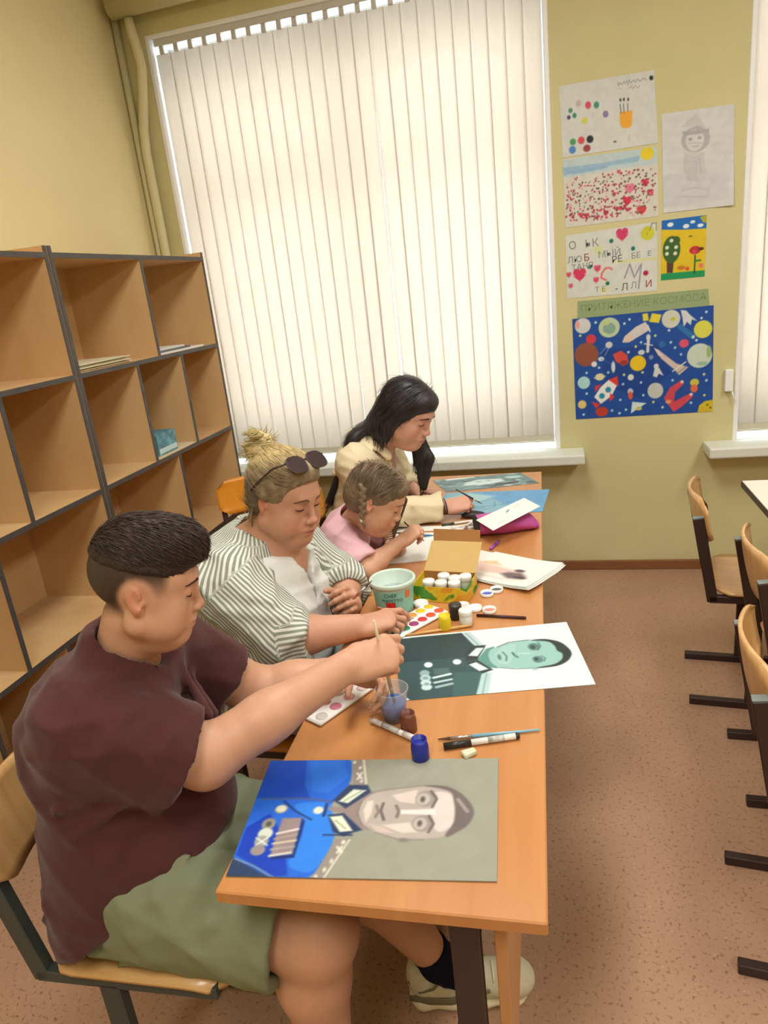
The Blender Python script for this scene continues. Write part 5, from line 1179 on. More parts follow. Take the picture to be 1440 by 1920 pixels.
def EL(c, r, R=np.eye(3)):
    c, r, R = np.array(c, float), np.array(r, float), np.array(R, float)
    ext = np.sqrt(((R * r) ** 2).sum(1))
    def d(X, Y, Z):
        px, py, pz = X - c[0], Y - c[1], Z - c[2]
        k0 = k1 = 0
        for i in range(3):
            q = (px * R[0, i] + py * R[1, i] + pz * R[2, i]) / r[i]
            k0 = k0 + q * q
            k1 = k1 + (q / r[i]) ** 2
        k0 = np.sqrt(k0)
        return k0 * (k0 - 1) / (np.sqrt(k1) + 1e-9)
    return (c - ext, c + ext, d)

def EC(a, b, ra, rb, side, cap=None):
    """limb with an elliptical section: ra=(along side, across) at a, rb at b"""
    a, b = np.array(a, float), np.array(b, float)
    ba = b - a
    L = np.linalg.norm(ba)
    w = ba / L
    s = np.array(side, float)
    s = nv(s - w * (s @ w))
    o = np.cross(w, s)
    m = max(ra + rb)
    def d(X, Y, Z):
        px, py, pz = X - a[0], Y - a[1], Z - a[2]
        q = px * w[0] + py * w[1] + pz * w[2]
        t = np.clip(q / L, 0, 1)
        u = px * s[0] + py * s[1] + pz * s[2]
        v = px * o[0] + py * o[1] + pz * o[2]
        e = q - t * L
        r1 = ra[0] + (rb[0] - ra[0]) * t
        r2 = ra[1] + (rb[1] - ra[1]) * t
        r3 = cap if cap else (r1 + r2) / 2
        k0 = np.sqrt((u / r1) ** 2 + (v / r2) ** 2 + (e / r3) ** 2)
        k1 = np.sqrt((u / r1 ** 2) ** 2 + (v / r2 ** 2) ** 2 + (e / r3 ** 2) ** 2)
        return k0 * (k0 - 1) / (k1 + 1e-9)
    return (np.minimum(a, b) - m, np.maximum(a, b) + m, d)

def HS(p, n, box=None):
    """half space: negative on the side n points away from"""
    p, n = np.array(p, float), nv(n)
    return (np.full(3, -9.0) if box is None else np.array(box[0], float), np.full(3, 9.0) if box is None else np.array(box[1], float),
            lambda X, Y, Z: (X - p[0]) * n[0] + (Y - p[1]) * n[1] + (Z - p[2]) * n[2])

def CUT(prim, p, n):
    """prim kept only on the side of the plane that n points away from"""
    h = HS(p, n)[2]
    f = prim[2]
    return (prim[0], prim[1], lambda X, Y, Z: np.maximum(f(X, Y, Z), h(X, Y, Z)))

class Field:
    def __init__(s, lo, hi, h, fine=()):
        s.ax = []
        for i in range(3):
            x, out = lo[i], []
            while x < hi[i]:
                out.append(x)
                st = h
                for fl, fh, hf in fine:
                    if fl[i] - hf <= x <= fh[i]: st = min(st, hf)
                x += st
            s.ax.append(np.array(out))
        s.D = np.full([len(a) for a in s.ax], 0.25, np.float32)
        s.h = h
    def view(s, lo, hi, m):
        sl = tuple(slice(max(0, np.searchsorted(a, lo[i] - m) - 1), min(len(a), np.searchsorted(a, hi[i] + m) + 1)) for i, a in enumerate(s.ax))
        X, Y, Z = s.ax[0][sl[0]][:, None, None], s.ax[1][sl[1]][None, :, None], s.ax[2][sl[2]][None, None, :]
        return sl, X, Y, Z
    def add(s, prim, k=.008):
        sl, X, Y, Z = s.view(prim[0], prim[1], k + 3 * s.h)
        a = s.D[sl]
        if a.size == 0: return s
        b = prim[2](X, Y, Z)
        h = np.clip(.5 + .5 * (a - b) / k, 0, 1)
        s.D[sl] = a + (b - a) * h - k * h * (1 - h)
        return s
    def sub(s, prim, k=.004):
        sl, X, Y, Z = s.view(prim[0], prim[1], k + 3 * s.h)
        a = s.D[sl]
        if a.size == 0: return s
        b = -prim[2](X, Y, Z)
        h = np.clip(.5 - .5 * (a - b) / k, 0, 1)
        s.D[sl] = a + (b - a) * h + k * h * (1 - h)
        return s
    def keep(s, prim, k=.003):
        X, Y, Z = s.ax[0][:, None, None], s.ax[1][None, :, None], s.ax[2][None, None, :]
        b = prim[2](X, Y, Z)
        a = s.D
        h = np.clip(.5 - .5 * (a - b) / k, 0, 1)
        s.D = (a + (b - a) * h + k * h * (1 - h)).astype(np.float32)
        return s
    def warp(s, fn, lo=None, hi=None):
        lo = [a[0] for a in s.ax] if lo is None else lo
        hi = [a[-1] for a in s.ax] if hi is None else hi
        sl, X, Y, Z = s.view(lo, hi, 0)
        near = np.abs(s.D[sl]) < .04
        if near.any():
            d = fn(X + 0 * (Y + Z), Y + 0 * (X + Z), Z + 0 * (X + Y))
            s.D[sl] = np.where(near, s.D[sl] + d, s.D[sl])
        return s
    def mesh(s, name):
        D = s.D
        for ax in range(3):
            for e in (0, -1):
                ix = [slice(None)] * 3
                ix[ax] = e
                D[tuple(ix)] = .25
        S = D < 0
        n = S.shape
        cnt = np.zeros([k - 1 for k in n], np.uint8)
        offs = [(i, j, k) for i in (0, 1) for j in (0, 1) for k in (0, 1)]
        for o in offs:
            cnt += S[o[0]:n[0] - 1 + o[0], o[1]:n[1] - 1 + o[1], o[2]:n[2] - 1 + o[2]]
        act = (cnt > 0) & (cnt < 8)
        I = np.argwhere(act)
        idx = np.full(act.shape, -1, np.int64)
        idx[act] = np.arange(len(I))
        val = np.stack([D[I[:, 0] + o[0], I[:, 1] + o[1], I[:, 2] + o[2]] for o in offs], 1).astype(np.float64)
        acc = np.zeros((len(I), 3))
        num = np.zeros(len(I))
        for a in range(8):
            for ax in range(3):
                oa = offs[a]
                if oa[ax]: continue
                ob = list(oa); ob[ax] = 1
                b = offs.index(tuple(ob))
                va, vb = val[:, a], val[:, b]
                cr = (va < 0) != (vb < 0)
                t = np.where(cr, va / np.where(cr, va - vb, 1), 0)
                p = np.tile(np.array(oa, float), (len(I), 1))
                p[:, ax] += t
                acc += p * cr[:, None]
                num += cr
        fr = acc / num[:, None]
        V = np.stack([s.ax[i][I[:, i]] + fr[:, i] * (s.ax[i][I[:, i] + 1] - s.ax[i][I[:, i]]) for i in range(3)], 1)
        Q = []
        for ax in range(3):
            b_, c_ = (ax + 1) % 3, (ax + 2) % 3
            s0 = [slice(None)] * 3; s0[ax] = slice(0, -1)
            s1 = [slice(None)] * 3; s1[ax] = slice(1, None)
            ch = S[tuple(s0)] != S[tuple(s1)]
            E = np.argwhere(ch)
            E = E[(E[:, b_] > 0) & (E[:, c_] > 0) & (E[:, b_] < n[b_] - 1) & (E[:, c_] < n[c_] - 1)]
            ins = S[tuple(s0)][E[:, 0], E[:, 1], E[:, 2]]
            def cell(db, dc):
                P = E.copy()
                P[:, b_] -= db
                P[:, c_] -= dc
                return idx[P[:, 0], P[:, 1], P[:, 2]]
            q = np.stack([cell(1, 1), cell(0, 1), cell(0, 0), cell(1, 0)], 1)
            q = np.where(ins[:, None], q, q[:, ::-1])
            Q.append(q)
        Q = np.concatenate(Q)
        Q = Q[(Q >= 0).all(1)]
        # keep the largest connected piece only
        lab = np.arange(len(V))
        for _ in range(200):
            m = lab[Q].min(1)
            new = lab.copy()
            for c in range(4): np.minimum.at(new, Q[:, c], m)
            new = new[new]
            if (new == lab).all(): break
            lab = new
        u, ct = np.unique(lab[Q[:, 0]], return_counts=True)
        if len(u) > 1:
            best = u[ct.argmax()]
            Q = Q[lab[Q[:, 0]] == best]
            used = np.unique(Q)
            mp_ = np.full(len(V), -1)
            mp_[used] = np.arange(len(used))
            V, Q = V[used], mp_[Q]
        # one light smoothing pass takes the grid out of the surface
        for _ in range(2):
            sm = np.zeros_like(V)
            w = np.zeros(len(V))
            for a, b in ((0, 1), (1, 2), (2, 3), (3, 0)):
                np.add.at(sm, Q[:, a], V[Q[:, b]])
                np.add.at(sm, Q[:, b], V[Q[:, a]])
                np.add.at(w, Q[:, a], 1)
                np.add.at(w, Q[:, b], 1)
            V = V * .5 + sm / np.maximum(w, 1)[:, None] * .5
        me = bpy.data.meshes.new(name)
        me.vertices.add(len(V))
        me.vertices.foreach_set('co', V.astype(np.float32).ravel())
        me.loops.add(len(Q) * 4)
        me.loops.foreach_set('vertex_index', Q.astype(np.int32).ravel())
        me.polygons.add(len(Q))
        me.polygons.foreach_set('loop_start', np.arange(0, len(Q) * 4, 4, dtype=np.int32))
        me.update(calc_edges=True)
        return me, V

# ------------------------------------------------------------------ anatomy
def head_prims(F, H):
    """list of (op, prim, k) for a head in frame F (adult size at scale 1); H: face settings"""
    k = F.k
    P = F.p
    R = F.R
    el = lambda c, r, tilt=None: EL(P(c), np.array(r) * k, R if tilt is None else R @ tilt)
    rc = lambda a, b, ra, rb: RC(P(a), P(b), ra * k, rb * k)
    ch = H.get('chub', 0.0)
    fw = H.get('jaw', 1.0)
    o = []
    A = lambda p, s=.012: o.append(('a', p, s * k))
    S = lambda p, s=.006: o.append(('s', p, s * k))
    A(el((-.010, 0, .030), (.097, .076, .086)))
    A(el((.022, 0, -.030), (.064, .064 * fw, .080)), .03)
    A(el((.046, 0, .030), (.046, .058, .050)), .02)                       # forehead
    for s in (-1, 1):
        A(rc((-.004, s * .052 * fw, -.062), (.062, s * .020, -.100), .020 + .006 * ch, .017), .022)   # jaw line
        A(el((.054, s * .040, -.036), (.026, .024, .026)), .022)           # cheek bone
        A(el((.046, s * .040 * fw, -.066), (.026 + .008 * ch, .020 + .010 * ch, .026 + .006 * ch)), .024)  # cheek
    A(el((.074, 0, -.100), (.019, .024, .017)), .018)                      # chin
    if ch: A(el((.030, 0, -.112), (.046, .042, .022 + .010 * ch)), .03)    # under the chin
    A(rc((.086, -.026, .022), (.086, .026, .022), .008, .008), .018)       # brow ridge
    A(el((.078, 0, -.067), (.0215, .030, .026)), .02)                       # muzzle
    for s in (-1, 1):
        S(el((.1035, s * .032, .001), (.0165, .019, .0105)), .014)            # eye socket
        A(el((.0765, s * .031, -.001), (.0128, .0150, .0118)), .006)         # lidded eyeball
    n = H.get('nose', 1.0)
    A(rc((.091, 0, .010), (.091 + .019 * n, 0, -.034), .0065, .0085), .012)   # nose bridge
    A(el((.092 + .020 * n, 0, -.037), (.0115, .0120, .0100)), .008)           # tip
    for s in (-1, 1):
        A(el((.098, s * .0125, -.041), (.0110, .0075, .0080)), .006)
        S(el((.104, s * .0070, -.0490), (.0055, .0036, .0040)), .003)
    A(el((.0945, 0, -.0655), (.0090, .0230, .0060)), .005)                   # upper lip
    A(el((.0925, 0, -.0772), (.0095, .0185, .0066)), .005)                   # lower lip
    S(rc((.1050, -.0170, -.0712), (.1050, .0170, -.0712), .0018, .0018), .003)
    S(rc((.0965, -.0240, -.0725), (.0965, -.0200, -.0715), .002, .002), .004)
    S(rc((.0965, .0240, -.0725), (.0965, .0200, -.0715), .002, .002), .004)
    S(rc((.107, 0, -.052), (.103, 0, -.060), .0022, .0022), .004)            # philtrum
    for s in (-1, 1):                                                       # ears
        a = math.radians(14)
        T = np.array([[math.cos(a), 0, -math.sin(a)], [0, 1, 0], [math.sin(a), 0, math.cos(a)]])
        b = math.radians(24) * s
        T2 = np.array([[math.cos(b), -math.sin(b), 0], [math.sin(b), math.cos(b), 0], [0, 0, 1]])
        T = T2 @ T
        A(el((-.012, s * .0785, -.006), (.0165, .0065, .0275), T), .005)
        A(el((-.005, s * .0750, -.029), (.0085, .0065, .0105), T), .005)
        S(el((-.008, s * .0860, -.001), (.0098, .0058, .0170), T), .004)
        S(el((-.002, s * .0845, -.010), (.0058, .0062, .0080), T), .004)
        A(el((.003, s * .0765, -.012), (.0042, .0050, .0065), T), .004)
    return o

def hand_prims(F, side, curl, spread=(8, 2, -3, -9), thumb=(40, 30, 25, 20), k=1.0, palmcurl=0.0):
    """hand in frame F: +x wrist to knuckles, +z back of the hand, thumb on the side 'side' of y (+1 or -1).
    curl: per finger (index..little) three flexion angles; thumb: (out angle, down angle, flex, flex)"""
    o = []
    s = side
    P = F.p
    kk = F.k
    A = lambda p, q=.004: o.append(('a', p, q * kk))
    A(EC(P((.008, 0, 0)), P((.078, 0, .002)), (.027 * kk, .0165 * kk), (.039 * kk, .0125 * kk), F.R[:, 1]), .012)
    A(EL(P((.030, s * .022, -.008)), np.array((.030, .017, .016)) * kk, F.R), .012)     # ball of the thumb
    A(EL(P((.035, -s * .026, -.006)), np.array((.034, .013, .014)) * kk, F.R), .012)
    ys = (.0285, .0095, -.0095, -.0270)
    xs = (.083, .087, .083, .074)
    Ls = ((.042, .025, .021), (.046, .029, .022), (.043, .027, .022), (.033, .020, .019))
    rs = ((.0094, .0085, .0078, .0066), (.0096, .0087, .0079, .0067), (.0092, .0083, .0075, .0064), (.0082, .0073, .0067, .0058))
    tips = []
    for i in range(4):
        p = np.array((xs[i], s * ys[i], .001 - palmcurl * abs(i - 1.2) * .003))
        az = math.radians(spread[i]) * s
        tot = 0
        for j in range(3):
            tot += math.radians(curl[i][j])
            d = np.array((math.cos(tot) * math.cos(az), math.cos(tot) * math.sin(az), -math.sin(tot)))
            q = p + d * Ls[i][j]
            A(RC(P(p), P(q), rs[i][j] * kk, rs[i][j + 1] * kk), .0035 if j else .007)
            if j < 1: A(EL(P(q + np.array((0, 0, .001))), np.array((1, 1, 1)) * rs[i][j + 1] * 1.06 * kk, F.R), .003)
            p = q
        tips.append(P(p))
    p = np.array((.024, s * .026, -.004))
    az, dn = math.radians(thumb[0]) * s, math.radians(thumb[1])
    r_ = (.0125, .0108, .0098, .0078)
    L_ = (.040, .030, .025)
    for j in range(3):
        d = np.array((math.cos(az) * math.cos(dn), math.sin(az) * math.cos(dn), -math.sin(dn)))
        q = p + d * L_[j]
        A(RC(P(p), P(q), r_[j] * kk, r_[j + 1] * kk), .008 if j == 0 else .004)
        p = q
        if j < 2: az -= math.radians(thumb[2 + j]) * s
    tips.append(P(p))
    return o, tips

def frame_to(o, fwd, up, k=1.0):
    f = nv(fwd)
    u = np.array(up, float)
    u = nv(u - f * (u @ f))
    return Fr(o, np.stack([f, np.cross(u, f), u], 1), k)

def apply(fd, ops):
    for op, p, k in ops:
        if op == 'a': fd.add(p, k)
        else: fd.sub(p, k)

def wrinkle(seed, amp, freq, dirs=None, n=7):
    """cloth folds: a few crossing waves, sharpened, strength varying over the cloth"""
    r = np.random.RandomState(seed)
    W_ = []
    for i in range(n):
        d = nv(r.normal(size=3) if dirs is None else np.array(dirs[i % len(dirs)], float) + r.normal(size=3) * .22)
        W_.append((d * freq * r.uniform(.6, 1.5), r.uniform(0, 7), r.normal(size=3) * freq * .25, r.uniform(0, 7)))
    def f(X, Y, Z):
        o = 0
        for d, ph, m, mp_ in W_:
            a = np.sin(X * d[0] + Y * d[1] + Z * d[2] + ph + .9 * np.sin(X * m[2] + Y * m[0] + Z * m[1]))
            g = .5 + .5 * np.sin(X * m[0] + Y * m[1] + Z * m[2] + mp_)
            o = o - (1 - np.abs(a)) ** 2 * g
        return o * amp / math.sqrt(n)
    return f

def skin_mat(name):
    m = mat(name, (220, 170, 140), .48, .4, attr='Col', sss=.12, vary=.035, vscale=45, bump=.06, bscale=420)
    return m

def srf(V, F, y, z, rad=.006):
    """front surface point of a head (local y, z) read off its vertices"""
    q = F.inv(V)
    d = np.hypot(q[:, 1] - y, q[:, 2] - z)
    c = (d < rad) & (q[:, 0] > .03)
    if not c.any(): return .09
    x = q[c, 0]
    return float(np.average(x, weights=1 / (d[c] + .001)))

def face_lines(V, F, par, col, H):
    """eyebrows and lash lines lying on the skin"""
    k = F.k
    mb = mat('brow_hair_' + par.name, col, .7, .2)
    ml = mat('lash_hair_' + par.name, (46, 32, 28), .6, .2)
    for s in (-1, 1):
        pts = []
        for t in np.linspace(0, 1, 7):
            y = s * (.013 + .036 * t)
            z = .0195 + .0060 * math.sin(PI * min(1, t * 1.15)) - .003 * t
            pts.append(F.p((srf(V, F, y, z) + .0006, y, z)))
        b = tube_bm([tuple(p) for p in pts], [.0014 * k, .0028 * k, .0032 * k, .003 * k, .0026 * k, .002 * k, .001 * k], 8, flat=(.42, 1.0), up=tuple(F.R[:, 0]))
        obj('eyebrow', b, mb, par, True, True)
        pts = []
        op = H.get('lid', -.0055)
        for t in np.linspace(0, 1, 7):
            y = s * (.0185 + .0270 * t)
            z = op - .0030 * math.sin(PI * t) + .0012 * t
            pts.append(F.p((srf(V, F, y, z, .005) + .0010, y, z)))
        b = tube_bm([tuple(p) for p in pts], [.0006 * k, .0012 * k, .0015 * k, .0016 * k, .0016 * k, .0014 * k, .0007 * k], 8)
        obj('eyelashes', b, ml, par, True, True)

def skin_color(V, F, base, H):
    """colours of the skin itself: lips, warmer cheeks, nose and ears, clipped hair"""
    q = F.inv(V)
    c = np.tile(np.array(base, float), (len(V), 1))
    def blend(w, col):
        nonlocal c
        w = np.clip(w, 0, 1)[:, None]
        c = c * (1 - w) + np.array(col, float) * w
    b = np.array(base, float)
    red = b * np.array((1.0, .80, .76))
    for s in (-1, 1):
        blend(.45 * (1 - np.sqrt(((q[:, 0] - .062) / .05) ** 2 + ((q[:, 1] - s * .043) / .03) ** 2 + ((q[:, 2] + .045) / .03) ** 2)), red)
        er = np.sqrt(((q[:, 0] + .010) / .030) ** 2 + ((q[:, 2] + .006) / .040) ** 2)
    blend(.45 * np.clip((np.abs(q[:, 1]) - .072) / .008, 0, 1) * np.clip((1 - er) * 3, 0, 1), red)
    blend(.5 * (1 - np.sqrt(((q[:, 0] - .112) / .02) ** 2 + (q[:, 1] / .02) ** 2 + ((q[:, 2] + .038) / .016) ** 2)), red)
    lip = np.sqrt(((q[:, 1]) / .0245) ** 2 + ((q[:, 2] + .0712) / .0105) ** 2)
    blend(1.6 * (1 - lip) * (q[:, 0] > .07) * H.get('lips', .8), H.get('lipcol', (190, 112, 104)))
    mouth = np.sqrt(((q[:, 1]) / .021) ** 2 + ((q[:, 2] + .0713) / .0019) ** 2)
    blend(1.2 * (1 - mouth) * (q[:, 0] > .07), (112, 58, 54))
    for s in (-1, 1):
        e = np.sqrt(((q[:, 1] - s * .031) / .017) ** 2 + ((q[:, 2] - .001) / .012) ** 2)
        blend(.5 * (1 - e) * (q[:, 0] > .05), b * np.array((.93, .82, .80)))
    if 'fade' in H:
        hc = np.array(H['fade'], float)
        # clipped sides and nape: dense above, thinning out downwards
        lo = np.where(q[:, 0] < -.03, -.058 - .020 * np.clip((-q[:, 0] - .03) / .05, 0, 1), -.004)
        side = np.clip((q[:, 2] - lo) / .050, 0, 1) * np.clip((.050 - q[:, 0]) / .016, 0, 1)
        ear = np.clip((np.hypot((q[:, 0] + .010) / .030, (q[:, 2] + .004) / .036) - .95) * 3, 0, 1)
        blend(.93 * side * ear * (np.abs(q[:, 1]) < .0765) , hc)
    return c

def strands(name, me, flow, n, length, rad, m, parent, seed, lift=.15, keep=None, segs=3, jit=.12):
    """thin locks laid along the surface of a hair volume, following flow(p, normal)"""
    N = np.zeros(len(me.vertices) * 3, np.float32)
    me.vertices.foreach_get('normal', N)
    N = N.reshape(-1, 3).astype(float)
    V = np.zeros(len(me.vertices) * 3, np.float32)
    me.vertices.foreach_get('co', V)
    V = V.reshape(-1, 3).astype(float)
    r = np.random.RandomState(seed)
    ids = np.arange(len(V)) if keep is None else np.where(keep(V))[0]
    ids = r.choice(ids, n)
    vs, fs = [], []
    P, Nn = V[ids], N[ids]
    rings = []
    L = length * r.uniform(.6, 1.3, n)[:, None]
    p = P - Nn * rad * .4
    for k in range(segs + 1):
        d = flow(p, Nn)
        d = d - Nn * (d * Nn).sum(1, keepdims=True)
        d /= np.linalg.norm(d, axis=1, keepdims=True) + 1e-9
        if k == 0: d0 = d + r.normal(size=d.shape) * jit
        else: d0 = d0 * .5 + d * .5
        s_ = np.cross(d0, Nn)
        s_ /= np.linalg.norm(s_, axis=1, keepdims=True) + 1e-9
        w = rad * (1, 1, .85, .15, .1)[min(k, 4)] if k < segs else rad * .15
        rings.append(np.stack([p + s_ * w, p + Nn * w * .8, p - s_ * w], 1))
        p = p + (d0 + Nn * lift * (.5 if k < segs - 1 else -.5)) * L / segs
    A = np.stack(rings, 1).reshape(-1, 3)
    base = np.arange(n)[:, None] * (3 * (segs + 1))
    F_ = []
    for k in range(segs):
        a = k * 3
        for i, j in ((0, 1), (1, 2), (2, 0)):
            F_.append(base + np.array([[a + i, a + j, a + 3 + j, a + 3 + i]]))
    F_ = np.concatenate(F_)
    mm = bpy.data.meshes.new(name)
    mm.from_pydata(A.tolist(), [], F_.tolist())
    o = link(name, mm, m, parent, True, True)
    o['kind'] = 'stuff'
    return o
# ------------------------------------------------------------------ the boy in maroon
def person_root(label, loc):
    return thing('person', label, 'person', loc)

def build(parent, name, fd, m, color=None, smooth=True):
    me, V = fd.mesh(name)
    if color is not None: col_attr(me, color(V) if callable(color) else np.tile(np.array(color, float), (len(V), 1)))
    o = link(name, me, m, parent, True, smooth)
    return o, V

def boy():
    t = person_root('boy with short dark hair in a maroon t-shirt and green shorts, dipping a brush', (-.88, .96, 0))
    base = (198, 150, 120)
    F = Fr((-.693, .962, 1.164), ypr(26, -15), .88)
    H = dict(chub=.8, jaw=1.08, fade=(54, 41, 35), nose=.62, lips=.7, lipcol=(196, 112, 104))
    shR, elR, wrR = (-.775, .83, .975), (-.630, .930, .836), (-.400, 1.098, .928)
    shL, elL, wrL = (-.775, 1.12, .955), (-.665, 1.22, .782), (-.462, 1.275, .812)
    hand = frame_to(wrR, (.86, .44, .10), (-.10, -.78, .62), 1.0)
    handL = frame_to(wrL, (.90, -.36, -.10), (.30, .75, .35), .92)
    fine = [((-.81, .84, 1.03), (-.55, 1.09, 1.30), .0030), ((-.42, 1.02, .82), (-.25, 1.24, 1.0), .0030)]
    fd = Field((-1.12, .68, .0), (-.04, 1.36, 1.33), .0075, fine)
    # torso and legs
    fd.add(EC((-.86, .96, .60), (-.81, .97, .92), (.140, .095), (.120, .080), (0, 1, 0)), .05)
    fd.add(RC((-.80, .97, .95), (-.730, .962, 1.10), .060, .053), .05)
    for sh, el, wr in ((shR, elR, wrR), (shL, elL, wrL)):
        fd.add(RC(sh, el, .056, .054), .04)
        fd.add(RC(el, np.array(el) * .55 + np.array(wr) * .45, .052, .046), .02)
        fd.add(EC(np.array(el) * .6 + np.array(wr) * .4, wr, (.046, .044), (.031, .026), (0, .5, .85)), .02)
    for hip, kn, an in (((-.77, .885, .545), (-.452, .888, .505), (-.470, .885, .09)), ((-.77, 1.04, .545), (-.42, 1.07, .500), (-.305, 1.165, .115))):
        fd.add(RC(hip, kn, .084, .074), .05)
        k_ = np.array(kn); a_ = np.array(an)
        fd.add(RC(k_, k_ * .72 + a_ * .28 + np.array((-.018, 0, 0)), .070, .066), .03)
        fd.add(RC(k_ * .72 + a_ * .28 + np.array((-.018, 0, 0)), an, .066, .036), .03)
        fd.add(RC(an, (an[0] + .08, an[1] + .02, .050), .030, .024), .012)
    apply(fd, head_prims(F, H))
    ops, tips = hand_prims(hand, +1, ((48, 72, 40), (58, 78, 42), (62, 80, 42), (62, 78, 40)), (4, 1, -2, -6), (22, 46, 14, 24))
    apply(fd, ops)
    ops, tl = hand_prims(handL, -1, ((30, 44, 26), (34, 46, 28), (38, 48, 28), (42, 46, 28)), (4, 1, -2, -5), (30, 58, 10, 10))
    apply(fd, ops)
    M_skin = skin_mat('boy_skin')
    body, V = build(t, 'body', fd, M_skin, lambda V: skin_color(V, F, base, H))
    face_lines(V, F, t, (62, 46, 38), H)

    # hair: thicker on the crown, brushed forward over the forehead
    hf = Field(F.o - .17, F.o + .17, .0034)
    P = F.p
    K = F.k
    hf.add(EL(P((-.0105, 0, .032)), np.array((.0985, .0775, .0885)) * K, F.R), .01)
    hf.add(EL(P((.000, 0, .070)), np.array((.090, .066, .068)) * K, F.R), .03)
    hf.add(EL(P((.052, 0, .094)), np.array((.056, .056, .036)) * K, F.R), .03)
    hf.add(EL(P((.088, .004, .074)), np.array((.018, .048, .018)) * K, F.R), .016)
    hf.sub(EL(P((.118, 0, -.010)), np.array((.086, .12, .068)) * K, F.R), .008)
    hf.keep(HS(P((-.02, 0, .047)), F.R @ np.array((-.10, 0, -1.0))), .012)
    rs = np.random.RandomState(2)
    dirs = [F.R @ nv((rs.normal() * .4, rs.normal(), rs.normal() * .6)) for _ in range(8)]
    hf.warp(wrinkle(4, .0034, 260, dirs, 8))
    M_hair = mat('dark_brown_hair', (66, 52, 44), .6, .3, vary=.35, vscale=160, stretch=(1, 1, .35), bump=.4, bscale=260)
    ho, hv = build(t, 'hair', hf, M_hair)
    def flow(p, n):
        q = F.inv(p)
        d = np.stack([np.ones(len(q)) * .9, q[:, 1] * 4, -.35 - .6 * (q[:, 2] < .06)], 1)
        return d @ F.R.T
    strands('hair_strands', ho.data, flow, 3400, .017, .0010, M_hair, ho, 5, .20, lambda V: F.inv(V)[:, 2] > .066 - .1 * np.minimum(F.inv(V)[:, 0], 0))
    strands('short_strands', ho.data, flow, 1500, .008, .0007, M_hair, ho, 6, .10, lambda V: (F.inv(V)[:, 2] < .074 - .1 * np.minimum(F.inv(V)[:, 0], 0)) & (F.inv(V)[:, 0] < .07))

    # t-shirt
    tf = Field((-1.14, .62, .40), (-.50, 1.36, 1.10), .0065)
    sd = (0, 1, 0)
    tf.add(EC((-.862, .955, .50), (-.830, .965, .86), (.198, .150), (.175, .122), sd), .04)
    tf.add(EL((-.780, .965, .665), (.145, .160, .110)), .06)                    # belly
    tf.add(EL((-.862, .965, .89), (.112, .160, .12)), .06)                      # rounded back
    tf.add(EC((-.790, .855, .985), (-.77, 1.08, .975), (.060, .068), (.060, .068), (0, 0, 1)), .05)
    for sh, el, w in ((shR, elR, .086), (shL, elL, .070)):
        s_, e_ = np.array(sh), np.array(el)
        d = nv(e_ - s_)
        end = s_ + (e_ - s_) * (.78 if w > .08 else .62)
        tf.add(CUT(RC(s_ + np.array((-.005, 0, -.01)), e_, .078, w), end, d), .035)
        tf.add(CUT(RC(s_ + np.array((-.03, 0, -.055)), e_ + np.array((-.040, -.012, -.030)), .062, .062), end + d * .004, d), .03)
        tf.sub(RC(end - d * .035, end + d * .06, .061, .063), .006)
    tf.add(RC((-.79, .97, .985), (-.770, .965, 1.028), .086, .076), .04)         # towards the collar
    tf.sub(RC((-.785, .967, .985), (-.715, .960, 1.13), .055, .066), .008)
    tf.sub(EL((-.715, .985, 1.045), (.062, .058, .050)), .010)
    # hem: falls from the belly to the seat
    tf.keep(HS((-.66, .96, .640), (.54, -.02, -.84)), .006)
    tf.keep(HS((-.9, .96, .455), (0, 0, -1)), .004)
    wr = wrinkle(11, .0125, 36, [(.5, .3, .8), (.2, .5, 1), (.8, .2, -.6)], 6)
    tf.warp(wr)
    for a, b, r in (((-.66, .835, .93), (-.80, .775, .88), .013), ((-.64, .850, .905), (-.83, .775, .83), .013), ((-.635, .865, .875), (-.82, .78, .77), .012), ((-.69, .875, .985), (-.80, .80, .985), .011), ((-.645, .99, .88), (-.70, 1.02, .97), .011), ((-.66, 1.03, .86), (-.72, 1.06, .95), .010)):
        tf.add(RC(a, b, r, r * .5), .012)
    for a, b, r in (((-.66, .85, .90), (-.82, .79, .84), .010), ((-.64, .88, .885), (-.84, .80, .80), .009), ((-.66, .90, .95), (-.80, .83, 1.02), .008), ((-.70, .86, .84), (-.87, .80, .74), .010),
                    ((-.76, .80, .72), (-.95, .82, .60), .010), ((-.72, .83, .66), (-.93, .82, .54), .011), ((-.80, .80, .60), (-1.0, .84, .50), .010), ((-.62, .98, .86), (-.68, 1.0, .70), .008), ((-.70, 1.02, .93), (-.63, 1.03, .78), .008)):
        tf.add(RC(a, b, r, r * .6), .018)
    tf.sub(RC((-.785, .967, .985), (-.715, .960, 1.13), .055, .066), .005)
    tf.sub(EL((-.715, .985, 1.045), (.058, .054, .048)), .006)
    tf.keep(HS((-.66, .96, .638), (.54, -.02, -.84)), .004)
    M_tee = mat('maroon_jersey', (80, 43, 41), .85, .2, vary=.10, vscale=9, bump=.25, bscale=500, sheen=.15)
    build(t, 't_shirt', tf, M_tee)

    # shorts
    sf = Field((-1.06, .68, .34), (-.40, 1.24, .74), .0065)
    sf.add(EL((-.815, .965, .555), (.140, .165, .112)), .03)
    for hip, kn in (((-.77, .885, .555), (-.452, .880, .505)), ((-.77, 1.04, .555), (-.42, 1.07, .500))):
        h_, k_ = np.array(hip), np.array(kn)
        d = nv(k_ - h_)
        end = k_ - d * .055
        sf.add(CUT(EC(h_, k_, (.108, .125), (.098, .112), (0, 1, 0)), end, d), .04)
        sf.sub(RC(end - d * .05, end + d * .06, .084, .082), .006)
    sf.add(EL((-.77, .96, .615), (.13, .17, .06)), .05)
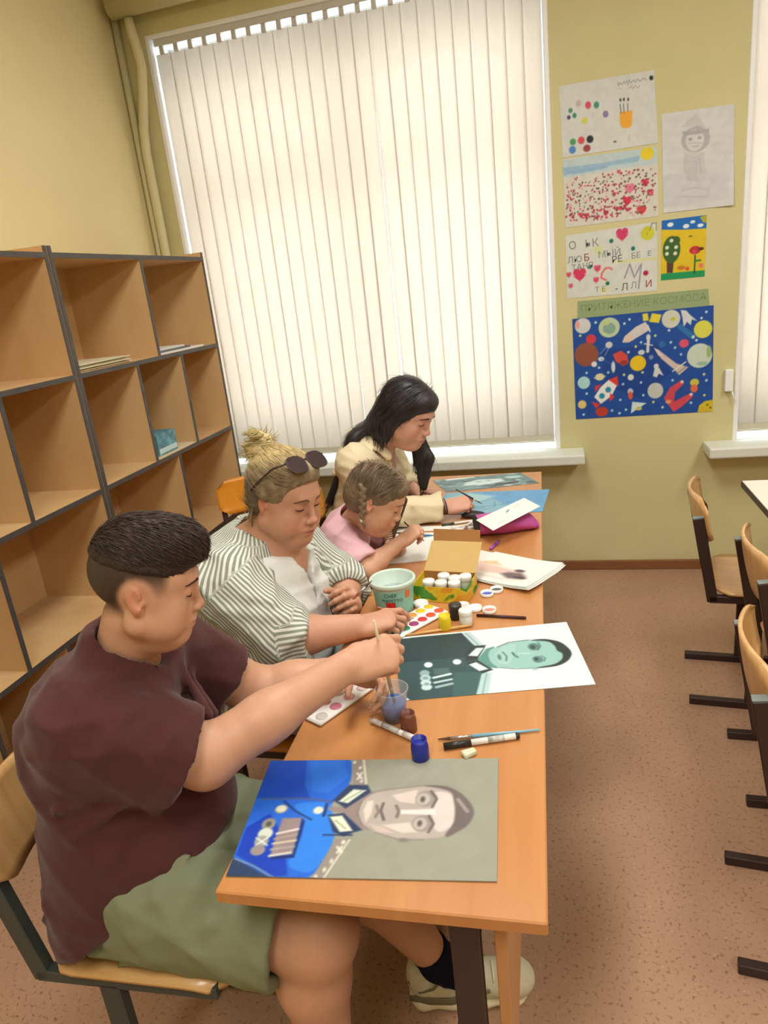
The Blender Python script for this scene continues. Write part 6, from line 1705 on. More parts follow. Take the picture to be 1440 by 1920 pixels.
    sf.warp(wrinkle(21, .0120, 34, [(.6, .3, .7), (.9, .1, .3), (.2, .8, .6)], 6))
    for a, b, r in (((-.86, .80, .57), (-.70, .80, .64), .011), ((-.86, .79, .50), (-.68, .79, .52), .010), ((-.60, .80, .60), (-.82, .80, .46), .009), ((-.72, .86, .665), (-.56, .87, .605), .012), ((-.84, .80, .60), (-.66, .86, .68), .010)):
        sf.add(RC(a, b, r, r * .5), .016)
    M_sh = mat('sage_green_cotton', (130, 138, 110), .85, .2, vary=.08, vscale=8, bump=.3, bscale=600)
    build(t, 'shorts', sf, M_sh)

    # cord round the neck
    pts = []
    for a in np.linspace(math.radians(70), math.radians(330), 22):
        pts.append((-.768 + .064 * math.cos(a) + .012, .964 + .061 * math.sin(a), 1.040 + .012 * math.sin(a) - .026 * math.cos(a)))
    obj('neck_cord', tube_bm(pts, .0013, 6), mat('cord_black', (40, 30, 28), .7), t, True, True)

    # socks and running shoes
    M_sock = mat('navy_sock', (26, 26, 46), .9, .1, bump=.4, bscale=500)
    M_up = mat('shoe_cream_mesh', (206, 198, 168), .7, .3, vary=.12, vscale=60, bump=.3, bscale=500)
    M_sole = mat('shoe_cream_sole', (226, 216, 184), .6, .3)
    M_trim = mat('shoe_olive_trim', (118, 110, 82), .6, .3)
    for an, yaw, kn_ in (((-.305, 1.165, .115), 12, (-.42, 1.07, .5)), ((-.470, .885, .09), 6, (-.452, .888, .505))):
        a_ = np.array(an)
        S = Fr((an[0] - .028, an[1], 0), ypr(yaw, 0), 1.0)
        sh_ = nv(np.array(kn_) - a_)
        so = Field(a_ - .10, a_ + .11, .005)
        so.add(RC(a_ + sh_ * .075, a_, .0455, .0430), .01)
        so.add(RC(a_, a_ + np.array((.05, .01, -.045)), .042, .038), .015)
        so.keep(HS(a_ + sh_ * .058, sh_), .003)
        build(t, 'sock', so, M_sock)
        up = Field(S.o + np.array((-.10, -.12, 0)), S.o + np.array((.34, .16, .16)), .0055)
        P2 = S.p
        up.add(EC(P2((.0, 0, .050)), P2((.19, .004, .040)), (.042, .040), (.048, .034), S.R[:, 1]), .01)
        up.add(EC(P2((.02, 0, .07)), P2((.09, 0, .068)), (.038, .045), (.036, .036), S.R[:, 1]), .02)
        up.add(EL(P2((-.022, 0, .075)), (.028, .034, .045), S.R), .02)
        up.add(EL(P2((.205, .004, .038)), (.045, .046, .030), S.R), .02)
        up.sub(RC(P2((.045, 0, .085)), P2((.050, 0, .16)), .040, .046), .006)
        up.keep(HS((0, 0, .022), (0, 0, -1)), .004)
        u_, _ = build(t, 'shoe', up, M_up)
        sl = Field(S.o + np.array((-.11, -.13, 0)), S.o + np.array((.34, .17, .07)), .0055)
        sl.add(EC(P2((-.012, 0, .018)), P2((.20, .004, .016)), (.046, .030), (.052, .020), S.R[:, 1]), .01)
        sl.add(EL(P2((.10, 0, .02)), (.08, .040, .022), S.R), .02)
        sl.keep(HS((0, 0, .002), (0, 0, -1)), .002)
        sl.keep(HS(P2((0, 0, .034)), S.R @ np.array((.06, 0, 1))), .003)
        sl.warp(lambda X, Y, Z, S=S: .0022 * np.sin(((X - S.o[0]) * S.R[0, 0] + (Y - S.o[1]) * S.R[1, 0]) * 90))
        build(u_, 'sole', sl, M_sole)
        for q in (-1, 1):
            pts = [P2((-.045, q * .030, .035)), P2((.0, q * .0435, .040)), P2((.05, q * .0445, .036)), P2((.10, q * .0455, .046)), P2((.14, q * .0440, .060))]
            obj('side_stripe', tube_bm([tuple(p) for p in pts], [.008, .011, .011, .009, .005], 8, flat=(1, .45), up=(0, 0, 1)), M_trim, u_, False, True)
            for pts in ([(.195, q * .048, .034), (.212, q * .036, .052), (.218, q * .012, .060)], [(-.046, q * .020, .075), (-.020, q * .038, .060), (.012, q * .0425, .074), (.030, q * .040, .094)], [(.06, q * .0450, .040), (.075, q * .0440, .066), (.085, q * .036, .090)]):
                obj('overlay', tube_bm([tuple(P2(p)) for p in pts], .0042, 6, flat=(1, .6), up=(0, 0, 1)), M_trim, u_, False, True)
        for i in range(4):
            x = .085 + i * .022
            z = .104 - i * .0085
            pts = [P2((x, yy * .030, z - .012 * yy * yy)) for yy in np.linspace(-1, 1, 7)]
            obj('lace', tube_bm([tuple(p) for p in pts], .0026, 6), M_sole, u_, False, True)
    return hand, tips, t

hB, tipsB, BOY = boy()
ga = hB.p((.060, .020, -.050)); 
b0 = np.array((-.345, 1.125, 1.010)); b1 = np.array((-.345, 1.205, .768))
stick('paint_brush', 'long pale paint brush the boy holds in the cup', 'brush', tuple(b0), tuple(b1),
      [('handle', 0, .74, .0026, .0042, pmat('pale_handle', (214, 196, 160), .4)), ('ferrule', .74, .88, .0042, .0036, M_ferr), ('bristles', .88, 1.0, .0040, .0012, mat('dark_bristle', (40, 44, 46), .8))])
# ------------------------------------------------------------------ the three at the far end
def arm(fd, sh, el, wr, r, k=.03):
    """r = (shoulder, upper end, below elbow, wrist wide, wrist thin)"""
    s_, e_, w_ = map(lambda v: np.array(v, float), (sh, el, wr))
    fd.add(RC(s_, e_, r[0], r[1]), k)
    m = e_ * .68 + w_ * .32
    fd.add(RC(e_, m, r[1] * .95, r[2]), .02)
    fd.add(EC(m, w_, (r[2], r[2]), (r[3], r[4]), (0, .4, .9)), .02)

def blonde():
    t = person_root('woman with blonde bun, sunglasses on her head and an open striped shirt', (-.84, 1.64, 0))
    base = (196, 146, 118)
    F = Fr((-.686, 1.604, 1.118), ypr(-25, -13, -3), .95)
    P = F.p
    H = dict(chub=1.0, jaw=1.14, nose=.72, lips=.75, lipcol=(176, 100, 92), lid=-.0045)
    shR, elR, wrR = (-.825, 1.465, .935), (-.690, 1.455, .785), (-.510, 1.523, .785)
    shL, elL, wrL = (-.790, 1.80, .925), (-.640, 1.815, .765), (-.582, 1.695, .760)
    hR = frame_to(wrR, (.86, .40, .06), (.05, -.25, .95), .97)
    hL = frame_to(wrL, (.35, -.55, .50), (.75, .55, .15), .95)
    fd = Field((-1.06, 1.30, .30), (-.36, 1.98, 1.27), .0075, [((-.80, 1.49, .98), (-.55, 1.73, 1.24), .0030), ((-.62, 1.46, .74), (-.37, 1.72, .86), .0032)])
    fd.add(EC((-.87, 1.64, .58), (-.82, 1.64, .90), (.175, .13), (.165, .105), (0, 1, 0)), .05)
    fd.add(RC((-.80, 1.64, .93), (-.712, 1.615, 1.06), .070, .062), .05)
    fd.add(EL((-.745, 1.625, .92), (.075, .10, .085)), .05)
    arm(fd, shR, elR, wrR, (.064, .054, .048, .032, .026))
    arm(fd, shL, elL, wrL, (.064, .052, .046, .031, .026))
    for hip, kn in (((-.84, 1.55, .55), (-.47, 1.55, .55)), ((-.84, 1.73, .55), (-.47, 1.73, .55))):
        fd.add(RC(hip, kn, .090, .072), .04)
        fd.add(RC(kn, (kn[0] + .02, kn[1], .32), .07, .06), .03)
    apply(fd, head_prims(F, H))
    ops, tR = hand_prims(hR, +1, ((18, 34, 18), (34, 52, 30), (44, 58, 34), (48, 56, 34)), (6, 2, -3, -8), (34, 30, 14, 16))
    apply(fd, ops)
    ops, tL = hand_prims(hL, -1, ((42, 56, 34), (50, 58, 34), (56, 56, 34), (58, 54, 34)), (5, 1, -3, -7), (36, 44, 16, 16))
    apply(fd, ops)
    body, V = build(t, 'body', fd, skin_mat('blonde_woman_skin'), lambda V: skin_color(V, F, base, H))
    face_lines(V, F, t, (112, 84, 66), H)

    # hair swept back into a bun
    hf = Field(F.o + np.array((-.20, -.15, -.13)), F.o + np.array((.15, .16, .20)), .0036)
    hf.add(EL(P((-.012, 0, .034)), np.array((.104, .084, .092)) * F.k, F.R), .01)
    hf.add(EL(P((-.055, 0, -.020)), np.array((.058, .066, .060)) * F.k, F.R), .03)
    hf.add(EL(P((.035, 0, .088)), np.array((.056, .056, .034)) * F.k, F.R), .03)
    hf.add(RC(P((-.040, 0, .085)), P((-.085, 0, .085)), .034, .028), .03)
    hf.sub(EL(P((.126, 0, -.012)), np.array((.092, .13, .090)) * F.k, F.R), .006)
    for s in (-1, 1): hf.sub(EL(P((.010, s * .090, -.036)), np.array((.040, .03, .044)) * F.k, F.R), .008)
    for a, b, r in (((.05, -.045, .075), (-.03, -.060, .090), .012), ((.02, -.070, .045), (-.05, -.060, .080), .013), ((.0, -.078, .020), (-.06, -.060, .050), .012), ((.045, .045, .075), (-.03, .06, .09), .012)):
        hf.add(RC(P(a), P(b), r, r * .8), .010)
    rs = np.random.RandomState(3)
    hf.warp(wrinkle(6, .0036, 230, [F.R @ nv((.2 * rs.normal(), rs.normal(), rs.normal() * .5)) for _ in range(6)], 7))
    M_bl = mat('blonde_hair', (255, 255, 255), .5, .35, attr='Col', vary=.22, vscale=120, stretch=(.5, 1, 1), bump=.4, bscale=240)
    def hc(V):
        q = F.inv(V)
        w = np.clip((q[:, 2] - .055) / .06 + (-q[:, 0] - .03) * 6 * (q[:, 2] > .02), 0, 1)[:, None]
        st = (.5 + .5 * np.sin(q[:, 1] * 260 + q[:, 0] * 90))[:, None] * .25
        c = np.array((124, 106, 82)) * (1 - w) + np.array((206, 184, 132)) * w
        return c * (1 - st * (1 - w)) + np.array((170, 156, 116)) * st * (1 - w)
    ho, hv = build(t, 'hair', hf, M_bl, hc)
    bun = np.array(P((-.104, 0, .100)))
    bf = Field(bun - .085, bun + .085, .0036)
    for k in range(13):
        a0 = k * .85 + .3 * math.sin(k * 2.1)
        a1 = a0 + 1.5
        r1 = (.034 - .0012 * k) * (1 + .14 * math.sin(k * 1.7))
        A_ = bun + F.R @ np.array((math.cos(a0) * r1, math.sin(a0) * r1, -.012 + .0045 * k))
        B_ = bun + F.R @ np.array((math.cos(a1) * r1, math.sin(a1) * r1, -.010 + .0050 * k))
        bf.add(RC(A_, B_, .0115, .009), .004)
    bf.add(EL(bun, (.038, .038, .032)), .008)
    bf.warp(wrinkle(9, .0030, 300, None, 6))
    bo, _ = build(ho, 'hair_bun', bf, M_bl, (196, 178, 124))
    bs = strands('bun_strands', bo.data, lambda p, n: np.cross(p - bun, F.R @ np.array((-.5, .2, .85))), 500, .030, .0010, M_bl, ho, 12, .05, jit=.25)
    col_attr(bs.data, np.tile(np.array((190, 172, 120.)), (len(bs.data.vertices), 1)))
    tie = []
    bb_ = P((-.090, 0, .086))
    for a in np.linspace(0, 2 * PI, 20):
        tie.append(tuple(bb_ + F.R @ np.array((math.cos(a) * .030, math.sin(a) * .030, .004))))
    obj('hair_tie', tube_bm(tie, .005, 8), mat('hair_tie_black', (40, 34, 30), .7), ho, True, True)
    def flow(p, n):
        tgt = P((-.10, 0, .092))
        return tgt - p
    so = strands('hair_strands', ho.data, flow, 2200, .040, .0010, M_bl, ho, 8, .03, lambda V: (F.inv(V)[:, 0] < .070) & ((F.inv(V)[:, 2] > .055) | (F.inv(V)[:, 0] < .0)), jit=.06)
    sv = np.zeros(len(so.data.vertices) * 3, np.float32)
    so.data.vertices.foreach_get('co', sv)
    col_attr(so.data, hc(sv.reshape(-1, 3).astype(float)))
    # loose pieces at the temple and nape
    for i, pts in enumerate((((-.075, -.045, -.030), (-.085, -.050, -.075), (-.075, -.055, -.105)), ((-.08, -.02, -.03), (-.095, -.025, -.08), (-.09, -.03, -.115)),
                             ((-.055, -.062, -.02), (-.062, -.066, -.07), (-.055, -.066, -.098)))):
        o = obj('loose_lock', tube_bm([tuple(P(q)) for q in pts], [.005, .007, .001], 8, flat=(1, .5)), M_bl, ho, True, True)
        col_attr(o.data, np.tile(np.array((150, 130, 96.)), (len(o.data.vertices), 1)))

    # white v-neck top
    wf = Field((-1.06, 1.36, .56), (-.56, 1.92, 1.02), .0065)
    wf.add(EC((-.845, 1.64, .60), (-.815, 1.64, .86), (.175, .150), (.168, .125), (0, 1, 0)), .04)
    for s in (-1, 1): wf.add(EL((-.735, 1.635 + s * .075, .800), (.088, .088, .085)), .05)
    wf.add(EL((-.745, 1.64, .68), (.115, .15, .10)), .05)
    wf.add(RC((-.80, 1.53, .945), (-.80, 1.75, .945), .056, .056), .04)
    # v opening down the chest
    wf.add(EL((-.745, 1.635, .80), (.085, .09, .085)), .05)
    wf.add(EL((-.748, 1.632, .912), (.088, .122, .090)), .04)
    wf.sub(EC((-.690, 1.626, 1.02), (-.655, 1.622, .880), (.078, .14), (.012, .14), (.25, 1, 0)), .006)
    wf.sub(RC((-.79, 1.64, 1.0), (-.70, 1.61, 1.12), .068, .10), .006)
    wf.warp(wrinkle(31, .014, 40, [(.2, .9, .5), (.1, .5, 1)], 5))
    build(t, 'white_top', wf, mat('white_knit', (226, 230, 226), .85, .2, bump=.2, bscale=500))

    # striped shirt, worn open with rolled sleeves
    cf = Field((-1.10, 1.26, .46), (-.52, 1.98, 1.08), .0062)
    cf.add(EC((-.865, 1.64, .56), (-.835, 1.64, .87), (.205, .165), (.190, .138), (0, 1, 0)), .04)
    for s in (-1, 1): cf.add(EL((-.750, 1.64 + s * .095, .805), (.092, .092, .095)), .05)
    cf.add(RC((-.825, 1.49, .945), (-.80, 1.79, .935), .070, .070), .05)
    for s_, e_, f_ in ((shR, elR, .98), (shL, elL, 1.0)):
        s_, e_ = np.array(s_), np.array(e_)
        d = nv(e_ - s_)
        cf.add(CUT(RC(s_ + np.array((-.01, 0, -.01)), e_ + d * .02, .080, .078), e_ + d * .012, d), .04)
    # open front: a wedge from the neck widening to the waist
    cf.sub(EC((-.60, 1.622, 1.10), (-.545, 1.622, .60), (.120, .20), (.130, .20), (0, 1, 0)), .006)
    cf.sub(RC((-.79, 1.64, .985), (-.70, 1.61, 1.12), .080, .105), .008)
    for e_, w_ in ((elR, wrR), (elL, wrL)):
        e_, w_ = np.array(e_), np.array(w_)
        d = nv(w_ - e_)
        cf.add(CUT(CUT(RC(e_ - d * .02, e_ + d * .10, .074, .066), e_ + d * .050, d), e_ - d * .05, -d), .03)
        cf.sub(RC(e_ + d * .012, e_ + d * .16, .049, .056), .004)
    cf.keep(HS((-.8, 1.64, .475), (0, 0, -1)), .004)
    cf.warp(wrinkle(33, .018, 38, [(.5, .2, .8), (.9, .3, -.3), (.2, .5, .9)], 7))
    for a, b, r in (((-.70, 1.40, .83), (-.86, 1.38, .76), .011), ((-.70, 1.40, .78), (-.90, 1.40, .66), .012), ((-.72, 1.43, .72), (-.92, 1.42, .58), .011), ((-.66, 1.42, .86), (-.80, 1.38, .90), .009), ((-.78, 1.45, .66), (-.98, 1.47, .54), .012)):
        cf.add(RC(a, b, r, r * .5), .018)
    cf.add(RC((-.735, 1.43, .745), (-.655, 1.445, .725), .046, .040), .03)
    cf.add(RC((-.80, 1.45, .72), (-.70, 1.44, .70), .030, .022), .03)
    # fold of the rolled cuff
    for e_, w_ in ((elR, wrR), (elL, wrL)):
        e_, w_ = np.array(e_), np.array(w_)
        d = nv(w_ - e_)
        for f0 in (.005, .045):
            c_ = e_ + d * f0
            u = nv(np.cross(d, (0, 0, 1)))
            v = np.cross(u, d)
            R_ = .069 - .12 * f0
            ring = [c_ + u * math.cos(a) * R_ + v * math.sin(a) * R_ for a in np.linspace(0, 2 * PI, 15)]
            for a, b in zip(ring[:-1], ring[1:]): cf.add(RC(a, b, .0055, .0055), .006)
    # turned-down collar
    for s in (-1, 1):
        y_ = lambda v: 1.635 + s * v
        c0, c1, c2, c3 = (-.872, y_(.045), 1.030), (-.815, y_(.098), 1.026), (-.748, y_(.108), .990), (-.700, y_(.090), .930)
        for a, b, w0, w1 in ((c0, c1, .026, .032), (c1, c2, .032, .036), (c2, c3, .036, .012)):
            cf.add(EC(a, b, (w0, .0065), (w1, .0065), (-.15, s * .75, -.65), .008), .005)
    cf.add(RC((-.880, 1.60, 1.012), (-.880, 1.68, 1.012), .016, .016), .014)

    def stripe_mat():
        m = mat('striped_shirt_cotton', (220, 224, 214), .85, .2, bump=.2, bscale=500)
        nt = m.node_tree
        a = nt.nodes.new('ShaderNodeAttribute'); a.attribute_name = 'stripe'
        mul = nt.nodes.new('ShaderNodeMath'); mul.operation = 'MULTIPLY'; mul.inputs[1].default_value = 2 * PI
        sn = nt.nodes.new('ShaderNodeMath'); sn.operation = 'SINE'
        cr = nt.nodes.new('ShaderNodeValToRGB')
        cr.color_ramp.elements[0].position, cr.color_ramp.elements[0].color = .40, lin((216, 219, 208))
        cr.color_ramp.elements[1].position, cr.color_ramp.elements[1].color = .56, lin((138, 144, 130))
        mr = nt.nodes.new('ShaderNodeMapRange')
        mr.inputs['From Min'].default_value = -1
        nt.links.new(a.outputs['Fac'], mul.inputs[0]); nt.links.new(mul.outputs[0], sn.inputs[0])
        nt.links.new(sn.outputs[0], mr.inputs['Value']); nt.links.new(mr.outputs['Result'], cr.inputs['Fac'])
        nt.links.new(cr.outputs['Color'], nt.nodes['Principled BSDF'].inputs['Base Color'])
        return m
    M_st = stripe_mat()
    so, sv = build(t, 'striped_shirt', cf, M_st)
    def seg(Vv, a, b):
        a, b = np.array(a, float), np.array(b, float)
        ba = b - a
        q = Vv - a
        tt = np.clip(q @ ba / (ba @ ba), 0, 1)
        return np.linalg.norm(q - tt[:, None] * ba, axis=1), tt
    def around(Vv, a, b):
        d = nv(np.array(b, float) - np.array(a, float))
        u = nv(np.cross(d, (0, 0, 1))); v = np.cross(u, d)
        q = Vv - np.array(a, float)
        return np.arctan2(q @ v, q @ u)
    per = .0108
    st = np.arctan2(sv[:, 1] - 1.64, -(sv[:, 0] + .80)) * .185 / per          # body: vertical stripes
    dR, tR_ = seg(sv, shR, elR)
    dL, tL_ = seg(sv, shL, elL)
    up_R = (dR < .105) & (sv[:, 1] < 1.545) & (tR_ > .02)
    up_L = (dL < .105) & (sv[:, 1] > 1.76) & (tL_ > .05)
    st = np.where(up_R, around(sv, shR, elR) * .080 / per, st)
    st = np.where(up_L, around(sv, shL, elL) * .080 / per, st)
    for e_, w_ in ((elR, wrR), (elL, wrL)):
        dC, tC = seg(sv, e_, np.array(e_) * .6 + np.array(w_) * .4)
        d = nv(np.array(w_) - np.array(e_))
        al = (sv - np.array(e_)) @ d
        st = np.where((dC < .09) & (al > -.012), around(sv, e_, w_) * .066 / per + .5, st)
    col = (sv[:, 2] > .955) & (np.hypot(sv[:, 0] + .83, sv[:, 1] - 1.635) < .13) & ~up_R
    st = np.where(col, np.arctan2(sv[:, 1] - 1.635, sv[:, 0] + .80) * .105 / per, st)
    at = so.data.attributes.new('stripe', 'FLOAT', 'POINT')
    at.data.foreach_set('value', st.astype(np.float32))

    # trousers
    pf = Field((-1.08, 1.36, .24), (-.36, 1.92, .72), .008)
    pf.add(EL((-.87, 1.64, .565), (.165, .20, .125)), .03)
    for y in (1.55, 1.73):
        pf.add(RC((-.84, y, .555), (-.46, y, .555), .105, .090), .04)
        pf.add(RC((-.46, y, .55), (-.44, y, .26), .085, .075), .03)
    pf.keep(HS((0, 0, .26), (0, 0, -1)), .004)
    pf.warp(wrinkle(35, .012, 40, [(.5, .8, .3), (.9, .1, .3)], 5))
    build(t, 'trousers', pf, mat('grey_blue_trousers', (168, 176, 170), .8, .2, bump=.2, bscale=500))
    return F, hR, tR, hL, tL
FB, hBR, tBR, hBL, tBL = blonde()

# her sunglasses, pushed up into the hair
sg = thing('sunglasses', 'large dark sunglasses pushed up on the blonde woman\'s hair', 'sunglasses', tuple(FB.p((.05, 0, .115))))
M_lens = mat('smoked_lens', (52, 38, 46), .08, .7, coat=.6)
M_gfr = mat('sunglass_frame', (58, 44, 44), .25, .5)
TL = math.radians(58)
nl = np.array((math.cos(TL), 0, math.sin(TL))); ul = np.array((-math.sin(TL), 0, math.cos(TL)))
for s in (-1, 1):
    cl = np.array((.070, s * .036, .118))
    rim = []
    for a in np.linspace(0, 2 * PI, 29)[:-1]:
        ca, sa = math.cos(a), math.sin(a)
        x_ = .0305 * abs(ca) ** .75 * (1 if ca > 0 else -1)
        y_ = .0265 * abs(sa) ** .75 * (1 if sa > 0 else -1)
        rim.append(FB.p(cl + np.array((0, 1, 0)) * x_ + ul * y_ + nl * (-.10 * x_ * s * x_ * s - .0 * s)))
    b = bmesh.new()
    f0 = [b.verts.new(tuple(p + FB.R @ nl * .0010)) for p in rim]
    f1 = [b.verts.new(tuple(p - FB.R @ nl * .0010)) for p in rim]
    b.faces.new(f0); b.faces.new(f1[::-1])
    for i in range(len(rim)):
        j = (i + 1) % len(rim)
        b.faces.new((f0[i], f1[i], f1[j], f0[j]))
    bmesh.ops.recalc_face_normals(b, faces=b.faces)
    obj('lens', b, M_lens, sg, True)
    obj('rim', tube_bm([tuple(p) for p in rim + rim[:1]], .0017, 6), M_gfr, sg, True, True)
    pts = [FB.p(cl + np.array((0, s * .031, 0)) + ul * .012), FB.p((.03, s * .086, .104)), FB.p((-.02, s * .090, .050)), FB.p((-.045, s * .088, .020))]
    obj('temple', tube_bm([tuple(p) for p in pts], [.003, .0026, .0024, .002], 8), M_gfr, sg, True, True)
pts = [FB.p(np.array((.070, q * .007, .118)) + ul * .010 + nl * .002 * (1 - q * q)) for q in (-1, 0, 1)]
obj('bridge', tube_bm([tuple(p) for p in pts], .0018, 6), M_gfr, sg, True, True)

def held(label, a, b, hm, n='paint_brush'):
    return stick(n, label, 'brush', tuple(a), tuple(b), [('handle', 0, .66, .0022, .0036, hm), ('ferrule', .66, .84, .0036, .0030, M_ferr), ('bristles', .84, 1.0, .0030, .0010, M_brist)])
held('thin brown brush in the blonde woman\'s left hand', (-.600, 1.585, .775), (-.500, 1.662, .850), pmat('red_brown_handle', (130, 66, 44), .4))
held('brush in the blonde woman\'s right hand over the paint tray', tBR[0] + np.array((-.075, -.03, .050)), tBR[0] + np.array((.030, .022, -.020)), pmat('tan_handle', (176, 110, 80), .4))

def girl():
    t = person_root('little girl in a pink t-shirt with a braid, bent over her sketchbook', (-.70, 2.06, 0))
    base = (206, 158, 128)
    F = Fr((-.556, 1.996, .984), ypr(6, -29, 2), .90)
    P = F.p
    H = dict(chub=.5, jaw=1.0, nose=.35, lips=.6, lipcol=(206, 124, 116), lid=-.0065)
    shR, elR, wrR = (-.665, 1.945, .855), (-.585, 1.905, .778), (-.500, 2.020, .822)
    shL, elL, wrL = (-.660, 2.165, .85), (-.620, 2.235, .772), (-.560, 2.165, .775)
    hR = frame_to(wrR, (.72, .45, .42), (-.25, -.62, .74), .74)
    hL = frame_to(wrL, (.55, -.70, .10), (.5, .3, .8), .72)
    fd = Field((-.86, 1.82, .34), (-.38, 2.32, 1.11), .0068, [((-.66, 1.88, .86), (-.43, 2.12, 1.09), .0030), ((-.53, 1.98, .77), (-.40, 2.12, .90), .003)])
    fd.add(EC((-.745, 2.06, .56), (-.700, 2.055, .82), (.100, .080), (.098, .068), (0, 1, 0)), .04)
    fd.add(RC((-.690, 2.050, .86), (-.590, 2.010, .955), .040, .036), .03)
    arm(fd, shR, elR, wrR, (.036, .034, .030, .022, .018), .02)
    arm(fd, shL, elL, wrL, (.036, .034, .030, .022, .018), .02)
    for y in (2.0, 2.12):
        fd.add(RC((-.74, y, .53), (-.45, y, .53), .062, .050), .03)
        fd.add(RC((-.45, y, .53), (-.45, y, .36), .050, .045), .02)
    apply(fd, head_prims(F, H))
    ops, tR = hand_prims(hR, +1, ((46, 62, 34), (56, 66, 36), (60, 68, 36), (60, 66, 34)), (4, 1, -2, -6), (28, 44, 16, 20))
    apply(fd, ops)
    ops, tL = hand_prims(hL, -1, ((34, 44, 26), (38, 46, 28), (42, 48, 28), (44, 46, 28)), (5, 1, -3, -7), (36, 36, 14, 14))
    apply(fd, ops)
    body, V = build(t, 'body', fd, skin_mat('girl_skin'), lambda V: skin_color(V, F, base, H))
    face_lines(V, F, t, (132, 106, 84), H)
    M_h = mat('ash_brown_hair', (128, 108, 84), .5, .35, vary=.30, vscale=150, stretch=(1, 1, .5), bump=.4, bscale=240)
    hf = Field(F.o - .16, F.o + .16, .0034)
    hf.add(EL(P((-.012, 0, .034)), np.array((.102, .081, .090)) * F.k, F.R), .01)
    hf.add(EL(P((-.05, 0, -.015)), np.array((.060, .066, .062)) * F.k, F.R), .03)
    hf.add(EL(P((.06, 0, .070)), np.array((.036, .054, .030)) * F.k, F.R), .02)
    hf.sub(EL(P((.125, 0, -.026)), np.array((.090, .13, .080)) * F.k, F.R), .006)
    for s in (-1, 1): hf.sub(EL(P((.012, s * .090, -.045)), np.array((.040, .03, .046)) * F.k, F.R), .008)
    rs = np.random.RandomState(5)
    hf.warp(wrinkle(16, .0030, 240, [F.R @ nv((.3 * rs.normal(), rs.normal(), rs.normal() * .4)) for _ in range(6)], 7))
    ho, hv = build(t, 'hair', hf, M_h)
    def flow(p, n):
        q = F.inv(p)
        s = np.where(q[:, 1] < 0, -1, 1)
        tgt = np.stack([np.full(len(q), -.035), s * .085, np.full(len(q), -.02)], 1)
        return (tgt - q) @ F.R.T
    strands('hair_strands', ho.data, flow, 1500, .032, .0009, M_h, ho, 18, .03, lambda V: (F.inv(V)[:, 0] < .075) & (F.inv(V)[:, 2] > .050), jit=.06)
    for s in (-1, 1):
        A_ = P((-.050, s * .074, .040))
        B_ = P((-.022, s * .088, -.028)) + np.array((-.004, 0, -.022))
        ax = nv(B_ - A_)
        sd = nv(np.cross(ax, F.R[:, 1]))
        bf = Field(np.minimum(A_, B_) - .04, np.maximum(A_, B_) + .04, .003)
        L_ = np.linalg.norm(B_ - A_)
        for i in range(9):
            c_ = A_ + (B_ - A_) * (i / 8)
            w = .0088 - .0004 * i
            sg_ = 1 if i % 2 else -1
            bf.add(RC(c_ + sd * sg_ * .0075 - ax * .007 + F.R[:, 1] * s * .002, c_ - sd * sg_ * .003 + ax * .010 + F.R[:, 1] * s * .004, w, w * .8), .002)
            bf.add(RC(c_ + sd * sg_ * .002 - ax * .004, c_ - sd * sg_ * .006 + ax * .006, w * .8, w * .7), .003)
        build(ho, 'braid', bf, M_h)
        e = B_ + ax * .010
        b = bmesh.new()
        bmesh.ops.create_uvsphere(b, u_segments=12, v_segments=8, radius=.0075)
        bmesh.ops.translate(b, vec=tuple(e), verts=b.verts)
        obj('hair_bead', b, mat('white_bead', (226, 224, 206), .3), ho, True, True)
        obj('braid_end', tube_bm([tuple(e), tuple(e + np.array((.004, 0, -.016))), tuple(e + np.array((.004, 0, -.030)))], [.004, .006, .001], 8), M_h, ho, True, True)
    for i in range(7):
        o = i * .004
        pts = [P((.070, .040 + o, .062 - o)), P((.105, .056 + o, .010)), P((.112, .060 + o, -.055)), P((.098 + o, .062, -.105 - o * 2)), P((.078, .060, -.135 - o))]
        obj('loose_lock', tube_bm([tuple(p) for p in pts], [.004, .0045, .004, .003, .0008], 6, flat=(1, .5)), M_h, ho, True, True)
    # t-shirt
    tf = Field((-.88, 1.80, .50), (-.50, 2.34, .98), .0055)
    tf.add(EC((-.745, 2.06, .55), (-.700, 2.055, .82), (.118, .098), (.112, .080), (0, 1, 0)), .03)
    tf.add(RC((-.690, 1.965, .872), (-.685, 2.15, .868), .046, .046), .03)
    for s_, e_ in ((shR, elR), (shL, elL)):
        s_, e_ = np.array(s_), np.array(e_)
        d = nv(e_ - s_)
        end = s_ + (e_ - s_) * .80
        tf.add(CUT(RC(s_ + np.array((-.004, 0, -.006)), e_, .050, .056), end, d), .025)
        tf.sub(RC(end - d * .025, end + d * .05, .041, .044), .004)
    tf.add(RC((-.690, 2.05, .872), (-.665, 2.042, .898), .054, .050), .02)
    tf.sub(RC((-.675, 2.045, .89), (-.585, 2.005, .975), .041, .052), .005)
    tf.warp(wrinkle(41, .016, 56, [(.5, .3, .8), (.2, .6, 1), (.8, .2, -.6)], 6))
    for a, b, r in (((-.60, 1.90, .845), (-.70, 1.90, .80), .008), ((-.62, 1.93, .80), (-.74, 1.95, .70), .008), ((-.60, 1.95, .82), (-.64, 2.0, .72), .007)):
        tf.add(RC(a, b, r, r * .5), .012)
    build(t, 't_shirt', tf, mat('pink_jersey', (224, 178, 186), .85, .2, vary=.05, vscale=9, bump=.2, bscale=500))
    pf = Field((-.88, 1.88, .30), (-.36, 2.24, .66), .008)
    pf.add(EL((-.745, 2.06, .535), (.105, .12, .08)), .02)
    for y in (2.0, 2.12):
        pf.add(RC((-.74, y, .53), (-.44, y, .53), .070, .060), .03)
        pf.add(RC((-.44, y, .53), (-.44, y, .32), .058, .050), .02)
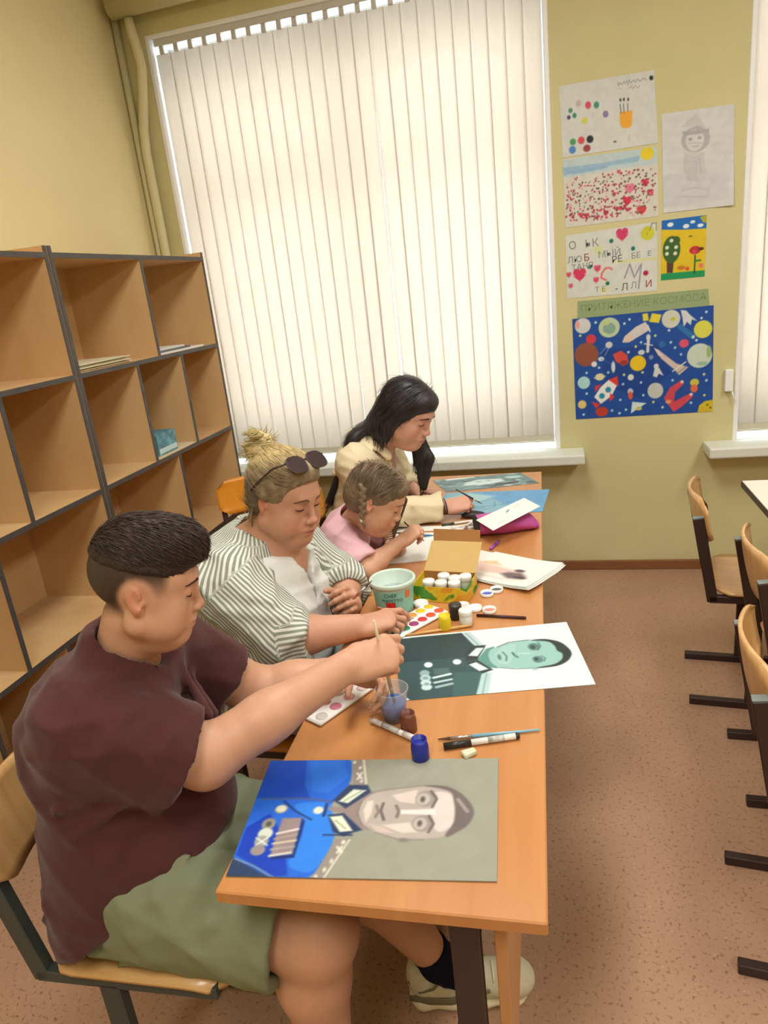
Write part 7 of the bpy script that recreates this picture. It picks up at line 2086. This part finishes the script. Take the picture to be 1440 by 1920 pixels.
    build(t, 'leggings', pf, mat('wine_leggings', (128, 66, 84), .8, .2))
    return F, hR, tR
FG, hG, tG = girl()
held('dark thin brush held up by the little girl', hG.p((.070, .052, .030)), hG.p((.070, .052, .030)) + np.array((.050, .045, -.085)), pmat('dark_handle', (64, 44, 38), .4))

def young():
    t = person_root('young woman with long dark hair in a cream shirt, painting by the window', (-.72, 2.52, 0))
    base = (204, 156, 132)
    F = Fr((-.531, 2.471, 1.160), ypr(-19, -27, 0), 1.0)
    P = F.p
    H = dict(chub=.45, jaw=1.02, nose=.55, lips=.9, lipcol=(188, 104, 100), lid=-.0060)
    shR, elR, wrR = (-.715, 2.365, 1.005), (-.690, 2.365, .800), (-.418, 2.455, .795)
    shL, elL, wrL = (-.690, 2.70, 1.0), (-.660, 2.80, .800), (-.590, 2.735, .780)
    hR = frame_to(wrR, (.93, .36, .02), (-.12, -.55, .80), .95)
    hL = frame_to(wrL, (.80, -.35, .0), (.1, .2, .95), .92)
    fd = Field((-.93, 2.24, .36), (-.27, 2.92, 1.31), .0075, [((-.66, 2.36, 1.03), (-.40, 2.58, 1.29), .0032), ((-.43, 2.40, .74), (-.28, 2.58, .86), .0034)])
    fd.add(EC((-.80, 2.53, .58), (-.735, 2.53, .94), (.150, .105), (.150, .090), (0, 1, 0)), .05)
    fd.add(RC((-.715, 2.525, 1.0), (-.575, 2.485, 1.10), .054, .050), .04)
    fd.add(EL((-.665, 2.52, .965), (.06, .09, .08)), .04)
    arm(fd, shR, elR, wrR, (.052, .044, .040, .027, .022))
    arm(fd, shL, elL, wrL, (.052, .044, .040, .027, .022))
    for y in (2.44, 2.62):
        fd.add(RC((-.78, y, .54), (-.44, y, .54), .080, .064), .04)
        fd.add(RC((-.44, y, .54), (-.43, y, .38), .064, .056), .03)
    apply(fd, head_prims(F, H))
    ops, tR = hand_prims(hR, +1, ((40, 52, 30), (52, 62, 34), (60, 64, 36), (62, 62, 34)), (4, 1, -2, -6), (26, 40, 14, 18))
    apply(fd, ops)
    ops, tL = hand_prims(hL, -1, ((14, 22, 14), (16, 24, 14), (18, 24, 14), (20, 24, 14)), (6, 2, -3, -8), (36, 24, 12, 12))
    apply(fd, ops)
    body, V = build(t, 'body', fd, skin_mat('young_woman_skin'), lambda V: skin_color(V, F, base, H))
    face_lines(V, F, t, (58, 44, 38), H)
    M_h = mat('near_black_hair', (42, 38, 42), .42, .45, vary=.30, vscale=120, stretch=(1, 1, .25), bump=.25, bscale=220)
    hf = Field((-.92, 2.32, .80), (-.40, 2.66, 1.31), .0045)
    hf.add(EL(P((-.012, 0, .034)), np.array((.105, .085, .094)), F.R), .01)
    hf.add(EL(P((.055, 0, .068)), np.array((.042, .060, .036)), F.R), .025)
    hf.add(EL(P((-.060, 0, -.035)), np.array((.060, .076, .080)), F.R), .03)
    for s in (-1,):
        hf.add(EC(P((-.020, s * .066, .02)), P((-.035, s * .078, -.100)), (.050, .026), (.036, .018), F.R[:, 0]), .02)
    # falls behind the shoulder and down the back
    hf.add(EC(P((-.085, 0, -.03)), (-.735, 2.47, 1.075), (.066, .030), (.070, .022), (0, 1, 0)), .04)
    hf.add(EC((-.735, 2.47, 1.075), (-.850, 2.455, .86), (.074, .022), (.070, .016), (0, 1, 0)), .03)
    # in front on the far side
    hf.add(EC(P((.010, .070, .01)), P((.030, .082, -.11)), (.036, .022), (.034, .020), F.R[:, 0]), .02)
    hf.add(EC(P((.030, .082, -.11)), (-.500, 2.545, .96), (.032, .018), (.038, .018), (1, 0, 0)), .02)
    hf.add(EC((-.500, 2.545, .96), (-.510, 2.535, .850), (.038, .018), (.016, .010), (1, 0, 0)), .02)
    hf.sub(EL(P((.125, -.02, -.036)), np.array((.090, .094, .088)), F.R), .006)
    rs = np.random.RandomState(5)
    hf.warp(wrinkle(26, .0014, 250, [nv((rs.normal(), rs.normal(), .05)) for _ in range(6)], 7))
    ho, hv = build(t, 'hair', hf, M_h)
    def flow(p, n):
        q = F.inv(p)
        up = q[:, 2:3] > -.02
        d1 = np.stack([-.55 * np.ones(len(q)), np.sign(q[:, 1]) * .5, -1 * np.ones(len(q))], 1) @ F.R.T
        d2 = np.tile(np.array((-.25, -.03, -1.0)), (len(q), 1))
        return np.where(up, d1, d2)
    strands('hair_strands', ho.data, flow, 1800, .060, .0009, M_h, ho, 28, .0, lambda V: (F.inv(V)[:, 0] < .06) | (F.inv(V)[:, 2] < -.08), jit=.03)
    # shirt
    cf = Field((-.95, 2.22, .52), (-.38, 2.94, 1.12), .0062)
    cf.add(EC((-.80, 2.53, .56), (-.735, 2.53, .93), (.168, .125), (.165, .104), (0, 1, 0)), .04)
    for s in (-1, 1): cf.add(EL((-.665, 2.53 + s * .07, .90), (.07, .075, .075)), .04)
    cf.add(RC((-.725, 2.385, 1.005), (-.70, 2.68, 1.0), .058, .058), .04)
    for s_, e_, w_ in ((shR, elR, wrR), (shL, elL, wrL)):
        s_, e_, w_ = np.array(s_), np.array(e_), np.array(w_)
        cf.add(RC(s_ + np.array((-.006, 0, -.006)), e_, .066, .060), .03)
        d = nv(w_ - e_)
        cf.add(CUT(RC(e_, w_, .058, .046), w_ - d * .020, d), .03)
        cf.sub(RC(w_ - d * .045, w_ + d * .06, .033, .034), .004)
    cf.sub(EC((-.580, 2.515, 1.12), (-.585, 2.515, .86), (.060, .11), (.018, .11), (.2, 1, 0)), .005)
    cf.sub(RC((-.705, 2.525, 1.03), (-.575, 2.485, 1.13), .058, .074), .006)
    for s in (-1, 1):
        y_ = lambda v: 2.52 + s * v
        c0, c1, c2, c3 = (-.765, y_(.035), 1.085), (-.715, y_(.078), 1.084), (-.655, y_(.090), 1.058), (-.610, y_(.078), 1.005)
        for a, b, w0, w1 in ((c0, c1, .022, .026), (c1, c2, .026, .030), (c2, c3, .030, .010)):
            cf.add(EC(a, b, (w0, .006), (w1, .006), (-.1, s * .75, -.65), .008), .004)
    cf.warp(wrinkle(51, .018, 42, [(.5, .2, .8), (.9, .3, -.3), (.2, .5, .9)], 7))
    for a, b, r in (((-.64, 2.31, .93), (-.77, 2.32, .86), .010), ((-.64, 2.31, .88), (-.77, 2.34, .80), .010), ((-.60, 2.33, .83), (-.68, 2.31, .86), .008), ((-.52, 2.37, .83), (-.53, 2.41, .765), .008)):
        cf.add(RC(a, b, r, r * .5), .014)
    build(t, 'cream_shirt', cf, mat('cream_cotton', (222, 208, 172), .85, .2, bump=.2, bscale=500))
    wf = Field((-.90, 2.38, .60), (-.56, 2.68, 1.02), .0065)
    wf.add(EC((-.80, 2.53, .62), (-.725, 2.53, .92), (.145, .105), (.140, .090), (0, 1, 0)), .04)
    wf.add(EL((-.655, 2.525, .885), (.058, .08, .07)), .04)
    wf.sub(RC((-.63, 2.51, 1.02), (-.60, 2.51, 1.06), .075, .08), .006)
    build(t, 'white_top', wf, mat('white_cotton', (228, 224, 216), .85, .2))
    pf = Field((-.96, 2.32, .34), (-.34, 2.76, .70), .008)
    pf.add(EL((-.80, 2.53, .555), (.14, .175, .11)), .03)
    for y in (2.44, 2.62):
        pf.add(RC((-.78, y, .54), (-.43, y, .54), .092, .076), .04)
        pf.add(RC((-.43, y, .54), (-.42, y, .36), .074, .066), .03)
    build(t, 'jeans', pf, mat('blue_denim', (70, 84, 108), .85, .2, vary=.1, vscale=80))
    # bracelet and ring
    d = nv(np.array(hR.R[:, 0]))
    c_ = np.array(wrR) + d * .002
    for off, r_, m_ in ((-.010, .0032, mat('bracelet_brown', (84, 58, 46), .6)), (-.002, .0028, mat('bracelet_dark', (60, 46, 42), .6))):
        ring = [tuple(c_ + d * off + hR.R[:, 1] * math.cos(a) * .0315 + hR.R[:, 2] * math.sin(a) * .0235) for a in np.linspace(0, 2 * PI, 22)]
        obj('bracelet', tube_bm(ring, r_, 8), m_, t, True, True)
    rc_ = hR.p((.100, -.009, -.022))
    obj('ring', tube_bm([tuple(rc_ + hR.R[:, 1] * math.cos(a) * .0105 + nv(hR.R[:, 0] * .4 + hR.R[:, 2] * .9) * math.sin(a) * .0105) for a in np.linspace(0, 2 * PI, 18)], .0018, 6), mat('gold_ring', (214, 180, 100), .25, .5, metallic=1), t, True, True)
    return F, hR, tR
FY, hY, tY = young()
held('fine brush in the hand of the young woman by the window', hY.p((.055, .050, .034)), hY.p((.055, .050, .034)) + np.array((.090, .035, -.072)), pmat('black_handle', (54, 46, 44), .4))
